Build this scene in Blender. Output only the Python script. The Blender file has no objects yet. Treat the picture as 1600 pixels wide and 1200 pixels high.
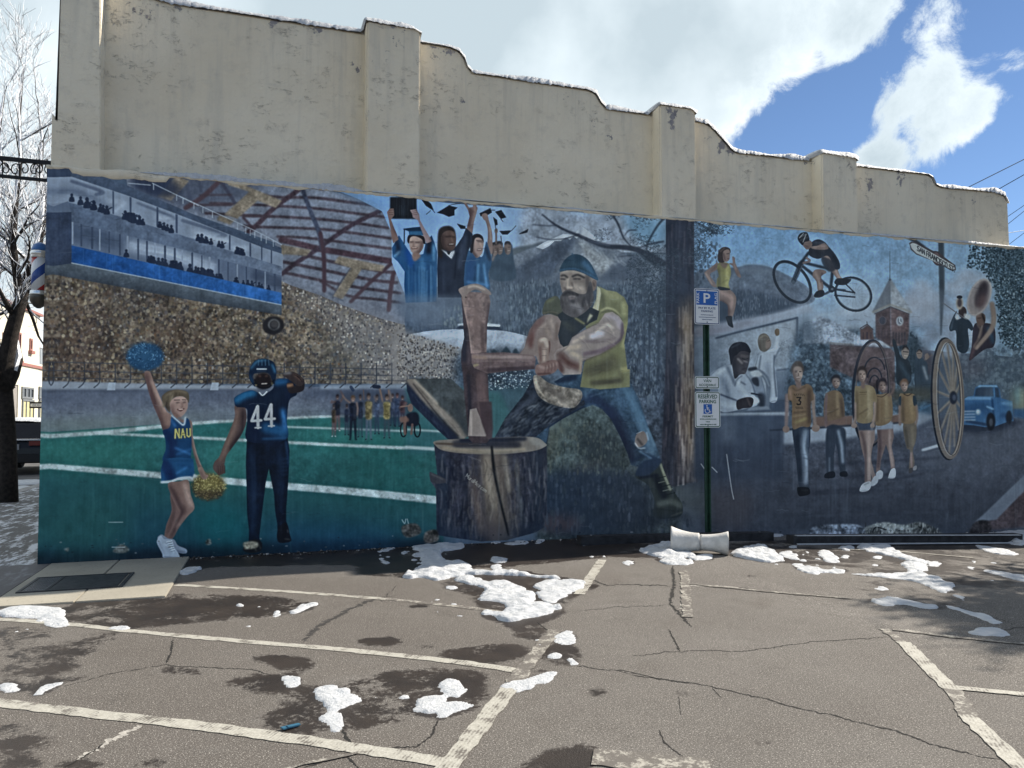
import bpy, bmesh, math, random
import numpy as np
from mathutils import Vector, Matrix
random.seed(11); RS = np.random.RandomState(5)
scene = bpy.context.scene
COL = scene.collection
R = math.radians
# ------------------------------------------------------------------ camera
YAW, PITCH, EYE, FPX = R(17.1), R(2.4), np.array([0, -9.45, 1.6]), 1200.0     # focal length in pixels of the 1600 px wide photo
cam = bpy.data.objects.new('camera', bpy.data.cameras.new('camera')); COL.objects.link(cam)
cam.data.sensor_width = 36; cam.data.lens = 36*FPX/1600; cam.data.clip_start = .05; cam.data.clip_end = 2000
cam.location = EYE; cam.rotation_euler = (R(90)+PITCH, 0, -YAW); scene.camera = cam
FW = np.array([math.sin(YAW)*math.cos(PITCH), math.cos(YAW)*math.cos(PITCH), math.sin(PITCH)]); RT = np.array([math.cos(YAW), -math.sin(YAW), 0]); UP = np.cross(RT, FW)
# ------------------------------------------------------------------ light
SUN = Vector((1.25, .278, 1.0)).normalized()                                    # towards the sun: from the right, just behind the wall
SUN_E, SUN_A = math.asin(SUN.z), math.atan2(SUN.x, SUN.y)
sun = bpy.data.objects.new('sun', bpy.data.lights.new('sun', 'SUN')); COL.objects.link(sun)
sun.data.energy = 3.4; sun.data.angle = R(.53); sun.data.color = (1, .92, .80)
sun.rotation_euler = SUN.to_track_quat('Z', 'Y').to_euler()
vs = scene.view_settings; vs.view_transform = 'Standard'; vs.look = 'None'; vs.gamma = 1; vs.use_curve_mapping = False; vs.exposure = 1.3

def pixdir(px, py):
    d = FW+RT*(px-800)/FPX+UP*(600-py)/FPX
    return d/np.linalg.norm(d)
W = bpy.data.worlds.new('World'); scene.world = W; W.use_nodes = True
nt = W.node_tree; nt.nodes.clear()
def wn(t, **k):
    n = nt.nodes.new(t)
    for a, b in k.items(): setattr(n, a, b)
    return n
def wl(a, b): nt.links.new(a, b)
def wmath(op, a, b=None, clamp=False):
    n = wn('ShaderNodeMath', operation=op, use_clamp=clamp)
    for i, v in enumerate((a, b)):
        if v is None: continue
        if isinstance(v, (int, float)): n.inputs[i].default_value = v
        else: wl(v, n.inputs[i])
    return n.outputs[0]
def wstep(v, lo, hi, a=0., b=1.):
    n = wn('ShaderNodeMapRange', interpolation_type='SMOOTHSTEP')
    wl(v, n.inputs[0])
    for i, q in enumerate((lo, hi, a, b)): n.inputs[i+1].default_value = q
    return n.outputs[0]
sky = wn('ShaderNodeTexSky', sky_type='NISHITA', sun_disc=False, sun_elevation=SUN_E, sun_rotation=SUN_A, altitude=2100, air_density=1.0, dust_density=.05, ozone_density=4.0)
skyb = wn('ShaderNodeBackground'); skyb.inputs[1].default_value = .05; wl(sky.outputs[0], skyb.inputs[0])
geo = wn('ShaderNodeTexCoord'); D = geo.outputs['Generated']
warp = wn('ShaderNodeTexNoise'); warp.inputs['Scale'].default_value = 5.5; warp.inputs['Detail'].default_value = 5; wl(D, warp.inputs['Vector'])
wsub = wn('ShaderNodeVectorMath', operation='SUBTRACT'); wl(warp.outputs['Color'], wsub.inputs[0]); wsub.inputs[1].default_value = (.5, .5, .5)
wsc = wn('ShaderNodeVectorMath', operation='SCALE'); wl(wsub.outputs[0], wsc.inputs[0]); wsc.inputs['Scale'].default_value = .11
wad = wn('ShaderNodeVectorMath', operation='ADD'); wl(D, wad.inputs[0]); wl(wsc.outputs[0], wad.inputs[1])
wnm = wn('ShaderNodeVectorMath', operation='NORMALIZE'); wl(wad.outputs[0], wnm.inputs[0]); DW = wnm.outputs[0]
def lobe(px, py, r_in, r_out, w):
    d = pixdir(px, py)
    n = wn('ShaderNodeVectorMath', operation='DOT_PRODUCT'); wl(DW, n.inputs[0]); n.inputs[1].default_value = d
    return wmath('MULTIPLY', wstep(n.outputs['Value'], math.cos(r_out), math.cos(r_in)), w)
dens = None
# the large bank over the roof line, the torn puffs to the right of it, the blue gaps between, and unseen cloud added far left to brighten the shaded wall
for L in [(700,-500,.40,.95,.95),(900,-330,.30,.60,.6),(350,-60,.30,.7,.5),(980,0,.06,.27,.85),(1250,-30,.03,.13,.9),(1080,130,.02,.10,.5),(1200,90,.01,.07,.5),(1445,205,.01,.085,1.15),(1500,175,.01,.05,.6),(1575,150,.01,.06,.9),(1385,255,.005,.045,.9),(1470,80,.005,.05,.95),(1520,235,.005,.05,.55),(1345,40,.005,.05,.8),(1400,140,.005,.04,.5),(1580,70,.005,.035,.6),(30,300,.1,.3,.2),(-1200,400,.5,1.5,.4),(-3000,-900,.6,1.9,.5),
          (1410,185,.13,.28,-1.55),(1200,240,.03,.09,-.7),(1310,180,.01,.06,-.6),(1385,100,.005,.05,-.5),(1590,300,.02,.10,-.7),(1100,235,.01,.06,-.6),(55,25,.02,.10,-.12)]:
    o = lobe(*L); dens = o if dens is None else wmath('ADD', dens, o)
nz = wn('ShaderNodeTexNoise'); nz.inputs['Scale'].default_value = 13; nz.inputs['Detail'].default_value = 12; nz.inputs['Roughness'].default_value = .72; nz.inputs['Distortion'].default_value = .4; wl(D, nz.inputs['Vector'])
nz2 = wn('ShaderNodeTexNoise'); nz2.inputs['Scale'].default_value = 2.6; nz2.inputs['Detail'].default_value = 4; wl(D, nz2.inputs['Vector'])
nz3 = wn('ShaderNodeTexNoise'); nz3.inputs['Scale'].default_value = 5; nz3.inputs['Detail'].default_value = 6; nz3.inputs['Roughness'].default_value = .5; wl(D, nz3.inputs['Vector'])
dens = wmath('ADD', dens, wmath('MULTIPLY', wmath('SUBTRACT', nz.outputs[0], .5), 3.6)); dens = wmath('ADD', dens, wmath('MULTIPLY', wmath('SUBTRACT', nz2.outputs[0], .36), .7))
mask = wstep(dens, .05, .92)
cr = wn('ShaderNodeValToRGB'); wl(wmath('ADD', wmath('MULTIPLY', wstep(dens, .2, 2.6), .55), wmath('ADD', .22, wmath('MULTIPLY', wmath('SUBTRACT', nz3.outputs[0], .5), 2.4)), True), cr.inputs[0])
cr.color_ramp.elements[0].color = (.72, .74, .75, 1); cr.color_ramp.elements[1].color = (.345, .41, .45, 1)
e = cr.color_ramp.elements.new(.4); e.color = (.52, .585, .62, 1)
cb = wn('ShaderNodeBackground'); wl(cr.outputs[0], cb.inputs[0]); cb.inputs[1].default_value = .71
mx = wn('ShaderNodeMixShader'); wl(mask, mx.inputs[0]); wl(skyb.outputs[0], mx.inputs[1]); wl(cb.outputs[0], mx.inputs[2])
out = wn('ShaderNodeOutputWorld'); wl(mx.outputs[0], out.inputs[0])
MG = (2.08, 2.06, 1.78)   # paint reflectance of the mural palette
# ------------------------------------------------------------------ helpers
def wp(px, py, y=0.0):                                  # point of the photo on the plane y = const
    d = FW+RT*(px-800)/FPX+UP*(600-py)/FPX
    return EYE+d*(y-EYE[1])/d[1]
def xp(px, py, x):                                      # ... on the plane x = const
    d = FW+RT*(px-800)/FPX+UP*(600-py)/FPX
    return EYE+d*(x-EYE[0])/d[0]
def gz(x):                                              # the lot falls a little to the right
    t = min(1, max(0, (x-4.0)/6.5)); return -.23*t*t*(3-2*t)
def gp(px, py, h=0.0):                                  # ... on the ground
    d = FW+RT*(px-800)/FPX+UP*(600-py)/FPX; z = 0.0
    for _ in range(8):
        p = EYE+d*(z+h-EYE[2])/d[2]; z = gz(p[0])
    return p
def tag(o, label=None, cat=None, group=None, kind=None):
    if label: o['label'] = label
    if cat: o['category'] = cat
    if group: o['group'] = group
    if kind: o['kind'] = kind
    return o
def empty(name, loc, label=None, cat=None, group=None):
    o = bpy.data.objects.new(name, None); COL.objects.link(o); o.location = loc; o.empty_display_size = .2
    return tag(o, label, cat, group)
def mesh(name, v, f, m=None, parent=None, smooth=False, uv=None):
    me = bpy.data.meshes.new(name); me.from_pydata([tuple(map(float, p)) for p in v], [], f); me.validate(); me.update()
    if m is not None: me.materials.append(m)
    if smooth: me.polygons.foreach_set('use_smooth', [True]*len(me.polygons))
    return link(name, me, parent)
def link(name, me, parent=None):
    o = bpy.data.objects.new(name, me); COL.objects.link(o)
    if parent is not None:
        o.parent = parent
        o.matrix_parent_inverse = Matrix.Translation(parent.matrix_basis.translation).inverted() if parent.type == 'EMPTY' and not any(parent.rotation_euler) else parent.matrix_basis.inverted()
    return o
class MB:
    """gathers boxes, prisms, tubes and lathes into one mesh"""
    def __init__(s): s.v, s.f = [], []
    def add(s, v, f):
        k = len(s.v); s.v += [tuple(map(float, p)) for p in v]; s.f += [tuple(i+k for i in q) for q in f]; return s
    def box(s, x0, x1, y0, y1, z0, z1, M=None):
        v = [(x, y, z) for z in (z0, z1) for x, y in ((x0, y0), (x1, y0), (x1, y1), (x0, y1))]
        if M is not None: v = [M @ Vector(p) for p in v]
        return s.add(v, [(0,3,2,1),(4,5,6,7),(0,1,5,4),(1,2,6,5),(2,3,7,6),(3,0,4,7)])
    def bar(s, a, b, w, h, up=(0, 0, 1)):
        a, b = Vector(a), Vector(b); d = (b-a).normalized(); u = Vector(up); r = d.cross(u).normalized(); u = r.cross(d)
        v = [p+r*i*w/2+u*j*h/2 for p in (a, b) for i, j in ((-1,-1),(1,-1),(1,1),(-1,1))]
        return s.add(v, [(0,1,2,3),(7,6,5,4),(0,4,5,1),(1,5,6,2),(2,6,7,3),(3,7,4,0)])
    def tube(s, pts, r, n=8, cap=True):
        pts = [Vector(p) for p in pts]; r = [r]*len(pts) if isinstance(r, (int, float)) else list(r)
        V, Fc = [], []; u = None
        for i, p in enumerate(pts):
            d = (pts[min(i+1, len(pts)-1)]-pts[max(i-1, 0)]).normalized()
            if u is None: u = d.orthogonal().normalized()
            u = (u-d*u.dot(d)).normalized(); w = d.cross(u)
            V += [p+(u*math.cos(a)+w*math.sin(a))*r[i] for a in [2*math.pi*k/n for k in range(n)]]
        for i in range(len(pts)-1):
            for k in range(n): Fc.append((i*n+k, i*n+(k+1) % n, (i+1)*n+(k+1) % n, (i+1)*n+k))
        if cap: Fc += [tuple(range(n-1, -1, -1)), tuple((len(pts)-1)*n+k for k in range(n))]
        return s.add(V, Fc)
    def lathe(s, prof, n=20, M=None):
        V, Fc = [], []
        for r, z in prof: V += [Vector((r*math.cos(2*math.pi*k/n), r*math.sin(2*math.pi*k/n), z)) for k in range(n)]
        for i in range(len(prof)-1):
            for k in range(n): Fc.append((i*n+k, i*n+(k+1) % n, (i+1)*n+(k+1) % n, (i+1)*n+k))
        Fc += [tuple(range(n-1, -1, -1)), tuple((len(prof)-1)*n+k for k in range(n))]
        if M is not None: V = [M @ p for p in V]
        return s.add(V, Fc)
    def prism(s, poly, y0, y1):                          # outline in x,z pushed through y
        n = len(poly); V = [(x, y0, z) for x, z in poly]+[(x, y1, z) for x, z in poly]
        return s.add(V, [tuple(range(n)), tuple(range(2*n-1, n-1, -1))]+[(i, n+i, n+(i+1) % n, (i+1) % n) for i in range(n)])
    def build(s, name, m=None, parent=None, smooth=False, bevel=0):
        o = mesh(name, s.v, s.f, m, parent, smooth)
        bm = bmesh.new(); bm.from_mesh(o.data); bmesh.ops.recalc_face_normals(bm, faces=bm.faces[:])
        if bevel: bmesh.ops.bevel(bm, geom=[e for e in bm.edges if len(e.link_faces) == 2 and e.calc_face_angle(0) > .6], offset=bevel, segments=2, affect='EDGES', clamp_overlap=True)
        bm.to_mesh(o.data); bm.free()
        if smooth and not bevel: pass
        return o
# ------------------------------------------------------------------ materials
def srgb(h):
    c = [(h >> s & 255)/255 for s in (16, 8, 0)]
    return tuple(x/12.92 if x <= .04045 else ((x+.055)/1.055)**2.4 for x in c)
class Mat:
    def __init__(s, name, base=(.5, .5, .5), rough=.7, metal=0, spec=.4):
        s.m = bpy.data.materials.new(name); s.m.use_nodes = True; s.t = s.m.node_tree; s.b = s.t.nodes['Principled BSDF']
        s.b.inputs['Base Color'].default_value = (*base, 1); s.b.inputs['Roughness'].default_value = rough; s.b.inputs['Metallic'].default_value = metal; s.b.inputs['Specular IOR Level'].default_value = spec
        s.tc = None; s.hs = []
    def n(s, t, **k):
        n = s.t.nodes.new(t)
        for a, b in k.items(): setattr(n, a, b)
        return n
    def l(s, a, b): s.t.links.new(a, b)
    def co(s, scale=(1, 1, 1), kind='Object', rot=(0, 0, 0)):
        if s.tc is None: s.tc = s.n('ShaderNodeTexCoord')
        mp = s.n('ShaderNodeMapping'); mp.inputs['Scale'].default_value = scale; mp.inputs['Rotation'].default_value = rot; s.l(s.tc.outputs[kind], mp.inputs[0]); return mp.outputs[0]
    def noise(s, scale, detail=5, rough=.55, co=None, dist=0):
        n = s.n('ShaderNodeTexNoise'); n.inputs['Scale'].default_value = scale; n.inputs['Detail'].default_value = detail; n.inputs['Roughness'].default_value = rough; n.inputs['Distortion'].default_value = dist
        s.l(co or s.co(), n.inputs['Vector']); return n.outputs[0]
    def step(s, v, lo, hi, a=0., b=1.):
        n = s.n('ShaderNodeMapRange', interpolation_type='SMOOTHSTEP'); s.l(v, n.inputs[0])
        for i, q in enumerate((lo, hi, a, b)): n.inputs[i+1].default_value = q
        return n.outputs[0]
    def math(s, op, a, b=None):
        n = s.n('ShaderNodeMath', operation=op)
        for i, v in enumerate((a, b)):
            if v is None: continue
            if isinstance(v, (int, float)): n.inputs[i].default_value = v
            else: s.l(v, n.inputs[i])
        return n.outputs[0]
    def mix(s, f, a, b, kind='MIX'):
        n = s.n('ShaderNodeMix', data_type='RGBA', blend_type=kind)
        for i, v in ((0, f), (6, a), (7, b)):
            if isinstance(v, (int, float)): n.inputs[i].default_value = v
            elif isinstance(v, tuple): n.inputs[i].default_value = (*v[:3], 1)
            else: s.l(v, n.inputs[i])
        return n.outputs[2]
    def base(s, c): s.l(c, s.b.inputs['Base Color']); return s
    def rough(s, v): s.l(v, s.b.inputs['Roughness']); return s
    def bump(s, h, dist=.01, strength=1.0):
        b = s.n('ShaderNodeBump'); b.inputs['Distance'].default_value = dist; b.inputs['Strength'].default_value = strength; s.l(h, b.inputs['Height'])
        if s.hs: s.l(s.hs[-1], b.inputs['Normal'])
        s.hs.append(b.outputs[0]); s.l(b.outputs[0], s.b.inputs['Normal']); return s
def plain(name, c, rough=.6, metal=0, var=.12, scale=8, bump=0, spec=.4):
    k = Mat(name, c, rough, metal, spec); z = k.noise(scale, 6)
    k.base(k.mix(k.step(z, .3, .7), tuple(x*(1-var) for x in c), tuple(min(1, x*(1+var)) for x in c)))
    if bump: k.bump(k.noise(scale*6, 4), bump)
    return k.m
# ---------------------------------------------------------------- 2-D paint box (numpy only) used for the wall painting
class Paint:
    def __init__(s, x0, y0, x1, y1, S, seed=7):
        s.X0, s.Y0, s.S = x0, y0, S
        s.W, s.H = int((x1-x0)*S), int((y1-y0)*S)
        s.img = np.zeros((s.H, s.W, 3), np.float32)
        s.ox, s.oy, s.vs = 0.0, 0.0, 1.0
        s.clipm = None
        s.r = np.random.RandomState(seed)
    def V(s, ox=0, oy=0, vs=1.0): s.ox, s.oy, s.vs = ox, oy, vs
    def P(s, p):
        p = np.asarray(p, np.float64).reshape(-1, 2)/s.vs
        return (p + (s.ox-s.X0, s.oy-s.Y0))*s.S
    @staticmethod
    def spline(p, closed=True, n=5):
        p = np.asarray(p, np.float64)
        if len(p) < 3: return p
        if closed: q = np.vstack([p[-1:], p, p[:2]])
        else: q = np.vstack([2*p[0]-p[1], p, 2*p[-1]-p[-2]])
        t = np.linspace(0, 1, n, endpoint=False)[:, None]
        out = []
        for i in range(len(q)-3):
            a, b, c, d = q[i:i+4]
            out.append(0.5*(2*b + (c-a)*t + (2*a-5*b+4*c-d)*t*t + (3*b-a-3*c+d)*t**3))
        if not closed: out.append(p[-1:])
        return np.vstack(out)
    def cover(s, polys, pad=2):
        lo = np.min([p.min(0) for p in polys], 0); hi = np.max([p.max(0) for p in polys], 0)
        x0 = max(0, int(lo[0])-pad); y0 = max(0, int(lo[1])-pad)
        x1 = min(s.W, int(hi[0])+pad+2); y1 = min(s.H, int(hi[1])+pad+2)
        if x1 <= x0 or y1 <= y0: return None
        w, h, SS = x1-x0, y1-y0, 3
        acc = np.zeros((h*SS, w+2), np.float32)
        for p in polys:
            a = p; b = np.roll(p, -1, 0)
            for (ax, ay), (bx, by) in zip(a, b):
                if ay == by: continue
                sg = 1.0
                if ay > by: ax, ay, bx, by, sg = bx, by, ax, ay, -1.0
                j0 = max(0, int(math.ceil((ay-y0)*SS-0.5))); j1 = min(h*SS-1, int(math.ceil((by-y0)*SS-0.5))-1)
                if j1 < j0: continue
                j = np.arange(j0, j1+1)
                x = np.clip(ax + ((j+0.5)/SS+y0-ay)*(bx-ax)/(by-ay) - x0, 0, w)
                f = np.floor(x).astype(int); fr = (x-f).astype(np.float32)
                acc[j, f] += sg*(1-fr); acc[j, f+1] += sg*fr
        m = np.clip(np.abs(np.cumsum(acc, 1)[:, :w]), 0, 1).reshape(h, SS, w).mean(1)
        return m, x0, y0
    @staticmethod
    def blur(m, r):
        r = float(r)
        if r < 0.3: return m
        k = max(1, int(round(r*1.1)))
        for _ in range(3):
            for ax in (0, 1):
                n = m.shape[ax]
                pw = [(0, 0)]*m.ndim; pw[ax] = (k+1, k)
                c = np.cumsum(np.pad(m, pw, mode='edge'), axis=ax, dtype=np.float32)
                if ax == 0: m = (c[2*k+1:2*k+1+n]-c[:n])/(2*k+1)
                else: m = (c[:, 2*k+1:2*k+1+n]-c[:, :n])/(2*k+1)
        return m
    def col(s, c):
        if isinstance(c, int): c = (c >> 16 & 255, c >> 8 & 255, c & 255)
        return np.array(c, np.float32)[:3]/255
    def put(s, polys, c, a=1.0, b=0.0, g=None, n=0.0, raw=False):
        bb = b*s.S
        r = s.cover(polys, int(bb*3.5)+2)
        if r is None: return
        m, x0, y0 = r
        if bb: m = s.blur(m, bb)
        h, w = m.shape
        if s.clipm is not None: m = m*s.clipm[y0:y0+h, x0:x0+w]
        m = (m*a)[..., None]
        c = s.col(c)
        if g is not None:
            (p0, p1), c2 = s.P([g[0:2], g[2:4]]), s.col(g[4])
            yy, xx = np.mgrid[y0:y0+h, x0:x0+w]
            d = p1-p0
            t = np.clip(((xx-p0[0])*d[0]+(yy-p0[1])*d[1])/(d@d), 0, 1)[..., None]
            c = c*(1-t)+c2*t
        if n: c = c*(1+n*s.nz(x0, y0, w, h)[..., None])
        v = s.img[y0:y0+h, x0:x0+w]
        v += (c-v)*m
    def nz(s, x0, y0, w, h):
        if not hasattr(s, '_nz'):
            z = np.zeros((s.H, s.W), np.float32)
            for k, amp in ((1, .35), (2.2, .4), (6, .5), (16, .5)):
                q = s.blur(s.r.randn(s.H, s.W).astype(np.float32), k*s.S*.45); z += amp*q/q.std()
            s._nz = np.clip(z/z.std(), -2.5, 2.5)
        return s._nz[y0:y0+h, x0:x0+w]
    def fill(s, p, c, a=1.0, b=0.0, sm=1, g=None, n=0.0):
        q = s.P(p)
        s.put([s.spline(q) if sm else q], c, a, b, g, n)
    def strokep(s, p, w, sm=1):
        q = s.P(p)
        w = np.atleast_1d(np.asarray(w, float))/s.vs*s.S/2
        if sm and len(q) > 2:
            k = len(q); q = s.spline(q, False); ww = np.interp(np.linspace(0, 1, len(q)), np.linspace(0, 1, max(2, len(w))), w if len(w) > 1 else [w[0]]*2)
        else: ww = np.interp(np.linspace(0, 1, len(q)), np.linspace(0, 1, max(2, len(w))), w if len(w) > 1 else [w[0]]*2)
        out = []
        for i in range(len(q)-1):
            d = q[i+1]-q[i]; L = np.hypot(*d)
            if L < 1e-6: continue
            nn = np.array([-d[1], d[0]])/L
            out.append(np.array([q[i]+nn*ww[i], q[i+1]+nn*ww[i+1], q[i+1]-nn*ww[i+1], q[i]-nn*ww[i]]))
        t = np.linspace(0, 2*np.pi, 9)[:-1]
        for i in range(len(q)):
            if ww[i] > .7: out.append(q[i]+ww[i]*np.stack([np.cos(-t), np.sin(-t)], 1))
        return out
    def line(s, p, w, c, a=1.0, b=0.0, sm=1, g=None, n=0.0):
        o = s.strokep(p, w, sm)
        if o:
            # every piece gets the same winding, so that overlaps union instead of cancel
            o = [x if np.sum(x[:, 0]*np.roll(x[:, 1], -1)-np.roll(x[:, 0], -1)*x[:, 1]) > 0 else x[::-1] for x in o]
            s.put(o, c, a, b, g, n)
    def ell(s, x, y, rx, ry, c, a=1.0, b=0.0, rot=0.0, g=None, n=0.0):
        t = np.linspace(0, 2*np.pi, 25)[:-1]; r = math.radians(rot)
        u, v = rx*np.cos(t), ry*np.sin(t)
        s.put([s.P(np.stack([x+u*math.cos(r)-v*math.sin(r), y+u*math.sin(r)+v*math.cos(r)], 1))], c, a, b, g, n)
    def ring(s, x, y, rx, ry, w, c, a=1.0, rot=0.0, b=0.0, t0=0, t1=360):
        t = np.radians(np.linspace(t0, t1, 41)); r = math.radians(rot)
        u, v = rx*np.cos(t), ry*np.sin(t)
        s.line(np.stack([x+u*math.cos(r)-v*math.sin(r), y+u*math.sin(r)+v*math.cos(r)], 1), w, c, a, b, sm=0)
    def clip(s, p=None, sm=1, b=0.0):
        if p is None: s.clipm = None; return
        q = s.P(p); q = s.spline(q) if sm else q
        m, x0, y0 = s.cover([q], int(b*s.S*3)+2)
        if b: m = s.blur(m, b*s.S)
        s.clipm = np.zeros((s.H, s.W), np.float32); s.clipm[y0:y0+m.shape[0], x0:x0+m.shape[1]] = m
    def form(s, p, c, sh=(), sm=1, g=None, n=0.0, b=0.0):
        """an outline filled with one colour, then soft shading strokes kept inside it: (points, width, colour, alpha, blur)"""
        s.fill(p, c, 1, b, sm, g, n)
        s.clip(p, sm, b); c0 = s.col(c)
        for q in sh:                                    # lights and darks are pushed apart, and lightly hatched so that they read as brushwork
            d = s.col(q[2])-c0; w = np.asarray(q[1], float); k_ = 1.0 if np.max(w)/s.vs < 2.2 else 1.55 if d.sum() > 0 else 1.3
            cc = tuple(np.clip(c0+d*k_, .02, 1)*255); a = min(1, q[3]*1.1)
            if len(q[0]) > 2 and np.all(w == 0): s.fill(q[0], cc, a, q[4]/s.vs)
            else:
                s.line(q[0], w, cc, a*.8, q[4]*.75/s.vs)
                if np.max(w)/s.vs > 3:
                    pts = np.asarray(q[0], float); L = np.hypot(*np.diff(pts, axis=0).T).sum()
                    for _ in range(int(min(16, 3+L/s.vs*.25))):
                        o = s.r.normal(0, np.max(w)*.28, 2); t0 = s.r.uniform(0, .7); k = len(pts)-1; u = np.linspace(t0, min(1, t0+s.r.uniform(.2, .5)), 4)*k; ii = np.minimum(u.astype(int), k-1); f = (u-ii)[:, None]
                        s.line(pts[ii]*(1-f)+pts[ii+1]*f+o, np.max(w)*s.r.uniform(.05, .16), cc, a*.33, .25)
        s.clip()
    def scatter(s, p, n, rx, ry, cols, a=(.5, 1), sm=0, jit=0, dens=None, rot=0.0):
        """n small dabs inside outline p"""
        q = s.P(p); q = s.spline(q) if sm else q
        r = s.cover([q])
        if r is None: return
        m, x0, y0 = r; h, w = m.shape
        k = s.S/s.vs; cs = np.array([s.col(c) for c in cols])
        xs = s.r.uniform(0, w, n*2); ys = s.r.uniform(0, h, n*2); done = 0
        for x, y in zip(xs, ys):
            if m[int(y), int(x)] < .5: continue
            if dens is not None and s.r.rand() > dens((x+x0)/s.S+s.X0, (y+y0)/s.S+s.Y0): continue
            done += 1
            if done > n: break
            a1, b1 = s.r.uniform(*rx)*k, s.r.uniform(*ry)*k
            R = int(max(a1, b1)+1.5); cx, cy = x+x0, y+y0
            ax0, ay0 = max(0, int(cx)-R), max(0, int(cy)-R); ax1, ay1 = min(s.W, int(cx)+R+1), min(s.H, int(cy)+R+1)
            if ax1 <= ax0 or ay1 <= ay0: continue
            yy, xx = np.mgrid[ay0:ay1, ax0:ax1]; u, v = xx-cx, yy-cy
            if rot:
                t = math.radians(s.r.uniform(-rot, rot)); u, v = u*math.cos(t)+v*math.sin(t), v*math.cos(t)-u*math.sin(t)
            mk = np.clip((1-np.sqrt((u/a1)**2+(v/b1)**2))*min(a1, b1)+.5, 0, 1)*s.r.uniform(*a)
            if s.clipm is not None: mk = mk*s.clipm[ay0:ay1, ax0:ax1]
            c = cs[s.r.randint(len(cs))]*s.r.uniform(1-jit, 1+jit)
            vv = s.img[ay0:ay1, ax0:ax1]; vv += (c-vv)*mk[..., None]
    GL = {'A': [(0,10,4,0,8,10),(1.5,6.5,6.5,6.5)], 'N': [(0,10,0,0,7,10,7,0)], 'U': [(0,0,0,8,2,10,5,10,7,8,7,0)], 'S': [(7,1.5,5,0,2,0,0,2,1,4.5,6,5.5,7,8,5,10,2,10,0,8.5)],
          'F': [(0,10,0,0,6,0),(0,5,5,5)], 'R': [(0,10,0,0,5,0,6.5,2.5,5,5,0,5),(3.5,5,7,10)], 'C': [(7,2,5,0,2,0,0,3,0,7,2,10,5,10,7,8)], 'I': [(1,0,1,10)], 'O': [(2,0,5,0,7,3,7,7,5,10,2,10,0,7,0,3,2,0)],
          'T': [(0,0,7,0),(3.5,0,3.5,10)], '4': [(5,10,5,0,0,7,7.5,7)], '3': [(0,0,6,0,3,4,6,6,5,9.5,2,10,0,9)], 'M': [(0,10,0,0,4,7,8,0,8,10)], 'L': [(0,0,0,10,5,10)], 'E': [(6,0,0,0,0,10,6,10),(0,5,5,5)], '.': [(0,9.5,.5,10)],
          'u': [(0,4,0,9,2,10,5,9),(5,4,5,10)], 'r': [(0,4,0,10),(0,6,2,4,4,4)], 'a': [(5,4,5,10),(5,5,2,4,0,7,2,10,5,9)], 'l': [(0,0,0,10)], 'i': [(0,4,0,10),(0,1,.3,1.5)], 'c': [(5,5,3,4,0,6,1,10,5,9)], 'e': [(0,7,5,7,4,4,1,4,0,7,1,10,5,9.5)], 'o': [(2,4,0,7,2,10,5,8,4,4,2,4)], 'm': [(0,10,0,4),(0,5,2,4,3.5,5,3.5,10),(3.5,5,5.5,4,7,5,7,10)], ' ': [], 'D': [(0,0,0,10,4,10,6.5,7,6.5,3,4,0,0,0)], 'P': [(0,10,0,0,5,0,6.5,2.5,5,5,0,5)], 'G': [(7,2,5,0,2,0,0,3,0,7,2,10,6,10,7,8,7,5.5,4,5.5)]}
    def text(s, t, x, y, ux, uy, vx, vy, w, c, a=1.0, gap=2.5, wid=None):
        """stroke lettering: (ux,uy) is one tenth of the height along the line, (vx,vy) one tenth down"""
        for ch in t:
            g = s.GL[ch]
            for st in g:
                q = [(x+ux*st[i]+vx*st[i+1], y+uy*st[i]+vy*st[i+1]) for i in range(0, len(st), 2)]
                s.line(q, w, c, a, sm=0)
            ad = (max([max(st[0::2]) for st in g]) if g else 3)+gap
            x += ux*ad; y += uy*ad
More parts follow.
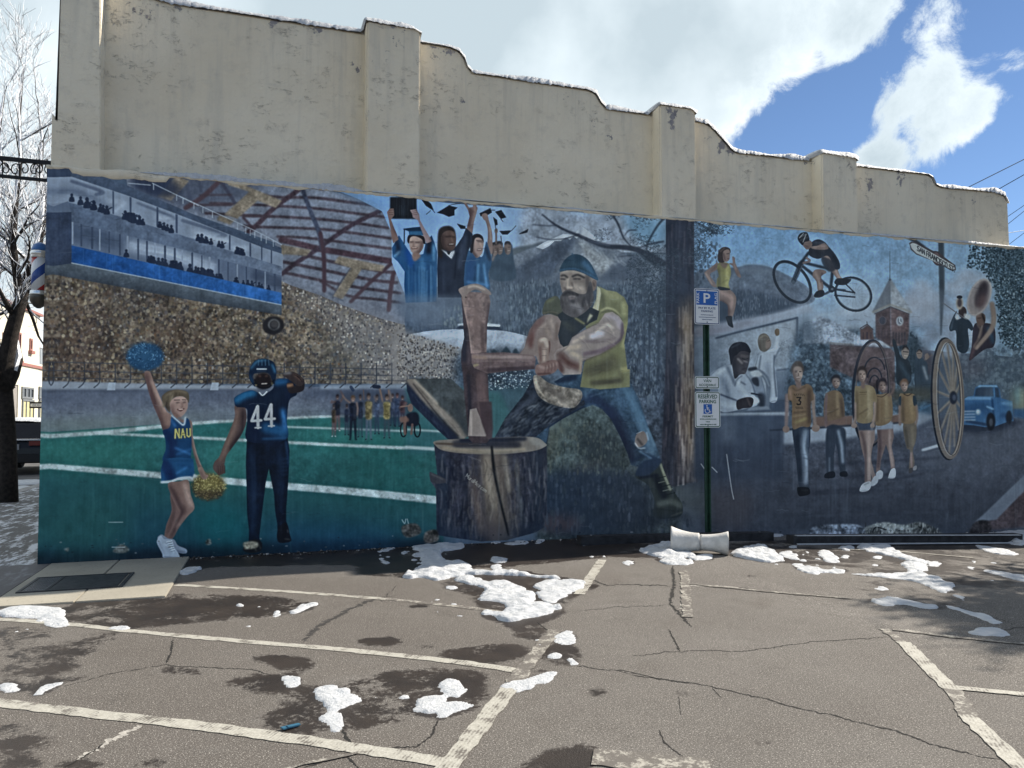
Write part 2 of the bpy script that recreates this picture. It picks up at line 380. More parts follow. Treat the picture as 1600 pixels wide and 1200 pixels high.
def paint_stadium(c):
    V, F, L, E, ff, R = c.V, c.fill, c.line, c.ell, c.form, c.r
    V()
    F([(60,250),(1610,250),(1610,895),(60,895)], 0x4c5d76, sm=0)
    # ---- roof of the dome seen from inside
    roof = [(195,258),(330,268),(470,285),(514,297),(560,312),(597,331),(612,365),(615,408),(630,425),(634,478),(640,525),(560,540),(430,500),(430,380),(200,300)]
    F(roof, 0x757d92, sm=0, n=.06)
    c.clip(roof, 0)
    for i in range(50):
        x = R.uniform(240,620); y = R.uniform(275,480); L([(x,y),(x+R.uniform(-4,4),y+R.uniform(10,40))], R.uniform(2,9), [0x8f99b0,0x646e86,0x9da8bd][R.randint(3)], .22, 3)
    F([(215,262),(330,270),(420,290),(300,330),(230,300)], 0x3a4258, .55, 8)
    V(400,260,5.333)
    br = 0x4d4049
    for q, w in [(((-200,85),(0,130),(180,160),(360,180),(470,175),(560,195)),24), (((0,240),(200,262),(480,265),(760,300),(1115,345)),26), (((-380,310),(0,325),(500,355),(860,400),(1065,425)),24), (((-420,395),(0,415),(480,440),(850,480),(1100,518)),24),
                 (((-100,500),(0,508),(500,525),(850,565),(1130,605)),24), (((180,590),(400,598),(640,625),(900,660),(1130,690)),24), (((200,795),(480,850),(760,910),(1000,955),(1170,972)),28), (((240,890),(500,945),(800,1005),(1200,1060)),26),
                 (((430,750),(640,800),(900,850),(1060,880),(1230,890)),28), (((540,960),(760,1080),(1000,1110),(1240,1145)),24)]:
        L(q, w, br, .92, 1/5, n=.12); L([(x,y+w*.55) for x,y in q], 5, 0x8a94aa, .35, .3)
    L(((210,615),(360,650),(520,690),(700,720),(900,755),(1150,798)), 50, 0x523f4a, 1, .3, n=.1)
    L(((370,190),(150,350),(0,500),(-80,560)), 40, 0x4d3d48, 1, .3, n=.1)
    L(((1030,375),(800,490),(640,600),(500,700),(330,810),(215,900)), 36, 0x4a3d4a, 1, .3, n=.1)
    L(((380,180),(450,370),(520,540),(555,690)), [34,36,44], 0x434a60, 1, .3, n=.1)
    L(((535,560),(565,760),(568,1040)), 34, 0x4f3c47, 1, .3)
    L(((1130,810),(960,960),(790,1130)), 30, 0x54424c, 1, .3); L(((1145,890),(1120,1040),(1105,1200)), 36, 0x59454f, 1, .3)
    L(((640,1100),(700,980),(800,840)), 14, 0x3f465a, .8, .4); L(((610,1060),(720,1120)), 16, 0x4b566d, .8, .3)
    V(200,260,5.333)
    L(((480,350),(620,260),(760,130)), 40, 0x53424c, 1, .3); L(((780,140),(860,260),(920,360)), 26, 0x47485c, .9, .3)
    L(((490,150),(520,280)), 30, 0x4a5066, .8, .4); L(((590,120),(610,210)), 26, 0x4a5066, .8, .4); L(((960,430),(1040,520)), 22, 0x4c3c47, .9, .3)
    L(((600,245),(860,240)), 16, br, .8, .3); L(((560,325),(860,325)), 20, br, .9, .3); L(((960,418),(1200,420)), 20, br, .9, .3)
    tan = 0x86796b
    for q in [((400,85),(510,125),(360,290),(245,255)), ((830,130),(900,130),(1285,290),(1230,350),(1080,290),(910,440),(800,405),(1010,215),(835,160)), ((760,410),(890,450),(850,490),(740,450))]:
        F(q, tan, 1, .5, 0, n=.08)
    V(400,260,5.333)
    for q in [((210,655),(460,700),(420,750),(235,735),(160,825),(115,810),(130,700),(200,705)), ((690,750),(1075,830),(1050,880),(880,860),(720,1110),(640,1085),(790,850),(650,805))]:
        F(q, tan, 1, .5, 0, n=.08)
    V(200,260,5.333)
    for i in range(9): L([(420-i*17,105+i*20),(520-i*17,145+i*20)], 3, 0x6a5f58, .5); L([(1000-i*24,230+i*24),(1090-i*24,275+i*24)], 3, 0x6a5f58, .5)
    c.clip(); V()
    F([(190,266),(212,262),(262,268),(258,284),(215,282)], 0x6f6a68, .8, 3); F([(215,272),(250,270),(285,300),(245,310),(205,292)], 0x2c3650, .85, 4)
    # ---- the press box: galleries with posts and spectators
    F([(79,276),(111,277),(200,306),(275,334),(406,385),(440,396),(440,440),(440,458),(112,384),(112,417),(79,417)], 0x737f97, sm=0)
    gal = [(79,276),(111,277),(200,306),(275,334),(406,385),(442,398),(442,420),(391,402),(275,365),(200,342),(107,316),(79,320)]
    ff(gal, 0x7d8aa2, [(((79,300),(120,300),(170,325)),10,0x5f6c86,.7,4), (((112,284),(160,300),(150,305)),5,0x59657f,.8,1), (((215,318),(270,340),(262,345)),4,0x5f6b84,.8,1), (((285,345),(350,366),(340,371)),5,0x5c6881,.8,1), (((300,362),(360,378),(300,372)),6,0x98a4ba,.8,3), (((170,315),(195,318),(180,330)),7,0x96a2b9,.7,3), (((245,340),(270,345)),6,0x9aa6bc,.7,3), (((365,388),(388,388)),6,0x98a4ba,.7,3)], sm=0)
    for x0,y0,y1,w in [(177,297,339,2.5),(204,307,345,3),(246,322,358,3),(276,333,368,3.5),(359,363,397,2.5),(391,375,403,2.5),(409,386,410,2),(424,392,416,2)]: L([(x0,y0),(x0,y1)], w, 0x46536e)
    low = [(111,347),(200,369),(280,389),(360,410),(440,431),(440,459),(112,384)]
    ff(low, 0x5d6b86, [(((205,385),(260,395),(330,418)),18,0x8d9ab2,.9,6), (((112,362),(180,378)),22,0x4a5872,.8,6), (((400,430),(440,445)),16,0x445069,.8,4)], sm=0)
    for i in range(23):
        x = 114+i*14.3+R.uniform(-2,2); y = 348+(x-112)*.256; L([(x,y),(x,y+33-(x-112)*.02)], R.uniform(1.4,3.2), 0x3f4c66 if i%3 else 0x8592aa, .9)
    F([(111,347),(107,316),(200,342),(275,365),(391,402),(440,417),(440,431),(360,410),(280,389),(200,369)], 0x566580, sm=0, g=(111,330,440,425,0x67758f), n=.05)
    F([(79,325),(107,315),(111,333),(79,334)], 0x5a6882, sm=0); F([(79,333),(112,332),(112,417),(79,417)], 0x39455f, sm=0, n=.06)
    L([(107,316),(200,342),(275,365),(391,402)], 1.5, 0x7d8ba5, .7, sm=0)
    F([(79,263),(111,262),(200,291),(310,339),(440,388),(440,397),(406,386),(275,335),(200,307),(111,277),(79,277)], 0x48566f, sm=0, n=.05); F([(79,263),(111,262),(111,277),(79,278)], 0x3a4761, sm=0)
    L([(111,277),(200,307),(275,335),(406,386)], 1, 0x8996ad, .6, sm=0)
    for q in [((238,287),(275,305),(310,322)),((280,307),(330,330),(400,362),(440,383)),((200,287),(235,290))]: L(q, 1.4, 0x97a2b4, .8)
    for x in (240,276,286,303,317,332,371,384,391,398,408,416,427): y = 287+(x-238)*.475; L([(x,y),(x,y+9)], 1.3, 0x99a4b5, .8)
    def crowd_row(x0,y0,x1,y1,n,sz):
        for k in range(n):
            t = R.rand(); x = x0+(x1-x0)*t; y = y0+(y1-y0)*t; s = sz*R.uniform(.75,1.2)
            E(x,y-s*1.1,s*.42,s*.5,0x27324a,.95); F([(x-s*.8,y+s*.8),(x-s*.6,y-s*.4),(x,y-s*.7),(x+s*.6,y-s*.4),(x+s*.8,y+s*.8)],0x27324a,.95)
            if R.rand()<.3: L([(x,y-s*.3),(x+s*1.3*R.choice([-1,1]),y-s*1.0)],s*.35,0x27324a,.9,sm=0)
    crowd_row(111,311,173,333,9,6); crowd_row(180,333,240,355,11,5.5); crowd_row(247,352,272,362,5,5); crowd_row(298,370,352,386,9,5); crowd_row(366,392,388,399,5,5)
    crowd_row(230,406,285,420,14,5); crowd_row(270,416,335,432,16,5.5); crowd_row(330,432,430,454,14,4); crowd_row(197,398,201,400,1,5)
    F([(112,384),(200,404),(320,431),(440,458),(440,477),(400,469),(112,411)], 0x1d4f96, sm=0, g=(112,390,440,470,0x2c66b4), n=.06)
    for i in range(12): x = R.uniform(115,430); y = 386+(x-112)*.225; L([(x,y),(x,y+24)], 1.2, 0x3f79bf, .3)
    F([(79,417),(112,412),(300,450),(440,477),(440,496),(300,472),(79,430)], 0x5b6673, sm=0, g=(100,412,96,434,0x3d4654), n=.06); L([(112,411.5),(300,449),(440,477)], 1.6, 0x97a1ad, .9, sm=0)
    # ---- crowd in the stands
    crowd = [(76,428),(300,470),(440,493),(440,440),(456,447),(500,462),(531,476),(600,500),(640,510),(690,528),(725,545),(728,585),(690,600),(560,600),(76,600)]
    F(crowd, 0x6b5e51, sm=0, n=.22); F([(420,430),(456,444),(531,473),(640,505),(730,540),(735,600),(600,605),(560,520)], 0x7d7a80, .7, 14)
    c.clip(crowd, 0)
    pal = [0x8b7c68,0x3d3a42,0x9a8c78,0x2f3140,0x6d5348,0x7d6f55,0xa89b88,0x4c4a52,0x5d4c46,0x8a8378,0x37404f,0x745c4a,0x4f5a6a,0x6a6670]
    V()
    c.scatter(crowd, 4200, (1.2,2.9), (1.4,3.3), pal, (.3,.7), jit=.12)
    for q, col in [(((80,590),(90,500),(150,470),(170,590)),0x583a36),(((250,500),(330,505),(310,560),(250,560)),0x5e4438),(((500,520),(600,520),(600,580),(500,590)),0x5a6878),(((180,440),(250,455),(240,490),(180,480)),0x4a4e62)]: F(q, col, .32, 18)
    c.scatter(crowd, 1100, (1.0,1.9), (1.2,2.3), [0xa59780,0xb5a893,0x2a2b34,0x8c7850,0xa0a0a4,0x30323c,0x80583a,0x262a36], (.4,.8), jit=.1)
    c.scatter([(80,440),(200,455),(340,480),(340,600),(80,600)], 500, (1.6,2.9), (1.8,3.2), [0x2b2a31,0x352c2c,0xa19378,0x8d7c62,0x59463c], (.55,.9), jit=.15)
    far = [(440,440),(531,474),(640,508),(728,545),(735,600),(590,600),(520,520)]
    F(far, 0x97949a, .42, 10); c.scatter([(420,430),(531,470),(640,505),(735,545),(735,600),(600,600)], 900, (.9,1.7), (1.1,2.1), [0xa79f98,0x4a464a,0xb8b2b0,0x3a383f,0x857b72,0xc0bcbc], (.5,.9), jit=.1)
    F(crowd, 0x6a6058, .12, 2, 0); F([(76,428),(300,470),(300,600),(76,600)], 0x5a4c42, .1, 14)
    c.clip()
    E(427,509,17,14.5,0x2a292e,1,.8,-8); c.ring(428,508,8,8,2.2,0x8d8d90,.7,0,.5); E(429,507,6,6,0x4a474a,.9,.8); E(426,517,12,4,0x17171c,.6,1.5)
    E(268,592,10,4,0x2b3140,.4,2)
    # ---- rail and the concrete wall round the field
    F([(76,596),(300,602),(480,605),(660,606),(660,645),(480,662),(300,672),(72,680)], 0x646c80, sm=0, g=(300,604,305,680,0x6b7489), n=.06)
    F([(76,612),(300,612),(420,612),(420,622),(76,630)], 0x515a70, .7, 6); F([(74,650),(300,640),(480,640),(480,660),(74,685)], 0x6f7a80, .5, 8); F([(490,608),(660,608),(660,618),(490,622)], 0x4a546b, .7, 4); F([(100,628),(170,622),(250,630),(160,650)], 0x7a8296, .55, 12)
    F([(76,596),(240,600),(420,603),(420,610),(76,611)], 0x8d95a5, .9, 1, 0); F([(75,609),(420,608),(420,611),(75,613)], 0x3d465a, .6, 1, 0); F([(500,602),(660,600),(660,607),(500,609)], 0x8a97ab, .8, 1, 0)
    for y0, y1, a in [(566,574,.8),(579,584,.8),(590,592,.8)]: L([(76,y0),(250,y0+4),(450,y1),(660,y1+4)], 1.5, 0x444a58, a)
    for k in range(24):
        x = 84+k*24-.0*k*k
        if x < 640: L([(x,568),(x,590+min(k,8)),(x-2,600),(x-9,606)], 1.7, 0x3c4250, .9)
    for x in (172,333): F([(x-2,598),(x+9,598),(x+8,610),(x-5,610)], 0x9aa5b8, sm=0)
    # ---- the green field
    fld = [(70,676),(180,668),(300,660),(420,655),(560,648),(680,650),(700,700),(690,895),(60,895)]
    F(fld, 0x2f6f70, sm=0, g=(300,665,310,760,0x295f62), n=.05)
    F([(60,735),(250,745),(450,762),(690,790),(690,895),(60,895)], 0x24545c, .8, 12, 0); F([(60,780),(300,800),(690,830),(690,895),(60,895)], 0x17405a, .55, 16, 0); F([(60,855),(690,850),(690,895),(60,895)], 0x12293f, .7, 8, 0); F([(60,868),(250,858),(460,846),(690,842),(690,895),(60,895)], 0x0e1b28, .85, 5, 0)
    for q, col, a in [(((330,690),(390,690),(380,760),(330,760)),0x3f8f86,.4),(((310,790),(380,800),(385,850),(310,840)),0x116b70,.6),(((520,665),(650,690),(640,700),(480,690)),0x3a8a80,.5),(((440,820),(600,830),(600,870),(440,860)),0x1f4d75,.45),(((70,780),(200,790),(180,860),(70,860)),0x2c6058,.5),(((560,720),(680,730),(680,760),(560,750)),0x1f5a58,.6),(((70,690),(200,690),(230,730),(70,725)),0x2f7268,.5)]: F(q, col, a, 14)
    F([(75,674),(180,670),(300,658),(320,650),(75,655)], 0x7a857e, .35, 5)
    wl = 0xa8b3b8
    L([(75,682),(160,676),(220,670),(300,662),(420,655),(520,651),(640,650)], [6.5,6,4,3], wl, .95, .4, n=.08); L([(150,677),(260,682),(420,690),(560,697),(680,702)], [4,4.5,5], wl, .95, .4, n=.08)
    L([(70,728),(180,737),(300,747),(450,760),(560,769),(690,782)], [8,10,11,12], wl, .95, .5, n=.1); L([(440,667),(560,671),(690,676)], 3, wl, .85, .4)
    for i in range(26): x = R.uniform(70,680); y = R.uniform(690,850); L([(x,y),(x+R.uniform(-3,3),y+R.uniform(8,40))], R.uniform(.6,2), [0x4f8f88,0x123a4a][R.randint(2)], .2, .5)

def paint_field_people(c):
    V, F, L, E, ff, R = c.V, c.fill, c.line, c.ell, c.form, c.r
    # ---- cheerleader
    V(180,530,5)
    c.ell(235,140,145,108,0x23476b,1,1.2); E(215,110,110,70,0x36658f,.6,5)
    for i in range(420):
        t = R.uniform(0,6.28); r = R.uniform(.1,1.04)**.6; x = 235+150*r*math.cos(t); y = 140+112*r*math.sin(t); d = 1 if y<170 else .5
        L([(x,y),(x+R.uniform(-12,12),y+R.uniform(-12,12))], R.uniform(3,7), [0x4d80ab,0x1f3f66,0x5f93bd,0x2b5580,0x17304f][R.randint(5)], R.uniform(.4,.9)*d, sm=0)
    sk = 0x8c6e66
    ff([(228,262),(272,258),(300,330),(350,450),(400,560),(440,600),(430,700),(375,715),(350,640),(290,500),(250,370)], sk, [(((238,280),(270,400),(330,560),(370,690)),38,0x5c4548,.75,14), (((285,330),(340,460),(400,570)),18,0xb4958a,.6,12), (((370,700),(430,690)),30,0x4f3c40,.6,12)])
    ff([(560,640),(600,650),(608,760),(640,900),(690,1020),(725,1060),(715,1100),(680,1095),(650,1020),(615,900),(590,790)], sk, [(((570,650),(595,800),(640,960),(690,1060)),22,0x5f4a4c,.7,10), (((605,700),(620,840),(670,980)),12,0xb0938a,.5,8)])
    hair = 0x5f5346
    ff([(370,440),(420,405),(490,395),(560,410),(578,450),(570,500),(540,470),(480,450),(440,480),(430,560),(420,570),(385,520),(365,475)], hair, [(((400,440),(480,405),(560,420)),14,0x8a7a64,.6,8), (((385,480),(410,540)),22,0x3d3433,.8,8)])
    for i in range(46): t = R.rand(); x = 385+t*185; y = 415+R.uniform(-8,40)+abs(t-.45)*40; L([(x,y),(x-20+t*30,y+R.uniform(20,60)),(x-26+t*40,y+R.uniform(60,110))], R.uniform(3,7), [0x8f7f68,0x3d342e,0xa3927a,0x6a5c4c][R.randint(4)], R.uniform(.3,.7), .3) if (t < .35 or y < 430) else None
    ff([(428,500),(470,455),(530,450),(566,485),(565,540),(545,580),(510,610),(470,600),(440,570)], 0xa1827a, [(((440,520),(455,580),(490,608)),26,0x6d5250,.7,10), (((480,470),(540,470)),18,0xb99b90,.6,10)])
    L([(478,498),(500,495)],6,0x2e2428,.8,1/5); L([(531,496),(551,493)],6,0x2e2428,.8,1/5); L([(462,478),(505,476)],7,0x4a3a36,.8); L([(524,474),(552,476)],6,0x4a3a36,.8); L([(520,500),(526,530),(516,534)],6,0x7d5a56,.8,.4)
    L([(488,550),(512,560),(536,545)],9,0x5a2c30,.9); L([(496,552),(530,549)],5,0xd8cfc8,.9); E(458,525,14,20,0x9a7a72,.5,5/5)
    L([(470,600),(480,640),(530,650)],36,0x86685f,1,.4); L([(500,610),(520,640)],14,0x5f4748,.6,1)
    top = [(440,600),(470,612),(530,655),(548,615),(580,640),(592,740),(598,800),(592,940),(600,960),(380,960),(395,860),(390,780),(372,715),(425,690)]
    ff(top, 0x1a4370, [(((400,720),(450,820),(430,950)),70,0x152c55,.85,20), (((480,700),(560,740)),30,0x16305c,.6,10), (((470,850),(590,900)),14,0x2f6cae,.8,8), (((480,900),(590,860)),12,0x2f6cae,.6,6), (((430,620),(470,680)),24,0x2a5e9a,.8,8)])
    L([(442,598),(490,640),(535,672),(550,612)],10,0xcfd3d8,1,.3)
    for st in [((470,705),(468,775),(474,705),(500,772),(500,702)), ((515,772),(528,702),(545,770)), ((520,748),(542,746)), ((560,702),(562,755),(575,765),(588,752),(585,700))]: L(st,15,0x4c4a30,.8,sm=0); L(st,10,0xb9ad58,1,sm=0)
    sk2 = [(380,935),(500,925),(610,935),(620,1050),(600,1095),(580,1075),(480,1090),(360,1115),(356,1020)]
    ff(sk2, 0x1f5384, [(((375,960),(420,1030),(440,1100)),80,0x152f5c,.9,18), (((480,980),(590,1000)),12,0x1a4174,.7,6), (((480,1050),(560,1000)),14,0x3477b8,.7,8), (((400,950),(600,950)),10,0x1a3d6d,.8,6)], sm=0)
    L([(360,1118),(440,1112),(500,1088),(585,1080),(608,1095),(620,1062)],17,0xb3b9c4,1,.4)
    V(200,660,5)
    lg = 0x84665f
    ff([(332,560),(400,540),(420,690),(380,760),(350,820),(320,905),(285,900),(300,800),(340,690)], 0x775a56, [(((340,580),(360,690),(310,860)),26,0x54403f,.6,12)])
    ff([(312,480),(400,462),(472,455),(490,560),(518,650),(510,690),(470,730),(400,820),(350,905),(305,910),(340,830),(390,745),(400,700),(350,600)], lg, [(((330,500),(400,640),(430,700),(340,890)),36,0x503c3e,.75,14), (((440,480),(470,580),(490,650)),34,0xa88a80,.7,16), (((440,730),(380,820)),20,0x9c7c72,.6,10)])
    ff([(232,915),(262,876),(310,905),(360,915),(390,960),(455,990),(455,1022),(400,1020),(330,990)], 0x7a8398, [(((340,1000),(450,1018)),14,0x4c5468,.7,6)])
    ff([(225,935),(255,885),(285,912),(345,918),(360,970),(398,1030),(398,1062),(330,1070),(275,1055),(265,1020)], 0x949db0, [(((280,1050),(395,1062)),12,0x5f677c,.8,5), (((240,940),(280,1030)),14,0x6d7589,.7,6), (((280,950),(340,980),(360,1020)),8,0xb6bdcb,.8,4)])
    for k in range(5): L([(300+k*9,935+k*16),(345+k*5,925+k*17)],5,0xd0d5dd,.8); L([(300+k*9,943+k*16),(345+k*5,933+k*17)],3,0x4d566a,.8)
    # gold pompon
    E(630,505,130,105,0x4a4130,1,1.5); E(640,470,110,70,0x8a7d47,.7,5)
    for i in range(420):
        t = R.uniform(0,6.28); r = R.uniform(0,1.05)**.6; x = 628+132*r*math.cos(t); y = 502+106*r*math.sin(t)
        cc = [0xaa9c5c,0x6b5c36,0xc0b26e,0x8a7b45][R.randint(4)] if y < 530 else [0x6e5a40,0x4c3c30,0x8a764c,0x3a3430][R.randint(4)]
        L([(x,y),(x+R.uniform(-9,9),y+R.uniform(-9,12))], R.uniform(4,8), cc, R.uniform(.5,.95), sm=0)
    ff([(545,360),(580,350),(605,405),(628,412),(610,445),(580,440),(560,400)], 0x8d6f66, [(((560,380),(590,430)),12,0x5e484a,.6,6)])
    # ---- football player
    V(180,530,5)
    ff([(935,520),(1010,520),(1025,640),(990,740),(920,840),(870,910),(855,970),(845,1020),(855,1040),(820,1060),(790,1045),(765,1010),(775,960),(815,915),(850,820),(905,690),(935,600)], 0x5c4846, [(((950,560),(930,680),(870,840),(820,940)),40,0x7d635a,.6,16), (((1000,560),(990,720),(900,860)),30,0x33292f,.8,14)])
    for k in range(4): L([(795+k*18,985),(800+k*17,1040),(812+k*14,1062-k*6)],11,0x5a4543,1); L([(803+k*18,990),(808+k*17,1045)],3,0x2c2328,.8)
    V(200,660,5)
    pants = [(930,90),(1240,80),(1262,220),(1255,400),(1245,560),(1235,680),(1235,770),(1262,860),(1265,930),(1170,925),(1165,790),(1150,700),(1140,560),(1100,360),(1075,480),(1060,600),(1040,760),(1025,900),(1045,960),(1020,1010),(940,1000),(945,850),(930,700),(925,500),(920,330)]
    ff(pants, 0x0d1729, [(((960,200),(980,500),(975,850)),44,0x172843,.7,20), (((1180,200),(1200,460),(1200,700)),34,0x172843,.6,18), (((1000,560),(1060,570)),10,0x2a3e5c,.5,6), (((1235,150),(1255,330)),14,0x25446e,.8,6)], sm=0, n=.12)
    for k in range(5): L([(1205,290+k*30),(1250,285+k*30)],9,0x2a4a74,.6,1)
    ff([(900,985),(940,930),(1000,910),(1045,940),(1040,1000),(980,1020),(915,1010)], 0x17191f, [(((915,985),(960,955)),14,0x6f6552,.7,5), (((985,960),(1000,1000)),9,0x8a7e66,.6,4), (((1015,940),(1035,985)),9,0x5d5a58,.7,3)])
    ff([(1170,840),(1235,780),(1265,880),(1270,930),(1175,935)], 0x10131d, [(((1225,910),(1265,915)),7,0x6a665e,.7,4), (((1245,840),(1250,860)),5,0x9a9a9a,.7,3)])
    V(180,530,5)
    jer = [(1060,400),(940,450),(932,500),(950,530),(1025,545),(1030,640),(1040,800),(1330,790),(1340,640),(1360,480),(1420,430),(1400,340),(1340,310),(1250,320),(1230,390),(1150,430)]
    ff(jer, 0x111f36, [(((950,480),(1000,440),(1080,420)),60,0x1d5582,.95,16), (((1060,520),(1090,640),(1080,800)),70,0x101d38,.8,24), (((1180,690),(1320,730)),90,0x1d4a76,.85,18), (((1310,560),(1330,700)),40,0x2a63a0,.8,16), (((1150,780),(1330,775)),12,0x2d66a0,.6,6), (((1260,340),(1330,330)),50,0x1d4f80,.8,14), (((1370,370),(1340,470)),40,0x13203a,.9,14), (((960,530),(1010,545)),16,0x0f1a30,.8,6)])
    ff([(1340,350),(1385,345),(1400,370),(1440,330),(1470,310),(1480,350),(1470,400),(1420,420),(1360,420)], 0x2a2428, [(((1345,365),(1385,358)),22,0x8a6248,.9,8), (((1400,320),(1460,330)),16,0x3c302f,.7,8)])
    ff([(1310,285),(1320,265),(1380,255),(1420,270),(1460,300),(1475,345),(1440,370),(1400,350),(1340,305)], 0x3c3234, [(((1315,270),(1370,265)),18,0x6d6a70,.8,6), (((1400,280),(1450,320)),14,0x6a4f42,.8,6)])
    for k in range(3): L([(1400+k*20,280+k*12),(1440+k*10,300+k*18)],5,0x201a1e,.8)
    L([(1125,418),(1152,440),(1185,412)],10,0xb9bec6,.9); 
    E(1155,330,70,65,0x1d1619,1,1)
    ff([(1045,300),(1055,220),(1100,165),(1170,155),(1235,180),(1258,240),(1255,310),(1235,350),(1200,270),(1110,265),(1075,290),(1095,370),(1070,350)], 0x12243d, [(((1060,230),(1110,175),(1180,165)),18,0x2b5578,.9,8), (((1225,200),(1250,260)),16,0x2c5f88,.9,8), (((1050,280),(1075,340)),16,0x1e3b5c,.8,8)])
    L([(1108,235),(1180,235)],12,0xa0a8b2,.9); L([(1110,250),(1178,250)],5,0x55606e,.9)
    for k in range(4): L([(1120+k*26,165),(1118+k*28,205)],8,0x4b7a9c,.6)
    E(1130,290,12,8,0x5a403c,.8,1/5); E(1180,290,12,8,0x5a403c,.8,1/5); L([(1145,350),(1185,348)],9,0xb9aaa2,.8); L([(1090,320),(1120,375),(1200,378),(1240,320)],11,0x0c0f18,.95); L([(1085,345),(1150,360),(1245,345)],8,0x0c0f18,.9)
    E(1100,360,10,7,0x7a6a48,.8); E(1225,350,8,12,0x6f6547,.7)
    for x0, y0 in ((1060,525),(1165,512)):
        c.line([(x0+50,y0+3),(x0+5,y0+115),(x0+80,y0+110)],22,0x9a9ca2,1,sm=0); c.line([(x0+53,y0),(x0+56,y0+168)],24,0x9a9ca2,1,sm=0); c.line([(x0+32,y0+168),(x0+78,y0+166)],12,0x9a9ca2,1,sm=0)
    # ---- small cheering group with a wheelchair
    V(480,540,6.154)
    def small(x, y0, y1, top, leg, hd=0x6a5450, hair=0x2a2428, w=46, arms=(), bare=0):
        h = y1-y0; sh = y0+h*.17; hip = y0+h*.52
        for d in (-1, 1): L([(x+d*w*.22,hip),(x+d*w*.3,hip+h*.24),(x+d*w*.36,y1)], [w*.42,w*.34,w*.2], leg, .95, .3); L([(x+d*w*.36,y1-4),(x+d*w*.5,y1)], 9, 0x20242e if not bare else 0xaab4c0, .9)
        F([(x-w*.5,sh),(x+w*.5,sh),(x+w*.48,(sh+hip)/2),(x+w*.45,hip+8),(x-w*.45,hip+8),(x-w*.48,(sh+hip)/2)], top, .97, .2, n=.2); L([(x-w*.2,sh+12),(x-w*.1,hip)], w*.3, 0x12161f, .25, 1); L([(x+w*.3,sh+10),(x+w*.25,hip)], w*.2, 0xd8ccb0, .15, 1)
        for q in arms: L([(x+a,y0+b) for a, b in q], [15,11], hd, .95, .2)
        E(x,y0+h*.06,w*.26,h*.075,hd,1,.2); F([(x-w*.28,y0+h*.06),(x-w*.22,y0-h*.015),(x,y0-h*.03),(x+w*.24,y0-h*.01),(x+w*.27,y0+h*.05),(x,y0+h*.02)], hair, .95, .2); L([(x-8,y0+h*.055),(x-3,y0+h*.055)], 3, 0x241c20, .8); L([(x+3,y0+h*.055),(x+9,y0+h*.055)], 3, 0x241c20, .8); L([(x-6,y0+h*.1),(x+7,y0+h*.1)], 4, 0xb8a8a0, .6)
    F([(300,470),(960,470),(960,760),(340,780)], 0x2c3448, .5, 5)
    small(820,470,770,0x39435c,0x2d3850); small(865,465,780,0x33405c,0x2a3450,0x7a4c4a); small(670,480,850,0x3a4660,0x35435c,0x6d5a54,arms=(((-10,60),(-15,30),(-25,10)),)); small(510,480,880,0x20283c,0x36485a); small(915,490,770,0x4a3640,0x3a3344,0x74504c,arms=(((20,60),(40,70),(-30,110)),))
    L([(640,395),(690,400)],36,0x1c2438,.9); L([(700,420),(720,520)],14,0x7d6055,.95); L([(780,430),(785,520)],12,0x7d6055,.9); L([(420,400),(440,430)],30,0x2a3a58,.8); L([(540,430),(545,520)],12,0x6a564f,.8)
    small(590,470,905,0x86754c,0x58657c,0x7a6258,w=62); small(765,480,890,0x90804c,0x3f4f5e,0x80685c,w=62,arms=(((-40,60),(-55,0),(-70,-60)),((40,60),(35,0),(20,-50))))
    small(290,480,820,0x20263a,0x6f4f54,0x6a504c,0x241f26,50,(((-20,60),(-60,70),(-50,50)),((30,60),(55,10),(30,-40))),1); small(255,570,875,0x6a5648,0x775058,0x5f4c4a,w=36,bare=1); small(440,490,905,0x1b2134,0x181e30,0x8a6c60,0x5a4434,w=72,arms=(((-30,60),(-70,30),(-100,-10)),((35,60),(45,120),(40,180)))); small(380,570,860,0x1d2438,0x343c50,0x4f403f,w=38)
    c.ring(925,810,28,68,12,0x10141d); c.ring(1058,812,28,68,12,0x10141d); L([(925,760),(1058,760)],9,0x10141d); E(990,600,26,40,0x7a625a); F([(960,660),(1040,640),(1075,690),(1060,770),(950,770),(950,700)],0x1a2030,1,.3); L([(945,690),(935,780),(940,850)],26,0x6f5450,.95); L([(1010,760),(1000,850)],22,0x6f5450,.95); F([(890,690),(960,690),(975,730),(900,740)],0x7a5a50,.9,.5); L([(900,590),(980,580)],14,0x8a6a60,.9)
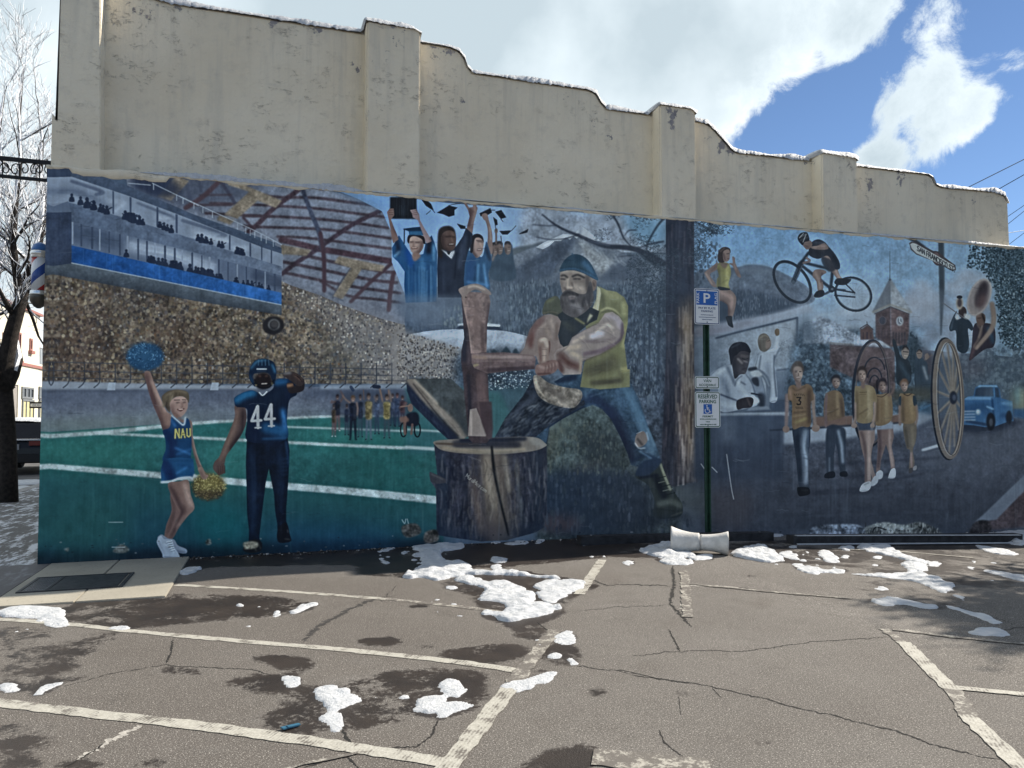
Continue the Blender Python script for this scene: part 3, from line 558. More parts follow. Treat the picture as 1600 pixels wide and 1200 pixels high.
def paint_mountains(c):
    V, F, L, E, ff, R = c.V, c.fill, c.line, c.ell, c.form, c.r
    V()
    # sky, haze and far ridges behind the graduates and the woodcutter
    F([(500,288),(560,300),(700,318),(860,330),(1062,342),(1062,470),(640,480),(612,410),(612,365),(597,331),(560,312)], 0x6f9bd2, sm=0, g=(600,310,620,430,0x86abd9))
    F([(505,290),(540,295),(600,330),(560,318)], 0x5d7596, .6, 4)
    F([(822,320),(900,333),(1000,343),(1045,352),(1040,470),(860,450),(815,395)], 0x8390a8, 1, 5, n=.08)
    for i in range(60): E(R.uniform(825,975), R.uniform(330,395), R.uniform(6,18), R.uniform(3,9), [0x9aa6bb,0x74829b,0xa8b3c5][R.randint(3)], .3, 3)
    F([(975,338),(1045,345),(1042,380),(1000,378)], 0x5f93bd, .85, 5)
    # forest all over the middle
    F([(636,470),(800,395),(1045,395),(1062,480),(1062,700),(860,700),(760,612),(640,602),(632,500)], 0x56667c, sm=0, g=(800,400,800,560,0x4a5a70), n=.1)
    F([(795,392),(830,383),(850,380),(838,400),(800,420)], 0x5a6672, 1, 1); F([(800,408),(860,376),(880,372),(800,440)], 0x4c5870, 1, 2)
    V(800,320,5)
    F([(0,400),(200,320),(480,250),(540,170),(700,290),(900,400),(1150,500),(1150,620),(0,640)], 0x6a768b, 1, .6, 0, n=.07)
    F([(0,520),(300,330),(470,250),(520,270),(420,400),(300,560),(0,640)], 0x46546d, .92, 2, 0, n=.07); F([(520,260),(640,360),(800,440),(700,560),(560,420)], 0x90969f, .85, 2.5, 0, n=.1); F([(680,590),(800,480),(960,400),(1100,520),(1000,620)], 0x4d5a71, .9, 2, 0)
    ff([(185,335),(240,300),(400,230),(480,240),(540,168),(600,210),(690,285),(650,280),(620,300),(580,255),(560,285),(530,240),(505,268),(480,250),(450,275),(420,258),(380,285),(330,285),(290,325),(240,350)], 0xa5afc0, [(((250,320),(420,250)),14,0xc2cbda,.8,5), (((540,180),(520,240)),20,0x7f8ea8,.7,6)], sm=0)
    for i in range(26): x = R.uniform(480,850); y = 250+(x-520)*.5+R.uniform(0,60); L([(x,y),(x+R.uniform(20,70),y+R.uniform(30,70))], R.uniform(3,9), [0xa2acba,0x8a95a1,0xb0bac8][R.randint(3)], .45, .5)
    L([(560,300),(660,400),(800,460)],9,0x9aa3b0,.5,1); L([(500,270),(490,330),(520,400)],16,0x7b8692,.6,2)
    V()
    # trees drawn as soft upright dabs, larger towards the viewer
    wood = [(640,470),(760,444),(815,436),(880,440),(930,445),(1040,430),(1045,560),(900,580),(760,520),(640,520)]
    F([(760,436),(815,428),(880,432),(980,440),(1045,425),(1045,470),(760,480)], 0x4d5d74, .55, 7)
    c.scatter(wood, 1700, (.7,1.5), (1.8,4.2), [0x66788b,0x3f5066,0x7a8b9f,0x35465c,0x5d7085,0x2e3d52], (.2,.55), jit=.08)
    c.scatter([(760,450),(870,440),(870,560),(760,560)], 420, (1.0,1.9), (3,6.5), [0x74879a,0x3a4a60,0x2f4056,0x667a8d], (.25,.55), jit=.08)
    F([(630,462),(770,455),(775,520),(680,525),(632,500)], 0x5d6c84, .75, 8); F([(640,440),(700,455),(780,450),(775,490),(640,490)], 0x6b7b94, .5, 10)
    c.scatter([(690,480),(760,470),(770,515),(690,512)], 160, (1,2), (2,5), [0x7d8a92,0x4f6072], (.4,.7))
    # far-side right woods between the man and the tree
    F([(970,470),(1060,460),(1064,560),(1064,760),(990,660),(975,560)], 0x46556c, 1, 5, n=.15)
    c.scatter([(965,450),(1045,440),(1045,640),(985,620)], 850, (.8,1.8), (1.5,5), [0x5f7186,0x33435a,0x3b4c64,0x6a7c90,0x2b3a50], (.35,.75))
    for x in (1008,1015,1030): L([(x,470),(x+R.uniform(-3,3),600)], R.uniform(1.5,4), 0x2c3a50, .7, .5)
    # the white dome roof far off
    V(620,430,5.714)
    ff([(90,560),(200,515),(400,490),(650,485),(900,492),(1100,530),(1260,590),(1260,720),(800,720),(90,760)], 0x9fadc4, [(((300,560),(700,530)),50,0xb2bed1,.8,20), (((900,640),(1180,680)),40,0x8494ae,.6,20)], n=.05)
    L([(550,445),(700,432),(915,450)],16,0xb9c4d4,1,.3); F([(530,480),(560,455),(905,462),(945,495),(740,485)], 0x2b3850, 1, .3, 0); L([(800,452),(915,455)],12,0xc2ccd9,1)
    F([(-20,500),(150,525),(420,610),(585,700),(600,1010),(500,945),(80,915),(-40,930)], 0x8b8688, .85, 7/2)
    c.scatter([(0,520),(150,530),(560,650),(600,1000),(500,940),(80,910),(0,900)], 1100, (4,9), (5,11), [0x9c948f,0x4b474a,0xb1aaa6,0x3a3a42,0x7a716a,0x8f8a8a,0x655c58], (.5,.95))
    V(620,430,5.714)
    F([(560,700),(1100,690),(1280,850),(1280,1130),(800,1130),(560,1100)], 0x374a60, 1, 6, n=.2)
    F([(800,1010),(1200,1000),(1100,1200),(800,1250)], 0x3b6072, .9, 8)
    V(); F([(634,606),(660,600),(780,612),(820,690),(690,705),(634,712)], 0x336870, .95, 2, 0); L([(634,671),(700,675)],3,0xa8b3b8,.8,.4); L([(634,699),(700,703)],5,0xa8b3b8,.9,.4); V(620,430,5.714)
    for x, s in ((975,60),(870,30),(1060,40)): F([(x-s*.7,700),(x-s*.2,680-s*.5),(x,700-s),(x+s*.2,680-s*.5),(x+s*.7,700)], 0x2b3d4c, .9, .4)
    c.scatter([(800,850),(1200,850),(1180,1000),(820,1030)], 330, (4,9), (3,8), [0x8fa2b3,0x2a394d,0xb5c3cf,0x3c5165,0x22304a], (.5,.9))
    # ground between the feet
    V(800,520,5.714)
    F([(560,660),(720,630),(860,700),(1080,1210),(1500,1210),(1500,2100),(200,2100),(280,1000)], 0x3d4c50, 1, 3, 0, n=.15)
    V(880,660,5.333)
    F([(-160,-60),(100,-180),(480,0),(620,400),(600,500),(-200,500)], 0x46565a, 1, 10, n=.14)
    for q, col, a in [(((-100,0),(60,-80),(120,60),(-60,160)),0x5c6c68,.6),(((150,120),(430,100),(470,330),(200,340)),0x2c3742,.7),(((60,380),(350,350),(330,400),(80,440)),0x604f4c,.6),(((-160,100),(-60,40),(-80,300),(-150,330)),0x66624c,.45),(((-160,430),(600,440),(700,900),(-160,900)),0x263650,.9),(((-180,780),(60,790),(160,840),(60,900),(-180,900)),0x594349,.8),(((900,520),(1200,520),(1200,760),(950,700)),0x4a565e,.8),(((1240,560),(1560,560),(1500,900),(1250,880)),0x4c4652,.7)]: F(q, col, a, 14/2)
    c.scatter([(-200,-60),(300,0),(420,100),(560,420),(-200,420)], 420, (4,12), (10,30), [0x65756e,0x333f47,0x6f6f5e,0x2a343e,0x56665f], (.12,.4))
    c.scatter([(-200,420),(900,420),(1100,900),(-200,900)], 420, (5,16), (12,40), [0x4b5c78,0x1d2a40,0x3a4b66,0x22304a,0x40505c], (.12,.4))
    V(880,660,5.333)
    for i in range(14): x = R.uniform(150,900); y = R.uniform(350,600); L([(x,y),(x+R.uniform(-6,6),y+R.uniform(60,200))], 4, 0x7484a0, .25, .3)
    # the big pine
    V(); F([(1040,338),(1086,340),(1086,560),(1092,752),(1030,756)], 0x20273a, .5, 5, 0)
    V()
    ff([(1040,338),(1084,340),(1084,560),(1088,752),(1048,760),(1032,750),(1040,560)], 0x39394a, [(((1072,470),(1076,620),(1078,745)),22,0x75665f,.95,5), (((1062,600),(1064,740)),16,0x62555a,.7,5), (((1045,345),(1048,560),(1044,740)),16,0x262b3d,.9,6), (((1060,345),(1062,470)),40,0x2b3348,.7,8)], sm=0, n=.1)
    c.clip([(1040,338),(1084,340),(1084,560),(1089,754),(1048,762),(1030,752),(1040,560)], 0)
    for i in range(420):
        x = R.uniform(1034,1090); y = R.uniform(340,750); lit = x > 1058+R.uniform(-6,10) and y > 470
        L([(x,y),(x+R.uniform(-2,2),y+R.uniform(12,40))], R.uniform(.7,2.2), ([0x94847f,0x4a3d44,0xa89891,0x2f2732] if lit else [0x1d2233,0x46475a,0x2c3044,0x554d5c])[R.randint(4)], R.uniform(.3,.8), .3)
    c.clip()
    V(800,320,5)
    L([(235,80),(310,140),(400,195),(510,240),(600,280),(720,325),(860,335),(960,350),(1080,400),(1180,460)], [9,14,24,34,42,46], 0x2e3546, 1, .3); L([(520,235),(620,290),(760,320)],10,0x56607a,.7,.5)
    for q, w in [(((160,158),(280,168),(340,165),(400,195)),9), (((190,255),(300,275),(420,265),(520,235)),10), (((930,330),(870,260),(830,160),(790,90)),16), (((880,240),(910,205),(970,200)),9), (((1080,400),(1050,330),(1120,190),(1190,100)),16), (((1060,300),(980,270)),7), (((1190,120),(1120,80)),14), (((960,350),(1080,310),(1180,290)),14), (((820,410),(950,395)),7), (((1000,380),(1100,450),(1190,470)),26), (((1400,130),(1500,170),(1600,230)),12), (((1410,260),(1500,210),(1590,130)),10)]: L(q, [w*.5,w], 0x2b3344, .95, .3)
    def needles(x, y, n, rx, ry, a=.7):
        for i in range(n):
            t = R.uniform(0,6.28); r = R.rand()**.6; px, py = x+rx*r*math.cos(t), y+ry*r*math.sin(t)
            L([(px,py),(px+R.uniform(-22,22),py+R.uniform(-20,14))], R.uniform(2,5), [0x273444,0x334352,0x1f2b3a,0x46586a][R.randint(4)], R.uniform(.4,1)*a, sm=0)
    for q in [(700,240,90,70,60,.6),(1010,140,90,60,60,.6),(1060,90,120,140,40,.8),(1000,280,90,80,60,.7),(1090,360,200,110,80,.9),(980,540,330,110,110,.75),(1040,460,260,130,90,.9),(1110,560,280,90,150,1),(1000,640,130,80,80,.5),(1480,200,320,120,90,.95),(1560,170,250,120,70,.95),(1470,360,260,90,90,.85),(1420,420,110,40,90,.8),(1060,860,260,110,90,.55),(1090,980,180,60,180,.5),(780,100,60,60,30,.5),(1240,560,260,90,220,.8),(1170,700,200,90,120,.7),(1130,780,160,80,110,.6),(1280,420,160,90,90,.8),(1610,130,140,90,50,.9),(1640,200,100,100,40,.8)]: needles(*q)
    L([(1075,900),(1070,1200)],10,0x2b394e,.6,.5)

def paint_graduates(c):
    V, F, L, E, ff, R = c.V, c.fill, c.line, c.ell, c.form, c.r
    V(580,290,6.154)
    bl = 0x28588c
    # distant three
    ff([(1150,700),(1180,560),(1200,540),(1250,545),(1270,600),(1300,560),(1350,570),(1360,640),(1370,720),(1380,900),(1150,900)], 0x3a5068, [(((1180,760),(1340,800)),60,0x33475f,.8,20)], b=.5)
    for x, y in ((1185,610),(1232,600),(1310,600)): ff([(x-32,y-20),(x-20,y-58),(x+20,y-58),(x+34,y-20),(x+26,y+50),(x,y+68),(x-24,y+45)], 0x7a645e, [(((x-26,y-40),(x,y-56),(x+26,y-40)),26,0x2d2a30,.9,4), (((x-20,y+10),(x-16,y+50)),16,0x4c3f40,.7,6), (((x+5,y-5),(x+26,y-5)),6,0x2c2628,.7,1), (((x+2,y+30),(x+22,y+28)),6,0xb0a098,.7,1)])
    L([(1165,720),(1190,650)],20,0x8a7068,.8,.5); L([(1200,560),(1200,440)],18,0x76605a,1); E(1200,440,16,26,0x7d665e); L([(1255,580),(1245,490)],9,0x454550,.9)
    # caps in the air
    for q in [((475,130),(540,150),(575,180),(600,240),(580,235),(525,200)), ((630,265),(745,195),(830,215),(800,240),(800,290),(745,305),(690,280)), ((820,368),(905,395),(905,420),(860,420)), ((1040,270),(1145,220),(1160,262),(1100,300),(1050,300)), ((1190,255),(1250,238),(1298,310),(1245,325)), ((1170,305),(1210,335),(1215,380),(1190,390)), ((1230,440),(1350,435),(1310,475),(1260,475)), ((1420,465),(1510,420),(1500,455),(1450,468))]: F(q, 0x1d2029, 1, 0, 0)
    for q in [((580,225),(610,265)), ((570,245),(530,280)), ((745,195),(790,185),(820,180),(860,178)), ((1155,240),(1190,240)), ((1245,325),(1265,350)), ((1190,385),(1200,440)), ((1350,435),(1390,390)), ((1440,465),(1425,470))]: L(q, 6, 0x2a2d36, .9, sm=0)
    # right graduate with the raised cap
    ff([(1085,270),(1060,290),(1080,330),(1100,350),(1120,440),(1115,560),(1100,640),(1160,660),(1165,560),(1160,450),(1130,340),(1115,280)], 0x8a6d66, [(((1090,360),(1110,480),(1110,600)),20,0x5c4748,.7,8), (((1140,400),(1150,520)),14,0xa88c82,.6,6)])
    ff([(900,640),(980,640),(1060,690),(1090,600),(1105,540),(1135,620),(1155,700),(1150,780),(1125,850),(1135,1000),(1000,980),(890,960),(895,800)], bl, [(((960,720),(940,900)),80,0x1f4a86,.8,20), (((1030,760),(1020,960)),16,0x4f95d8,.8,8), (((1080,760),(1110,980)),20,0x4a90d6,.7,10), (((1000,780),(990,930)),12,0x1a3a6c,.8,6), (((1100,600),(1140,720)),26,0x1d2c48,.8,10), (((930,930),(1120,960)),30,0x3d7cc0,.7,10)])
    ff([(960,560),(965,500),(1000,470),(1050,475),(1080,520),(1075,600),(1062,660),(1015,700),(985,670),(968,640)], 0xa08078, [(((965,520),(975,640),(1010,690)),30,0x60484a,.8,10), (((1020,540),(1070,545)),9,0x2e2226,.9,2), (((1005,530),(1070,532)),5,0x3c2c2c,.8,1), (((1045,550),(1060,590)),10,0xbb9c90,.8,3), (((1020,625),(1060,620)),13,0x5c2c2e,.9,2), (((1025,620),(1055,617)),6,0xd8cfc8,.9,1)])
    F([(950,640),(958,520),(985,475),(1030,468),(1070,495),(1082,550),(1070,530),(1040,505),(1000,510),(985,560),(975,640)], 0x201c22)
    # middle graduate in black
    ff([(905,160),(940,215),(975,210),(985,160),(1000,180),(1022,220),(1010,270),(985,360),(975,440),(965,500),(910,470),(920,400),(945,300),(930,240),(890,175)], 0x80625e, [(((930,390),(955,290),(950,240)),30,0x5a4347,.7,10), (((985,200),(1000,260),(975,380)),18,0x9f8078,.6,8), (((945,225),(985,260)),12,0x5c4346,.6,4)], sm=0)
    ff([(640,640),(700,610),(780,620),(820,580),(880,490),(910,410),(975,470),(965,560),(930,640),(900,760),(890,900),(895,1080),(640,1080),(632,800)], 0x222a3e, [(((900,500),(880,640),(850,780)),50,0x303b54,.8,16), (((820,650),(800,900)),14,0x141a2a,.9,6), (((690,740),(700,1000)),30,0x2c364c,.7,14), (((860,560),(840,800)),10,0x455068,.5,4), (((940,480),(930,600)),20,0x161c2c,.8,8)], sm=0)
    ff([(640,660),(638,520),(650,430),(700,395),(760,395),(800,430),(812,500),(805,560),(790,600),(700,620),(680,700)], 0x2c2423, b=.3)
    ff([(670,520),(690,460),(745,435),(800,455),(815,520),(808,590),(780,625),(735,632),(690,600)], 0x5f4843, [(((680,480),(690,600),(730,630)),36,0x3a2b2b,.8,12), (((775,460),(800,500)),20,0x7f655c,.7,8), (((715,495),(765,492)),11,0x241a1c,.9,3), (((780,495),(806,500)),10,0x241a1c,.9,3), (((770,510),(785,545)),14,0x76594f,.8,4), (((740,572),(795,570)),12,0x2e1c1c,.9,2), (((748,568),(790,565)),6,0xc9bdb2,.9,1)])
    F([(670,615),(740,650),(800,625),(800,650),(770,712),(730,680)], 0xaab0bd, 1, .3, 0); F([(725,640),(765,640),(750,670),(735,665)], 0x23242c, 1, 0, 0); L([(668,622),(765,712)],6,0x161b28,.9,sm=0)
    # left graduate with the diploma board
    F([(180,115),(435,110),(437,325),(180,322)], 0x1a1d24, 1, .2, 0)
    for i in range(24): x = R.uniform(190,430); L([(x,125),(x,315)], 4, 0x2c3340, .5)
    for i in range(5): L([(270+i*18,190+R.uniform(0,30)),(270+i*18,290)], 3, 0x3f5670, .5)
    gown = [(265,480),(340,600),(400,690),(500,660),(520,560),(580,480),(610,560),(632,640),(632,820),(628,1120),(330,1130),(315,960),(320,830),(260,740),(205,690),(200,600)]
    ff(gown, bl, [(((230,500),(260,600),(250,660)),40,0x1c2840,.85,14), (((560,510),(550,640)),50,0x1a2336,.9,16), (((350,640),(380,760)),60,0x1f529c,.8,16), (((215,690),(270,640)),20,0x5d9acb,.7,8), (((600,580),(600,720)),24,0x4e8bc0,.7,10), (((480,700),(500,800)),40,0x3d76ac,.6,14)], sm=0)
    c.clip(gown, 0)
    for i in range(34): x = R.uniform(330,630); L([(x,R.uniform(760,840)),(x+R.uniform(-10,10),1120)], R.uniform(4,12), [0x4a80b4,0x1c4578,0x6396c4,0x173a68][R.randint(4)], .5, .6)
    c.clip()
    for q, lt in [([(150,260),(175,225),(215,225),(220,290),(190,330),(215,400),(250,480),(262,520),(210,560),(195,500),(180,400),(165,320)],0), ([(372,240),(430,230),(460,280),(470,340),(520,430),(570,510),(580,540),(530,560),(490,470),(450,340),(400,310),(390,270)],1)]: ff(q, 0x7e6460 if not lt else 0x917a80, [((q[5],q[6]),26,0x5a4548,.6,10), ((q[1],q[2]),14,0x5c4640,.5,4)], sm=0)
    for k in range(3): L([(388+k*4,252+k*17),(440,244+k*19)],6,0x6a5558,.8); L([(170,245+k*20),(212,240+k*20)],6,0x5b4744,.8)
    ff([(365,520),(400,490),(450,485),(500,510),(505,570),(490,620),(450,665),(420,660),(385,640),(368,590)], 0xa28880, [(((490,540),(470,640),(430,660)),34,0x604b4a,.8,12), (((375,530),(410,500)),20,0xbfa396,.6,8), (((375,548),(402,546)),10,0x33262a,.85,2), (((425,550),(465,550)),10,0x33262a,.85,2), (((408,550),(404,590),(420,592)),10,0x86665f,.8,3), (((390,606),(440,605)),13,0x5a3030,.9,2), (((395,602),(432,601)),6,0xd9d1ca,.9,1)])
    L([(370,540),(470,545)],3,0x5a5055,.5); F([(400,650),(460,655),(470,690),(420,730),(395,700)], 0x8a6e66, 1, .5)
    F([(345,530),(360,480),(420,478),(500,490),(520,560),(500,560),(485,520),(420,490),(375,505),(360,560)], 0x241f25); F([(300,420),(400,405),(470,400),(485,440),(500,480),(440,478),(365,478),(360,445)], 0x20496f, 1, 0, 0); F([(300,420),(400,408),(468,402),(480,440),(400,440),(360,440)], 0x18324c, 1, 0, 0); F([(365,448),(485,445),(495,480),(365,478)], 0x2f6694, .9, .3, 0); L([(318,430),(316,560)],11,0x25303f,.9)
    c.V(); F([(630,462),(700,470),(700,500),(632,498)], 0x6a7a92, .55, 4); F([(683,462),(735,462),(735,480),(683,480)], 0x5a6980, .6, 3)

def paint_woodcutter(c):
    V, F, L, E, ff, R = c.V, c.fill, c.line, c.ell, c.form, c.r
    sk = 0x8b7570
    # left flying half log
    V(480,540,6.154)
    ff([(950,330),(1010,320),(1380,318),(1510,440),(1570,860),(1450,930),(1350,900),(1240,800),(1100,660),(1000,560),(960,440)], 0x474d52, [(((980,400),(1060,560),(1250,760),(1400,890)),110,0x242c42,.95,14), (((985,335),(1150,520),(1330,680),(1500,870)),70,0x786f69,.95,10), (((1030,330),(1250,560)),26,0x958a80,.7,8), (((1020,370),(1280,700),(1450,870)),9,0x221f28,.9,2), (((1420,560),(1540,850)),60,0x3b4148,.8,20)], sm=0, n=.08)
    for i in range(22): t = R.rand(); x = 1020+t*380; y = 350+t*420; L([(x,y),(x+60,y+75)], R.uniform(3,8), [0xa3988c,0x5b5450,0x6f665f][R.randint(3)], .5, .4)
    for i in range(60): t = R.rand(); x = 985+t*380+R.uniform(-30,10); y = 420+t*460; L([(x,y),(x+24,y+34)], R.uniform(4,10), [0x1a2134,0x3a4560,0x2c3650][R.randint(3)], .6, .4)
    # man: legs first
    V(800,520,5.714)
    jeans = [(370,440),(480,380),(620,355),(1020,365),(1080,490),(1140,620),(1200,800),(1290,1020),(1320,1110),(1290,1190),(1180,1215),(1060,1180),(1030,1080),(960,920),(880,770),(800,680),(720,645),(620,680),(450,770),(330,850),(300,1000),(180,930),(240,800),(420,620),(480,520)]
    F([(180,930),(300,860),(330,850),(310,1010),(300,1120),(230,960)], 0x26334a, 1, .4)
    ff(jeans, 0x33506f, [(((860,700),(960,860),(1060,1120)),110,0x222f4c,.9,24), (((640,600),(760,600),(900,740)),80,0x25365a,.8,24), (((1000,480),(1090,660),(1180,880),(1250,1060)),70,0x456d92,.85,22), (((400,430),(560,400)),50,0x1e2d48,.9,10), (((700,510),(850,470),(1000,420)),14,0x5a82a6,.6,6), (((720,540),(900,480)),10,0x27405f,.7,4), (((700,570),(860,520)),10,0x5379a0,.5,4), (((660,420),(660,580)),26,0x4d7498,.5,12), (((330,830),(460,760),(640,670)),40,0x1c2740,.8,14), (((1060,1150),(1180,1090),(1290,1130)),20,0x20365a,.8,8), (((1140,1060),(1240,1120)),16,0x456f98,.7,6), (((1210,860),(1270,1010)),20,0x5680a4,.6,8)], sm=0, n=.1)
    c.clip(jeans, 0)
    for i in range(46): x = R.uniform(640,1290); y = R.uniform(400,1150); L([(x,y),(x+R.uniform(5,30),y+R.uniform(20,60))], R.uniform(3,8), [0x5f86aa,0x24385a,0x6d93b4][R.randint(3)], .22, .8)
    c.clip()
    ff([(1110,910),(1170,880),(1200,920),(1205,970),(1170,1010),(1120,1020),(1095,980)], 0x7d6d68, [(((1120,950),(1160,1000)),20,0x4c4548,.7,6)]); L([(1095,985),(1130,1030),(1185,1030)],9,0xb8c3d0,.9,.3); L([(1200,890),(1215,960)],8,0xb0bccb,.8,.3); L([(1110,900),(1160,880)],5,0x93a5ba,.7)
    F([(620,352),(720,330),(1020,318),(1022,362),(820,385),(640,375)], 0x232c40, 1, .3, 0); 
    for x in (690,810,960): L([(x,332),(x,400)],14,0x35507a if x<900 else 0x52627a,.8,.3)
    # boot
    V(880,660,5.333)
    ff([(600,440),(800,330),(830,380),(890,520),(950,620),(990,680),(985,770),(900,800),(760,790),(755,640),(700,520)], 0x2f3a3c, [(((810,350),(850,460),(890,560)),22,0x6c7358,.9,6), (((770,460),(840,620)),60,0x1b2431,.9,14), (((800,680),(900,660),(970,690)),50,0x4a564f,.85,14), (((770,720),(960,740)),10,0x232e34,.8,5), (((640,460),(780,440)),26,0x1a2436,.9,8), (((900,780),(985,750)),12,0x5a6450,.6,5)])
    for k in range(5): L([(775+k*18,470+k*34),(850+k*20,450+k*34)],7,0x70775e if k%2 else 0x171f2a,.8)
    L([(690,480),(760,700),(770,790)],10,0x22304a,.7,1); F([(620,800),(1000,760),(1030,800),(700,860)], 0x1d2a40, .6, 4)
    F([(600,440),(660,330),(800,300),(812,340),(760,400),(700,440)], 0x22375a, .95, .8)
    # right flying half log
    V(800,520,5.714)
    ff([(-170,960),(-60,760),(100,560),(190,400),(210,520),(330,640),(520,680),(640,600),(650,640),(470,740),(330,830),(210,930),(0,1010),(-120,1010)], 0x2a3345, [(((0,760),(200,560)),60,0x3d475c,.8,18), (((100,900),(400,720)),40,0x1c2436,.8,14), (((230,600),(400,690)),20,0x161d2c,.8,6)], sm=0, n=.15)
    c.clip([(-170,960),(-60,760),(100,560),(190,400),(210,520),(330,640),(520,680),(640,600),(650,640),(470,740),(330,830),(210,930),(0,1010),(-120,1010)], 0)
    for i in range(260): t = R.rand(); x = -170+t*600+R.uniform(-60,60); y = 1000-t*420+R.uniform(-160,160); L([(x,y),(x+R.uniform(25,60),y-R.uniform(15,45))], R.uniform(4,11), [0x66707f,0x121927,0x4d5665,0x7d8591][R.randint(4)], R.uniform(.3,.7), .3)
    c.clip()
    ff([(190,390),(240,385),(330,450),(480,490),(590,505),(625,540),(615,600),(560,665),(470,670),(330,630),(240,570),(200,480)], 0x85796f, [(((210,410),(230,500),(300,580)),14,0xaf9f8a,.8,4), (((280,470),(460,600)),40,0x6d635e,.7,14), (((520,520),(600,550)),24,0xa3968a,.8,8), (((560,660),(610,590)),8,0x403a3c,.8,2), (((230,440),(330,620),(500,670)),6,0x4c4340,.7,2)], n=.12)
    for k in range(5): c.ring(500+k*6,585,30+k*22,24+k*14,5,0x5b524d,.4,20,.5)
    # chopping stump
    V(640,640,5)
    st = [(190,270),(400,330),(640,350),(900,330),(1062,280),(1075,420),(1070,800),(1050,920),(980,960),(760,1020),(560,1030),(330,1000),(210,980),(205,620),(160,560),(155,490),(215,510)]
    ff(st, 0x37384a, [(((640,350),(660,600),(700,1000)),200,0x5e5250,.95,34), (((240,340),(260,640),(260,960)),90,0x2a3448,.8,26), (((1000,330),(1020,600),(980,900)),110,0x2b3347,.85,26), (((600,380),(620,600),(660,760)),50,0x81736a,.8,18), (((740,370),(780,640)),30,0x8a7c6e,.7,14), (((830,400),(880,880)),30,0x5d6068,.6,14), (((500,560),(560,960)),60,0x5c4c4c,.7,20), (((420,500),(470,1000)),30,0x2a2c3c,.7,12)], sm=0, n=.12)
    c.clip(st, 0)
    for i in range(420):
        x = R.uniform(190,1075); y = R.uniform(330,960); mid = 460 < x < 860
        L([(x,y),(x+R.uniform(-16,16),y+R.uniform(30,70)),(x+R.uniform(-14,14),y+R.uniform(80,160))], R.uniform(3,11) if not mid else R.uniform(2,7), ([0x948375,0x4a4040,0x74665e] if mid else [0x10172a,0x6a6872,0x1c2436,0x77747c])[R.randint(3)], R.uniform(.3,.75), .35)
    F([(190,900),(560,960),(900,920),(1080,880),(1080,1050),(190,1050)], 0x1e2c44, .65, 10)
    F([(560,850),(700,900),(720,1010),(600,1010)], 0x55464a, .7, 6); c.clip()
    ff([(200,280),(190,250),(300,235),(640,220),(960,215),(1060,265),(1058,290),(960,325),(700,350),(440,345),(260,320)], 0x7c7068, [(((360,270),(560,265),(840,275)),60,0x3c3c48,.95,12), (((260,300),(560,330),(900,310)),24,0x95836f,.9,8), (((960,240),(1040,280)),50,0x8b8580,.8,14), (((210,265),(330,270)),12,0x5d5048,.9,4), (((400,240),(900,230)),30,0x2c3040,.9,8)])
    for k in range(4): L([(240,292+k*9),(500,322+k*8),(800,322+k*5)],3,0x5f5348,.5,.3)
    L([(200,268),(560,272)],7,0x4f4035,.8,.5); L([(640,290),(660,480),(710,720),(745,860),(770,980)],[16,22,18,20,10],0x14161f,1,.5); L([(668,480),(720,720),(760,880)],6,0x877766,.6,.5)
    ff([(155,490),(190,500),(275,540),(280,570),(210,580),(165,560)], 0x3d3d48, [(((170,505),(260,545)),10,0x6a6668,.7,4)])
    # two lines of scratched lettering
    c.text('MuralMice.com', 452, 500, 3.0*.62, 2.35*.62, -1.9*.9, 3.0*.9, 4, 0xa9a294, .75, gap=2.2)
    for k in range(8): L([(455+k*13,362+k*4),(462+k*13,372+k*5)],4,0x8e867e,.5)
    # axe
    V(620,430,5.714)
    ff([(575,180),(600,560),(575,680),(572,780),(590,900),(600,1060),(640,1460),(680,1500),(800,1500),(850,1440),(820,1100),(812,880),(800,700),(790,400),(700,200)], 0x493b42, [(((600,500),(600,760)),50,0x31303f,.9,14), (((750,900),(770,1150),(790,1400)),90,0x664e50,.85,18), (((640,900),(660,1400)),30,0x2d2a38,.8,10)], sm=0, n=.08)
    ff([(575,200),(600,150),(820,160),(835,240),(805,450),(800,690),(690,700),(660,700),(640,500),(600,320)], 0x876c68, [(((600,220),(620,420),(660,640)),16,0x9b7f78,.8,6), (((700,250),(720,600)),60,0x866a66,.7,20), (((820,260),(795,600)),26,0x5b4548,.8,10), (((760,440),(770,690)),26,0x644c4c,.7,8)], sm=0, n=.08)
    ff([(550,130),(620,95),(700,78),(770,100),(832,150),(838,180),(780,165),(700,130),(620,180),(600,230),(580,190)], 0x8f7a74, [(((640,110),(700,100),(780,130)),20,0xa9968c,.8,6)])
    for i in range(40): x = R.uniform(610,790); y = R.uniform(200,660); L([(x,y),(x+R.uniform(-4,8),y+R.uniform(20,70))], R.uniform(3,7), [0x95807c,0x634e4e,0x59454a][R.randint(3)], .4, .5)
    E(615,200,7,7,0x2a2025,.8)
    V(640,640,5)
    ff([(470,0),(520,-10),(560,90),(600,200),(590,210),(455,208)], 0x8f7d78, [(((480,20),(480,200)),14,0xa8968e,.7,5)], sm=0); F([(540,-60),(640,-60),(650,150),(640,235),(600,210),(560,100)], 0x4d3b42, .95, .6, 0)
    V(620,430,5.714)
    ff([(665,700),(800,695),(960,690),(1220,715),(1240,745),(1230,840),(1000,860),(810,880),(690,830),(668,790)], 0x735a5c, [(((700,730),(1210,735)),34,0x8f7573,.9,8), (((690,770),(1200,770)),8,0xa08682,.6,3), (((820,850),(1220,830)),40,0x4d3b42,.95,10), (((680,730),(790,740)),30,0x8b6d63,.9,6), (((690,810),(720,800)),20,0x8d7b5c,.9,5)], sm=0, n=.06)
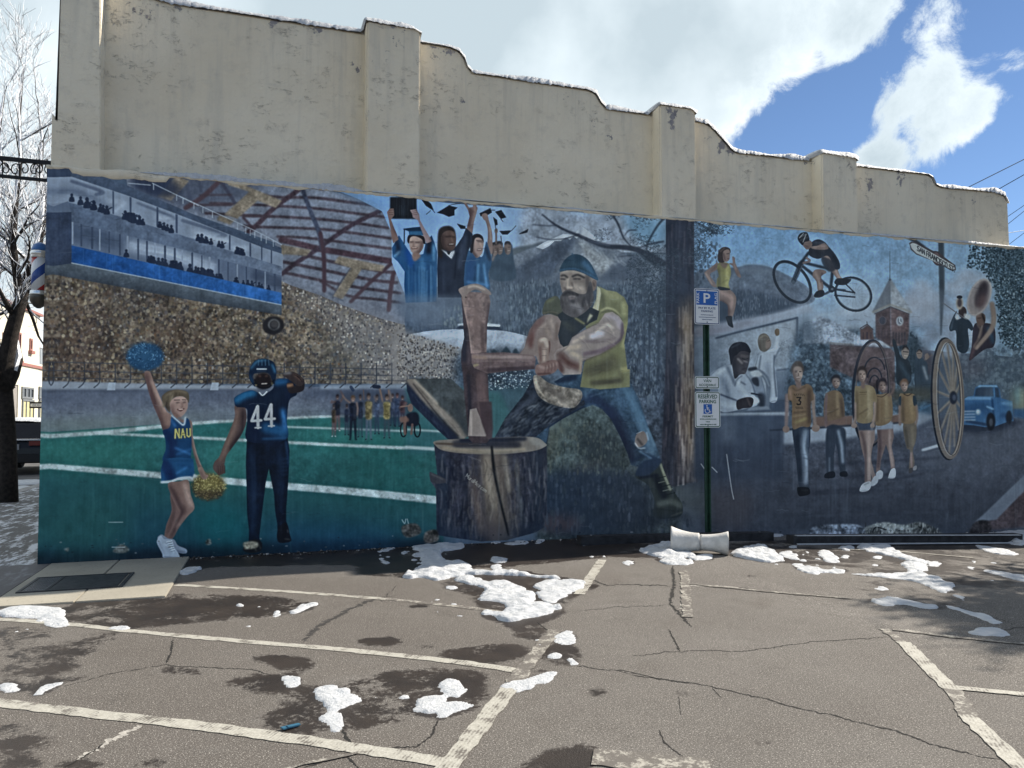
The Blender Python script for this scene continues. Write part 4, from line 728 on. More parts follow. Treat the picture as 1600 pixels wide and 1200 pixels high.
    for i in range(14): y = R.uniform(705,860); x = R.uniform(680,1000); L([(x,y),(x+R.uniform(60,220),y+R.uniform(-2,4))], 4, [0x9a7f7c,0x57444a][R.randint(2)], .4, .4)
    # shirt and vest
    V(800,380,8)
    ff([(380,890),(400,760),(450,700),(560,665),(620,780),(640,900),(590,1000),(480,890)], 0x545746, [(((430,860),(540,880),(600,930)),40,0x3b3e36,.7,12), (((440,740),(520,690)),40,0x686b4c,.8,14), (((390,880),(480,860),(570,880)),16,0x7d7357,.8,6)])
    ff([(1080,540),(1180,590),(1300,610),(1400,680),(1450,790),(1445,1000),(1400,1250),(1440,1580),(1470,1580),(1470,1800),(1100,1830),(850,1800),(900,1500),(1000,1300),(900,1000),(1050,800)], 0x7b7a50, [(((1160,620),(1320,690)),90,0x8f8e60,.9,30), (((1390,760),(1400,900)),60,0x9a9a66,.8,20), (((1120,640),(1140,800)),40,0x5c5b43,.7,16), (((1420,1000),(1390,1300)),60,0x95935a,.7,20), (((950,1600),(1250,1500)),150,0x5a5640,.85,40), (((1350,1600),(1450,1560)),60,0x9a9458,.8,16), (((1250,1400),(1380,1700)),50,0x6b6848,.7,20), (((1000,1750),(1350,1720)),60,0x4e4a3c,.8,20)], sm=0)
    for k in range(9): L([(1150+k*28,620+k*10),(1130+k*30,720+k*10)],3,0x6d6c48,.3,.3)
    L([(1110,850),(1180,815),(1280,840),(1350,920)],26,0xa09c6c,.9,.8); L([(1120,870),(1220,850),(1330,910),(1370,980)],14,0x55543c,.8,.8)
    ff([(570,900),(640,850),(760,860),(900,780),(1060,830),(1090,850),(1060,960),(960,1010),(840,1110),(740,1200),(690,1310),(590,1330),(570,1060)], 0x2b323b, [(((650,1000),(760,1080)),70,0x3b4040,.7,24), (((790,940),(900,1010)),26,0x6e6b48,.9,8), (((1000,960),(1060,880)),40,0x20262e,.8,12)], sm=0)
    ff([(1062,540),(1100,570),(1110,640),(1080,850),(1005,815),(1050,700)], 0xa6a182, [(((1090,620),(1060,820)),14,0xc0ba98,.7,4), (((1060,600),(1030,780)),12,0x7a765c,.7,4)], sm=0)
    F([(970,880),(1012,910),(930,1010),(940,950)], 0x9a9678, .95, .3, 0)
    # arms
    ff([(400,900),(480,890),(570,920),(610,980),(590,1080),(570,1160),(600,1260),(640,1300),(560,1500),(430,1530),(330,1510),(300,1420),(250,1400),(90,1390),(150,1310),(180,1200),(220,1080),(300,970)], sk, [(((370,950),(260,1090),(210,1240)),70,0x7a5450,.8,24), (((480,960),(530,1080)),70,0xa18c82,.7,24), (((560,1020),(560,1200)),40,0x6d564f,.7,16), (((250,1140),(230,1300)),50,0x70443f,.7,18), (((420,1060),(480,1180)),40,0x9f877b,.7,16), (((330,1080),(420,1010)),20,0xb09a8c,.6,10)], sm=0)
    ff([(1080,1000),(1160,880),(1250,860),(1340,920),(1390,1000),(1400,1120),(1360,1220),(1260,1300),(1100,1390),(960,1440),(880,1480),(870,1600),(860,1640),(640,1650),(560,1560),(520,1400),(560,1330),(700,1280),(750,1180),(900,1090)], 0x958480, [(((1180,920),(1300,940),(1360,1060)),60,0xa0919a,.8,20), (((1380,1010),(1370,1180),(1290,1270)),40,0x6a5764,.9,14), (((1050,1120),(1180,1020),(1250,1060)),40,0xb5a69c,.8,14), (((1000,1170),(1120,1130)),70,0xbcb6c4,.8,20), (((880,1230),(1100,1230),(1290,1190)),30,0x7d6a70,.6,12), (((900,1390),(1100,1350),(1280,1270)),50,0x7a6370,.8,14), (((1210,1040),(1270,1130)),10,0xc9b9ac,.7,5), (((1080,1150),(1250,1200)),8,0xa88f8c,.7,4), (((760,1240),(900,1170)),30,0xbaa594,.7,12), (((680,1320),(840,1290)),60,0xab9684,.8,20), (((600,1400),(700,1500),(860,1560)),90,0x6b4844,.85,26), (((740,1380),(840,1420)),50,0xb29d88,.8,16), (((860,1440),(850,1600)),30,0xa8947f,.8,10), (((580,1480),(620,1600)),60,0x633f3d,.85,18)], sm=0)
    L([(560,1400),(700,1285),(760,1180),(900,1090),(1080,1000)],10,0x5e4a48,.6,1/2); L([(880,1480),(1100,1392),(1260,1302),(1360,1222),(1402,1120)],16,0x55424a,.7,1); L([(92,1392),(180,1200),(300,970),(400,900)],14,0x5a403c,.7,1)
    for q in [((1080,1010),(1160,930),(1240,1010)), ((960,1120),(1080,1080),(1200,1120),(1290,1180)), ((1010,1250),(1180,1230),(1290,1290)), ((820,1190),(900,1240),(960,1330)), ((420,940),(400,1040),(330,1130))]: L(q, 7, 0x6d5a5c, .45, .6); L([(x+6,y-9) for x,y in q], 7, 0xc4b2a6, .4, .6)
    # clasped hands
    V(800,520,5.714)
    ff([(240,55),(290,42),(335,75),(340,140),(330,200),(325,270),(285,290),(245,275),(235,200),(228,120)], 0x92766c, [(((255,70),(290,60),(315,120)),34,0xb5a093,.8,8), (((250,130),(255,260)),20,0x6d4a46,.6,8), (((290,150),(285,250)),24,0xa98f82,.8,8), (((335,80),(340,200)),16,0x633f3c,.8,6), (((262,150),(310,152)),4,0x6c4c47,.7,1), (((258,205),(308,207)),4,0x6c4c47,.7,1)])
    ff([(215,290),(260,280),(330,250),(380,245),(412,270),(405,320),(370,360),(300,380),(235,385),(205,350)], 0x86625c, [(((240,300),(300,320)),30,0x9a7870,.8,10), (((230,370),(340,365)),16,0x5c3c3c,.8,6)])
    for k in range(4): L([(300+k*28,300-k*10),(290+k*30,368-k*10)],5,0x563838,.8,.3); L([(312+k*27,296-k*10),(318+k*26,320-k*10)],11,0xa78a80,.7,.5)
    L([(245,275),(330,255)],6,0x4f3230,.8,.4); L([(258,268),(305,262)],8,0xb59c90,.6,.5)
    # head
    V(800,380,8)
    ff([(600,360),(640,345),(800,340),(930,400),(1000,430),(1055,470),(1050,540),(1020,600),(960,620),(900,640),(640,650),(620,600),(608,540),(595,470)], 0x8d7b72, [(((940,420),(950,600)),60,0x5b4e4c,.8,16), (((620,360),(780,360),(900,400)),20,0xa5968a,.6,10), (((612,480),(630,600)),26,0x7a675f,.8,10), (((760,540),(880,580)),60,0xa8968b,.7,20), (((690,440),(690,560)),30,0xaf9d90,.8,10), (((650,560),(680,600)),20,0x5e4d48,.7,8), (((745,500),(765,570)),20,0x6e5d56,.7,7), (((700,560),(750,560)),30,0xb09b8e,.8,8), (((780,480),(900,480)),24,0x70605a,.6,10), (((820,560),(860,600)),8,0x6a5a55,.6,3)], sm=0)
    ff([(1000,480),(1030,465),(1052,490),(1050,560),(1020,600),(1000,560)], 0x80685f, [(((1010,500),(1030,540)),16,0x4c3c3a,.8,5)])
    L([(615,412),(650,405),(690,432)],20,0x2c2626,.95,.6); L([(755,420),(820,400),(900,435)],22,0x2a2424,.95,.6); L([(610,452),(660,455)],16,0x241e20,.9,.8); L([(770,450),(850,452)],17,0x241e20,.9,.8); E(812,456,9,7,0x9a938c,.7,.3); E(628,462,8,6,0x9a938c,.6,.3)
    L([(685,430),(672,560),(690,590),(750,590)],6,0x5b4a45,.6,.5); E(715,592,24,8,0x3a2c2b,.8,1)
    beard = [(650,605),(700,592),(760,605),(850,640),(925,625),(955,510),(985,485),(1005,560),(1015,640),(1020,700),(985,790),(910,865),(850,905),(790,935),(705,910),(635,860),(605,780),(598,690),(620,645)]
    ff(beard, 0x5a5356, [(((640,650),(700,620),(820,650)),30,0x332c2f,.9,8), (((610,700),(640,840)),40,0x403a3d,.7,20), (((760,780),(840,800),(860,860)),70,0x7b7478,.7,20), (((960,560),(960,760)),60,0x3f3a3e,.8,20), (((900,680),(880,800)),30,0x2f2b30,.7,14), (((720,720),(780,740)),30,0x343034,.8,10)])
    c.clip(beard)
    for i in range(110): x = R.uniform(590,1020); y = R.uniform(610,900); L([(x,y),(x+R.uniform(-20,20),y+R.uniform(30,90))], R.uniform(3,8), [0xa39c9f,0x2e282c,0x6d666a,0x8b8488][R.randint(4)], R.uniform(.2,.5), .4)
    c.clip(); L([(705,672),(740,664),(785,668)],12,0xb09a95,.95,.4); L([(712,692),(745,698),(775,690)],14,0x82696a,.9,.6); L([(640,640),(700,655),(800,650),(850,650)],14,0x262022,.7,1)
    ff([(595,360),(610,290),(660,210),(740,150),(830,145),(920,190),(990,270),(1040,370),(1075,465),(1000,440),(900,385),(780,345),(680,345)], 0x26465f, [(((660,220),(780,180),(850,220)),80,0x1d3a54,.8,26), (((900,250),(980,340),(1040,430)),70,0x33608a,.85,20), (((600,345),(760,325),(900,370),(1060,450)),34,0x2d567a,.9,8), (((605,320),(760,300),(920,345),(1050,420)),8,0x16293d,.7,3), (((600,364),(780,348),(1000,440)),8,0x121f2e,.9,2)])
    c.clip([(595,360),(610,290),(660,210),(740,150),(830,145),(920,190),(990,270),(1040,370),(1075,465),(900,385),(680,345)])
    for k in range(24): x = 620+k*19; L([(x,345+max(0,k-8)*6),(x+(830-x)*.35,170)],4,0x3f6b8e if k%2 else 0x152c42,.4,.3)
    c.clip(); E(752,140,12,12,0x39597a,1)
def paint_town(c):
    V, F, L, E, ff, R = c.V, c.fill, c.line, c.ell, c.form, c.r
    V()
    F([(1084,340),(1610,385),(1610,560),(1084,520)], 0x6a9bd0, sm=0, g=(1200,370,1220,470,0x7ba3cc), n=.04)
    for i in range(150): E(R.uniform(1180,1600), R.uniform(360,450), R.uniform(5,16), R.uniform(3,8), [0x5f93c4,0x7ba6cf,0x5b88b0][R.randint(3)], .22, 3)
    F([(1190,470),(1290,480),(1300,540),(1200,540)], 0x8fa6c2, .9, 10); F([(1310,460),(1370,450),(1370,560),(1310,560)], 0x93a6bf, .9, 10)
    # clouds round the tower
    for i in range(170): E(R.uniform(1415,1550), R.uniform(455,560), R.uniform(6,16), R.uniform(4,10), [0x8b97b0,0x74829e,0x98a3b9,0x67758f][R.randint(4)], .35, 3)
    for x, y, r in ((1440,450,16),(1425,470,18),(1455,468,18),(1510,435,18),(1535,440,16),(1490,450,16),(1440,485,24)): E(x,y,r,r*.8,0x9aa5bc,.75,4)
    for i in range(60): E(R.uniform(1290,1370), R.uniform(480,560), R.uniform(6,14), R.uniform(4,9), [0x8e9db6,0xa3b0c5,0x7e8faa][R.randint(3)], .35, 3)
    # blue ridge behind the runner
    V(1060,340,6.154)
    F([(150,560),(330,500),(560,480),(650,460),(780,460),(900,490),(1050,560),(1200,640),(1280,720),(1280,820),(900,930),(150,1020)], 0x58687f, 1, .8, g=(500,470,500,760,0x61708a), n=.06)
    L([(560,480),(700,540),(900,640),(1100,740)], 14, 0x7786a0, .5, 2); F([(600,470),(780,462),(900,500),(800,560),(660,520)], 0x67768e, .7, 3)
    F([(520,720),(700,700),(900,760),(1150,830),(900,930),(500,1010),(150,1060),(150,900)], 0x3f4e66, 1, 3, g=(600,720,600,960,0x35455c))
    c.scatter([(480,720),(700,700),(900,770),(1100,820),(880,920),(480,1010)], 330, (4,8), (12,26), [0x2d3b50,0x54647b,0x3a4a62,0x627188], (.3,.7))
    c.scatter([(150,230),(400,250),(380,560),(150,700)], 120, (6,14), (10,24), [0x2c3a4c,0x4b5b6e], (.3,.6))
    F([(150,1050),(420,1010),(560,990),(900,930),(1250,830),(1300,900),(1100,960),(600,1100),(330,1150),(150,1170)], 0x7e8298, 1, 2, 0, g=(300,1100,1200,850,0x93a2bb)); L([(150,1110),(400,1080),(700,1000)], 20, 0x6d6d84, .6, 2)
    F([(150,1170),(330,1150),(1140,965),(1140,1600),(150,1900)], 0x70819c, 1, 2, 0)
    # laboratory whiteboard
    V(1060,480,6.154)
    F([(140,320),(560,240),(1140,110),(1150,560),(1100,620),(300,760),(140,760)], 0x738299, 1, 1, 0, g=(300,500,1100,250,0x8594a9), n=.05)
    F([(140,330),(300,320),(420,560),(140,800)], 0x5f7088, .8, 8, 0); F([(700,300),(1100,150),(1120,300),(800,420)], 0x9dabbf, .7, 8)
    for i in range(60): x = R.uniform(950,1090); y = R.uniform(310,470); L([(x,y),(x+R.uniform(-14,14),y+R.uniform(-10,10))], 3, 0x4d5d78, .6)
    L([(360,300),(560,245),(1140,105)], 15, 0x303e57, 1, .2, 0); L([(1140,105),(1140,540)], 17, 0x3a4860, 1, .2, 0); L([(945,610),(1070,595)], 16, 0x3b4a63, .9, .3, 0); L([(150,250),(340,275)], 10, 0x6a6a80, .5, 1)
    F([(1150,110),(1300,80),(1420,120),(1420,620),(1150,620)], 0x8d9cb6, .55, 10, 0)
    F([(860,620),(1070,605),(1070,900),(860,900)], 0x6b7d98, 1, 1, 0, g=(860,640,1060,880,0x52647f)); F([(870,900),(1070,880),(1080,1000),(860,1010)], 0x41516c, 1, 3, 0)
    # street, trees and brick buildings
    V(1180,540,6.667)
    F([(430,-120),(900,-160),(1700,-60),(1700,800),(430,800)], 0x415870, 1, 4, n=.2)
    c.scatter([(440,0),(880,-60),(960,300),(700,700),(440,640)], 420, (8,20), (8,20), [0x55718a,0x2f4359,0x68839a,0x3c5268,0x2a3a4e], (.3,.7))
    V(1300,480,5.333)
    F([(-240,140),(-100,80),(30,130),(240,250),(490,300),(490,340),(0,310),(-240,300)], 0x8b9ab3, 1, 1, 0, n=.12); L([(-210,120),(-60,60),(40,110)], 9, 0xa9b8cc, .8, 1)
    c.scatter([(-240,140),(30,140),(240,250),(-240,290)], 200, (4,9), (3,7), [0x9fabbf,0x6d7d97], (.3,.6)); F([(-260,120),(-200,100),(-120,200),(-160,300),(-260,300)], 0x4c6078, .9, 6)
    F([(-20,310),(490,345),(520,380),(520,760),(-20,500)], 0x5c4c52, 1, .5, 0, n=.12); L([(-20,300),(180,318)], 14, 0x77706f, .8, .5); L([(340,290),(500,325)], 16, 0x8e98a6, .9, .5)
    V(1300,340,5.333)
    F([(360,800),(485,740),(490,1080),(362,1000)], 0x574449, 1, .2, 0, n=.1); F([(485,740),(640,800),(640,960),(620,1060),(490,1080)], 0x6d5457, 1, .2, 0, n=.1)
    for i in range(10): L([(365,820+i*22),(485,790+i*26)], 2.5, 0x433840, .5, sm=0); L([(490,790+i*26),(636,820+i*22)], 2.5, 0x54434a, .5, sm=0)
    F([(335,785),(480,505),(490,520),(490,735),(355,800)], 0x6c7484, 1, .2, 0); F([(482,505),(660,780),(640,805),(490,738)], 0x8e97a6, 1, .2, 0, n=.05); L([(338,790),(485,728),(658,790)], 15, 0x8d8a86, 1, .2, 0); L([(350,806),(485,745),(640,806)], 5, 0x3f3a42, .8, sm=0)
    L([(480,280),(480,520)], [3,7], 0x46566e, .9, sm=0); E(480,520,9,10,0x4d5868)
    E(562,865,30,40,0x9ea8b8,1,.2); E(562,865,21,30,0x6c7688,1,.2); L([(562,840),(560,868),(575,880)],5,0xd0d6de,.8,sm=0); E(418,860,30,34,0x3f4152,1,.3); c.ring(418,860,30,34,5,0x6b6068,.6)
    for i in range(5): L([(508+i*24,960+(i%2)*4),(508+i*24,1050)], [13,11], 0x353644, .9, .3)
    for i in range(4): L([(385+i*26,945),(385+i*26,1010)], 9, 0x3a3440, .7, .3)
    F([(232,925),(250,930),(290,895),(335,930),(348,1020),(235,1020)], 0x5e4240, 1, .2, 0); L([(232,925),(290,890),(340,935)], 6, 0x3a2c32, .9, sm=0); L([(290,895),(288,870)], 5, 0x3a3440, 1); L([(290,960),(290,1010)], 14, 0x34293a, .8); L([(258,960),(258,1010)], 9, 0x3a2c36, .8); L([(322,960),(322,1010)], 9, 0x3a2c36, .8)
    c.scatter([(660,920),(690,960),(720,1080),(760,1300),(600,1300),(630,1080)], 150, (6,14), (8,20), [0x2d3f50,0x425668,0x22323f], (.5,.9)); F([(660,925),(720,1080),(740,1280),(600,1280),(640,1060)], 0x314455, .55, 3)
    F([(760,1090),(790,1120),(840,1140),(840,1300),(720,1300)], 0x4a4450, .8, 3)
    # street sign with its post
    L([(905,180),(910,420),(912,640),(905,980)], [46,46,40,10], 0x38434f, .95, .4); L([(925,190),(930,600)], 8, 0x5c6672, .6, .5); F([(880,640),(940,640),(930,1000),(890,1000)], 0x7888a2, .5, 4); L([(610,158),(700,205),(830,300)], 26, 0x393d47, 1, .3)
    ff([(640,215),(660,203),(700,212),(840,280),(885,285),(930,330),(1025,400),(1030,440),(1000,448),(920,405),(870,402),(830,360),(700,310),(655,270)], 0x4b3f44, sm=0); E(868,340,36,60,0x4b3f44,1,0,-10); E(868,340,28,50,0x6b5256,1,0,-10)
    F([(648,225),(668,212),(700,222),(1012,400),(1022,432),(1000,437),(700,300),(662,262)], 0x99a0a6, 1, 0, 0)
    c.text('SAN FRANCISCO ST.', 708, 236, 2.35, 1.37, -.05, 4.0, 5.5, 0x23262e, 1, gap=2.0)
    # tree on the right
    c.scatter([(1140,230),(1620,240),(1620,760),(1560,1120),(1400,1060),(1380,900),(1350,600),(1240,440),(1120,420)], 1500, (4,11), (4,10), [0x31495a,0x22333f,0x435f72,0x1b2a36,0x3a5263], (.5,.95), sm=0)
    F([(1330,260),(1620,250),(1620,800),(1560,1100),(1420,980),(1380,620)], 0x2c4152, .6, 12); c.scatter([(1250,240),(1620,240),(1620,1000),(1540,1150),(1400,1000),(1380,700)], 1300, (4,10), (4,9), [0x3d5869,0x20313d,0x4d6a7c,0x2a3e4c], (.4,.9))
    c.scatter([(1320,500),(1600,400),(1600,1000),(1420,1000)], 110, (4,8), (4,8), [0x86a0b5,0x6f8ba2], (.5,.9))
    V(1300,480,5.333)
    F([(1080,470),(1400,420),(1620,470),(1620,760),(1080,760)], 0x4b6076, .9, 14); c.scatter([(1080,330),(1620,330),(1620,740),(1400,740),(1080,650)], 500, (9,22), (9,22), [0x5a7186,0x3b4d62,0x6a8094,0x46596e], (.25,.5)); F([(1080,470),(1260,460),(1260,560),(1080,560)], 0x5b4a56, .6, 10)
    # road
    road = [(-700,1010),(-380,1050),(130,1080),(500,1050),(1080,1000),(1620,930),(1620,1720),(-1200,1760),(-1200,1300)]
    V(1180,600,5.714)
    F([(180,430),(640,330),(900,300),(1500,250),(1600,300),(1400,420),(640,520),(200,560)], 0x8493ab, 1, 2, 0)
    F([(-480,600),(190,550),(640,520),(880,480),(1330,430),(1640,300),(2420,230),(2420,1300),(-480,1320)], 0x4a536a, 1, 2, 0, n=.08)
    F([(-480,900),(2420,850),(2420,1400),(-480,1400)], 0x363f55, .75, 20, 0); F([(1500,380),(2400,340),(2400,700),(1500,800)], 0x545f76, .7, 18)
    for i in range(60): x = R.uniform(200,1500); y = R.uniform(560,1200); L([(x,y),(x+R.uniform(60,300),y+R.uniform(-10,10))], R.uniform(4,18), [0x2a3650,0x4d5b78,0x55637f][R.randint(3)], .28, 1)
    for q in [((480,965),(1000,930)),((470,985),(940,965)),((800,830),(1330,800)),((1240,850),(1500,800)),((700,720),(1640,660))]: L(q, [30,16], 0x2a3146, .5, 1)
    L([(1490,590),(1640,545)],22,0x98a5ba,.95,.4,0); F([(1490,585),(1640,540),(1640,560),(1510,598)], 0x9fabbd, .8, .4, 0)
    c.V(); F([(1523,818),(1545,812),(1600,752),(1610,740),(1610,822),(1550,828)], 0x5a4147, .95, 1, 0, n=.1); F([(1522,816),(1540,800),(1600,742),(1610,734),(1610,757),(1556,812)], 0x62728c, 1, .6, 0)
    F([(1250,828),(1345,822),(1440,816),(1470,830),(1470,840),(1250,840)], 0x5e6d86, .5, 3); 
    # blue pickup
    V(1300,480,5.333)
    tr = [(1095,770),(1130,745),(1175,740),(1190,670),(1230,648),(1370,648),(1395,690),(1405,760),(1500,785),(1510,950),(1450,960),(1340,1000),(1270,1000),(1180,985),(1095,980)]
    F([(1095,960),(1500,940),(1560,960),(1340,1040),(1095,1040)], 0x212c44, .8, 3)
    ff(tr, 0x2f66a4, [(((1110,760),(1330,760)),26,0x4a83bd,.85,6), (((1100,860),(1250,830),(1300,900)),60,0x27558c,.8,14), (((1220,660),(1370,660)),14,0x5f93c4,.9,4), (((1420,800),(1500,810)),30,0x4580bc,.8,8), (((1420,900),(1500,920)),40,0x234a7e,.8,12), (((1330,760),(1350,960)),16,0x1f4577,.7,6), (((1120,950),(1280,980)),24,0x233f6a,.8,6), (((1290,830),(1340,850)),16,0x5a92c8,.8,6)], sm=0)
    F([(1195,680),(1240,668),(1335,668),(1345,745),(1185,742)], 0x2a3f5c, 1, .3, 0, g=(1190,670,1340,740,0x4a5f7a)); F([(1355,670),(1385,675),(1395,755),(1360,750)], 0x30445f, 1, .3, 0); L([(1348,665),(1350,750)],8,0x3a74b0)
    for i in range(4): L([(1098,870+i*24),(1190,868+i*24)], 8, 0x98a9bd, .95, .2)
    E(1215,875,22,26,0x6f8fae,1,.3); E(1213,872,12,15,0xa8bccf,.9,.3); E(1320,955,38,75,0x1b2130,1,.5); E(1322,960,16,34,0x4a5468,.9,.5); E(1472,920,26,58,0x1f2636,1,.5)
    F([(1505,700),(1560,690),(1620,680),(1620,880),(1510,860)], 0x8a8e5e, .55, 6); F([(1505,850),(1620,845),(1620,930),(1510,920)], 0x2b5a92, .9, 1, 0); F([(1520,690),(1570,680),(1570,800),(1530,800)], 0x5f8fa0, .7, 3); L([(1580,700),(1580,840)],20,0x9a9a74,.7,2)

def paint_right_people(c):
    V, F, L, E, ff, R = c.V, c.fill, c.line, c.ell, c.form, c.r
    sk = 0x826862
    # runner
    V(1060,340,6.154)
    ff([(385,690),(480,690),(550,760),(545,860),(515,960),(475,950),(470,850),(420,810),(380,790)], sk, [(((400,720),(510,770),(500,860)),40,0xa08078,.7,14), (((400,800),(470,850),(480,940)),20,0x523e42,.8,10)])
    ff([(455,955),(510,950),(515,1000),(525,1060),(480,1040),(465,1000)], 0x1c2029, [(((475,970),(500,1040)),8,0x3d4350,.6,3)])
    ff([(375,430),(350,450),(260,520),(252,550),(320,660),(365,670),(350,630),(300,550),(370,500)], sk, [(((262,540),(320,640)),14,0xa58880,.6,6), (((370,470),(300,530)),16,0x5f4a4c,.6,8)])
    ff([(480,450),(520,470),(560,560),(600,580),(580,520),(545,440),(540,390),(515,380),(520,440),(500,440)], sk, [(((520,400),(550,500)),12,0xa58880,.6,5), (((500,470),(560,560)),14,0x604a4c,.6,6)])
    ff([(385,440),(420,430),(480,445),(500,500),(500,560),(480,640),(485,690),(375,680),(368,600),(385,560),(370,490)], 0x857f48, [(((470,470),(470,660)),40,0xa19b58,.8,14), (((385,500),(390,660)),26,0x615c3c,.8,10), (((400,640),(470,600)),8,0x6a653e,.6,4)])
    F([(378,665),(488,685),(480,700),(400,700)], 0x1d2430); F([(400,440),(470,445),(450,490),(420,480)], 0x7a605a, .9, .5)
    ff([(385,430),(375,370),(395,310),(440,285),(490,300),(498,340),(470,350),(440,430)], 0x3a2e2f, [(((400,330),(440,295)),14,0x6a5852,.7,5)]); ff([(425,340),(460,310),(490,320),(492,370),(485,410),(455,430),(430,410)], 0x8a6e66, [(((430,350),(445,410)),16,0x5a4446,.7,6), (((462,352),(488,350)),7,0x2e2428,.8,1), (((468,400),(488,398)),7,0x5a3032,.8,1)])
    # mountain biker
    c.ring(1095,622,165,205,0,0x202735)
    for rot, x, y, rx, ry, w in ((-38,1092,622,142,224,26),): c.ring(x,y,rx,ry,w,0x1e2634,1,rot); c.ring(x,y,rx-15,ry-15,5,0x5a6a80,.7,rot)
    V(1300,340,5.333)
    c.ring(175,640,132,156,17,0x1e2634,1,-58); c.ring(175,640,120,144,5,0x55647a,.7,-58)
    for i in range(18): t = i*.349; L([(185,640),(185+118*math.cos(t),640+108*math.sin(t))], 1.5, 0x58687e, .4, sm=0)
    fr = 0x1d2533
    for q, w in [(((20,600),(185,628)),12), (((20,650),(188,665)),12), (((90,535),(188,630)),10), (((10,610),(60,540)),14)]: L(q, w, fr, 1, sm=0)
    V(1060,340,6.154)
    for q, w in [(((1180,430),(1380,480),(1480,500)),24), (((1190,470),(1470,690)),26), (((1480,520),(1460,690)),26), (((1480,690),(1600,700)),14), (((1250,340),(1170,450)),26), (((1190,430),(1110,620)),[34,24]), (((1160,440),(1090,620)),14), (((1400,740),(1480,700)),16), (((1130,470),(1200,420)),14)]: L(q, w, fr, 1, .2, 0)
    E(1103,625,16,20,0x4b5a6e); E(1470,690,32,34,0x1b2230); E(1476,690,12,12,0x56657a)
    L([(1190,460),(1120,600)],5,0x6a7a90,.7)
    ff([(1380,365),(1440,365),(1500,420),(1550,560),(1590,600),(1560,640),(1500,560),(1450,500),(1400,430)], sk, [(((1420,390),(1500,500),(1560,600)),20,0xa58980,.7,8), (((1400,440),(1480,540)),20,0x594448,.7,8)])
    ff([(1330,500),(1390,505),(1420,530),(1370,570),(1390,640),(1385,700),(1340,710),(1325,620),(1290,570),(1295,520)], sk, [(((1310,520),(1350,620),(1360,690)),20,0xa0857c,.7,8), (((1380,540),(1370,620)),16,0x54404a,.8,6)])
    ff([(1300,750),(1330,710),(1390,700),(1402,745),(1360,770),(1310,770)], 0x1a1d26); ff([(1500,640),(1520,590),(1600,590),(1660,600),(1600,650)], 0x1a1d26)
    ff([(1280,240),(1340,212),(1400,235),(1440,280),(1500,350),(1545,430),(1550,490),(1510,500),(1480,440),(1430,370),(1340,400),(1260,370),(1250,320)], 0x252a38, [(((1300,240),(1420,260)),30,0x3e4658,.8,12), (((1480,360),(1530,460)),30,0x171b26,.8,10), (((1280,340),(1400,340)),30,0x1b202c,.8,12)])
    ff([(1400,250),(1440,290),(1420,310),(1330,310),(1280,300),(1270,280),(1330,275)], 0x7c6460, [(((1300,285),(1420,275)),12,0x9f857c,.7,5)]); L([(1340,280),(1390,330)],14,0x6e5650,.6,2); F([(1380,380),(1480,420),(1510,500),(1440,520),(1380,440)], 0x2a2f3d, .9, .5)
    L([(1230,390),(1260,420),(1200,440)],22,0x7a625e,.9); ff([(1190,240),(1260,220),(1285,260),(1260,300),(1230,310),(1200,280)], 0x7d655f, [(((1210,270),(1250,290)),10,0x4c3a3c,.7,4)])
    ff([(1148,220),(1150,180),(1180,150),(1230,145),(1250,180),(1255,225),(1210,240),(1190,270)], 0x1f232d, [(((1170,190),(1230,160)),10,0x8d939d,.9,3), (((1165,225),(1245,190)),8,0x767d89,.8,3)]); L([(1160,200),(1200,155)],7,0xaab0b8,.8); L([(1195,240),(1225,165)],7,0x9aa1aa,.8)
    # laboratory: woman at the board
    V(1060,480,6.154)
    coat = 0x98a5b9
    ff([(770,450),(830,425),(900,400),(960,370),(975,400),(940,470),(920,560),(940,700),(945,900),(860,900),(820,760),(770,600),(725,600),(735,530)], coat, [(((860,430),(950,390)),26,0xa6b2c4,.8,10), (((920,470),(920,640),(940,860)),16,0x4d5c76,.85,6), (((790,470),(770,600)),14,0x55647e,.7,6), (((850,560),(880,860)),50,0x74839c,.7,20), (((900,700),(910,880)),20,0x9aa7ba,.8,8)])
    L([(770,450),(728,600)],7,0x3f4e66,.8,.4); L([(830,428),(770,452)],6,0x4a5970,.7,.4); L([(820,765),(862,900),(945,900)],6,0x44536b,.7,.4); L([(775,610),(822,762)],6,0x44536b,.7,.4)
    L([(930,390),(955,300)],40,0xa0adc0,1,.5); L([(940,390),(950,310)],12,0xb0bbca,.7,1); L([(972,395),(925,490)],8,0x3d4c66,.9,.4)
    ff([(925,225),(945,208),(966,220),(966,265),(942,278),(926,258)], 0x7a6248, [(((940,215),(940,270)),8,0x5c4630,.7,3)])
    ff([(760,330),(780,270),(830,255),(870,290),(885,350),(880,390),(830,430),(780,410)], 0x665b50, [(((780,300),(830,270),(860,290)),14,0x8a7c68,.7,6), (((770,340),(790,410)),20,0x54483f,.8,8)]); F([(840,330),(875,310),(888,350),(875,390),(840,400)], 0x8f766c, .9, .8); L([(855,330),(878,322)],6,0x4a3a38,.8)
    # man at the microscope
    ff([(300,660),(380,590),(490,555),(560,640),(640,640),(700,740),(740,860),(760,940),(600,985),(400,1000),(380,800)], 0x8c9ab0, [(((340,660),(440,600)),30,0xaab6c6,.8,12), (((470,580),(540,740)),26,0x56657f,.8,8), (((430,700),(480,860)),50,0x64738c,.7,20), (((560,720),(660,860)),40,0x9eabbd,.7,16), (((400,840),(560,900)),14,0x3f4d68,.85,6), (((420,930),(580,960)),50,0x9ba8bb,.8,16), (((540,760),(560,700),(610,660)),10,0x3e4d66,.8,4), (((600,720),(640,745)),12,0x35435c,.8,4)])
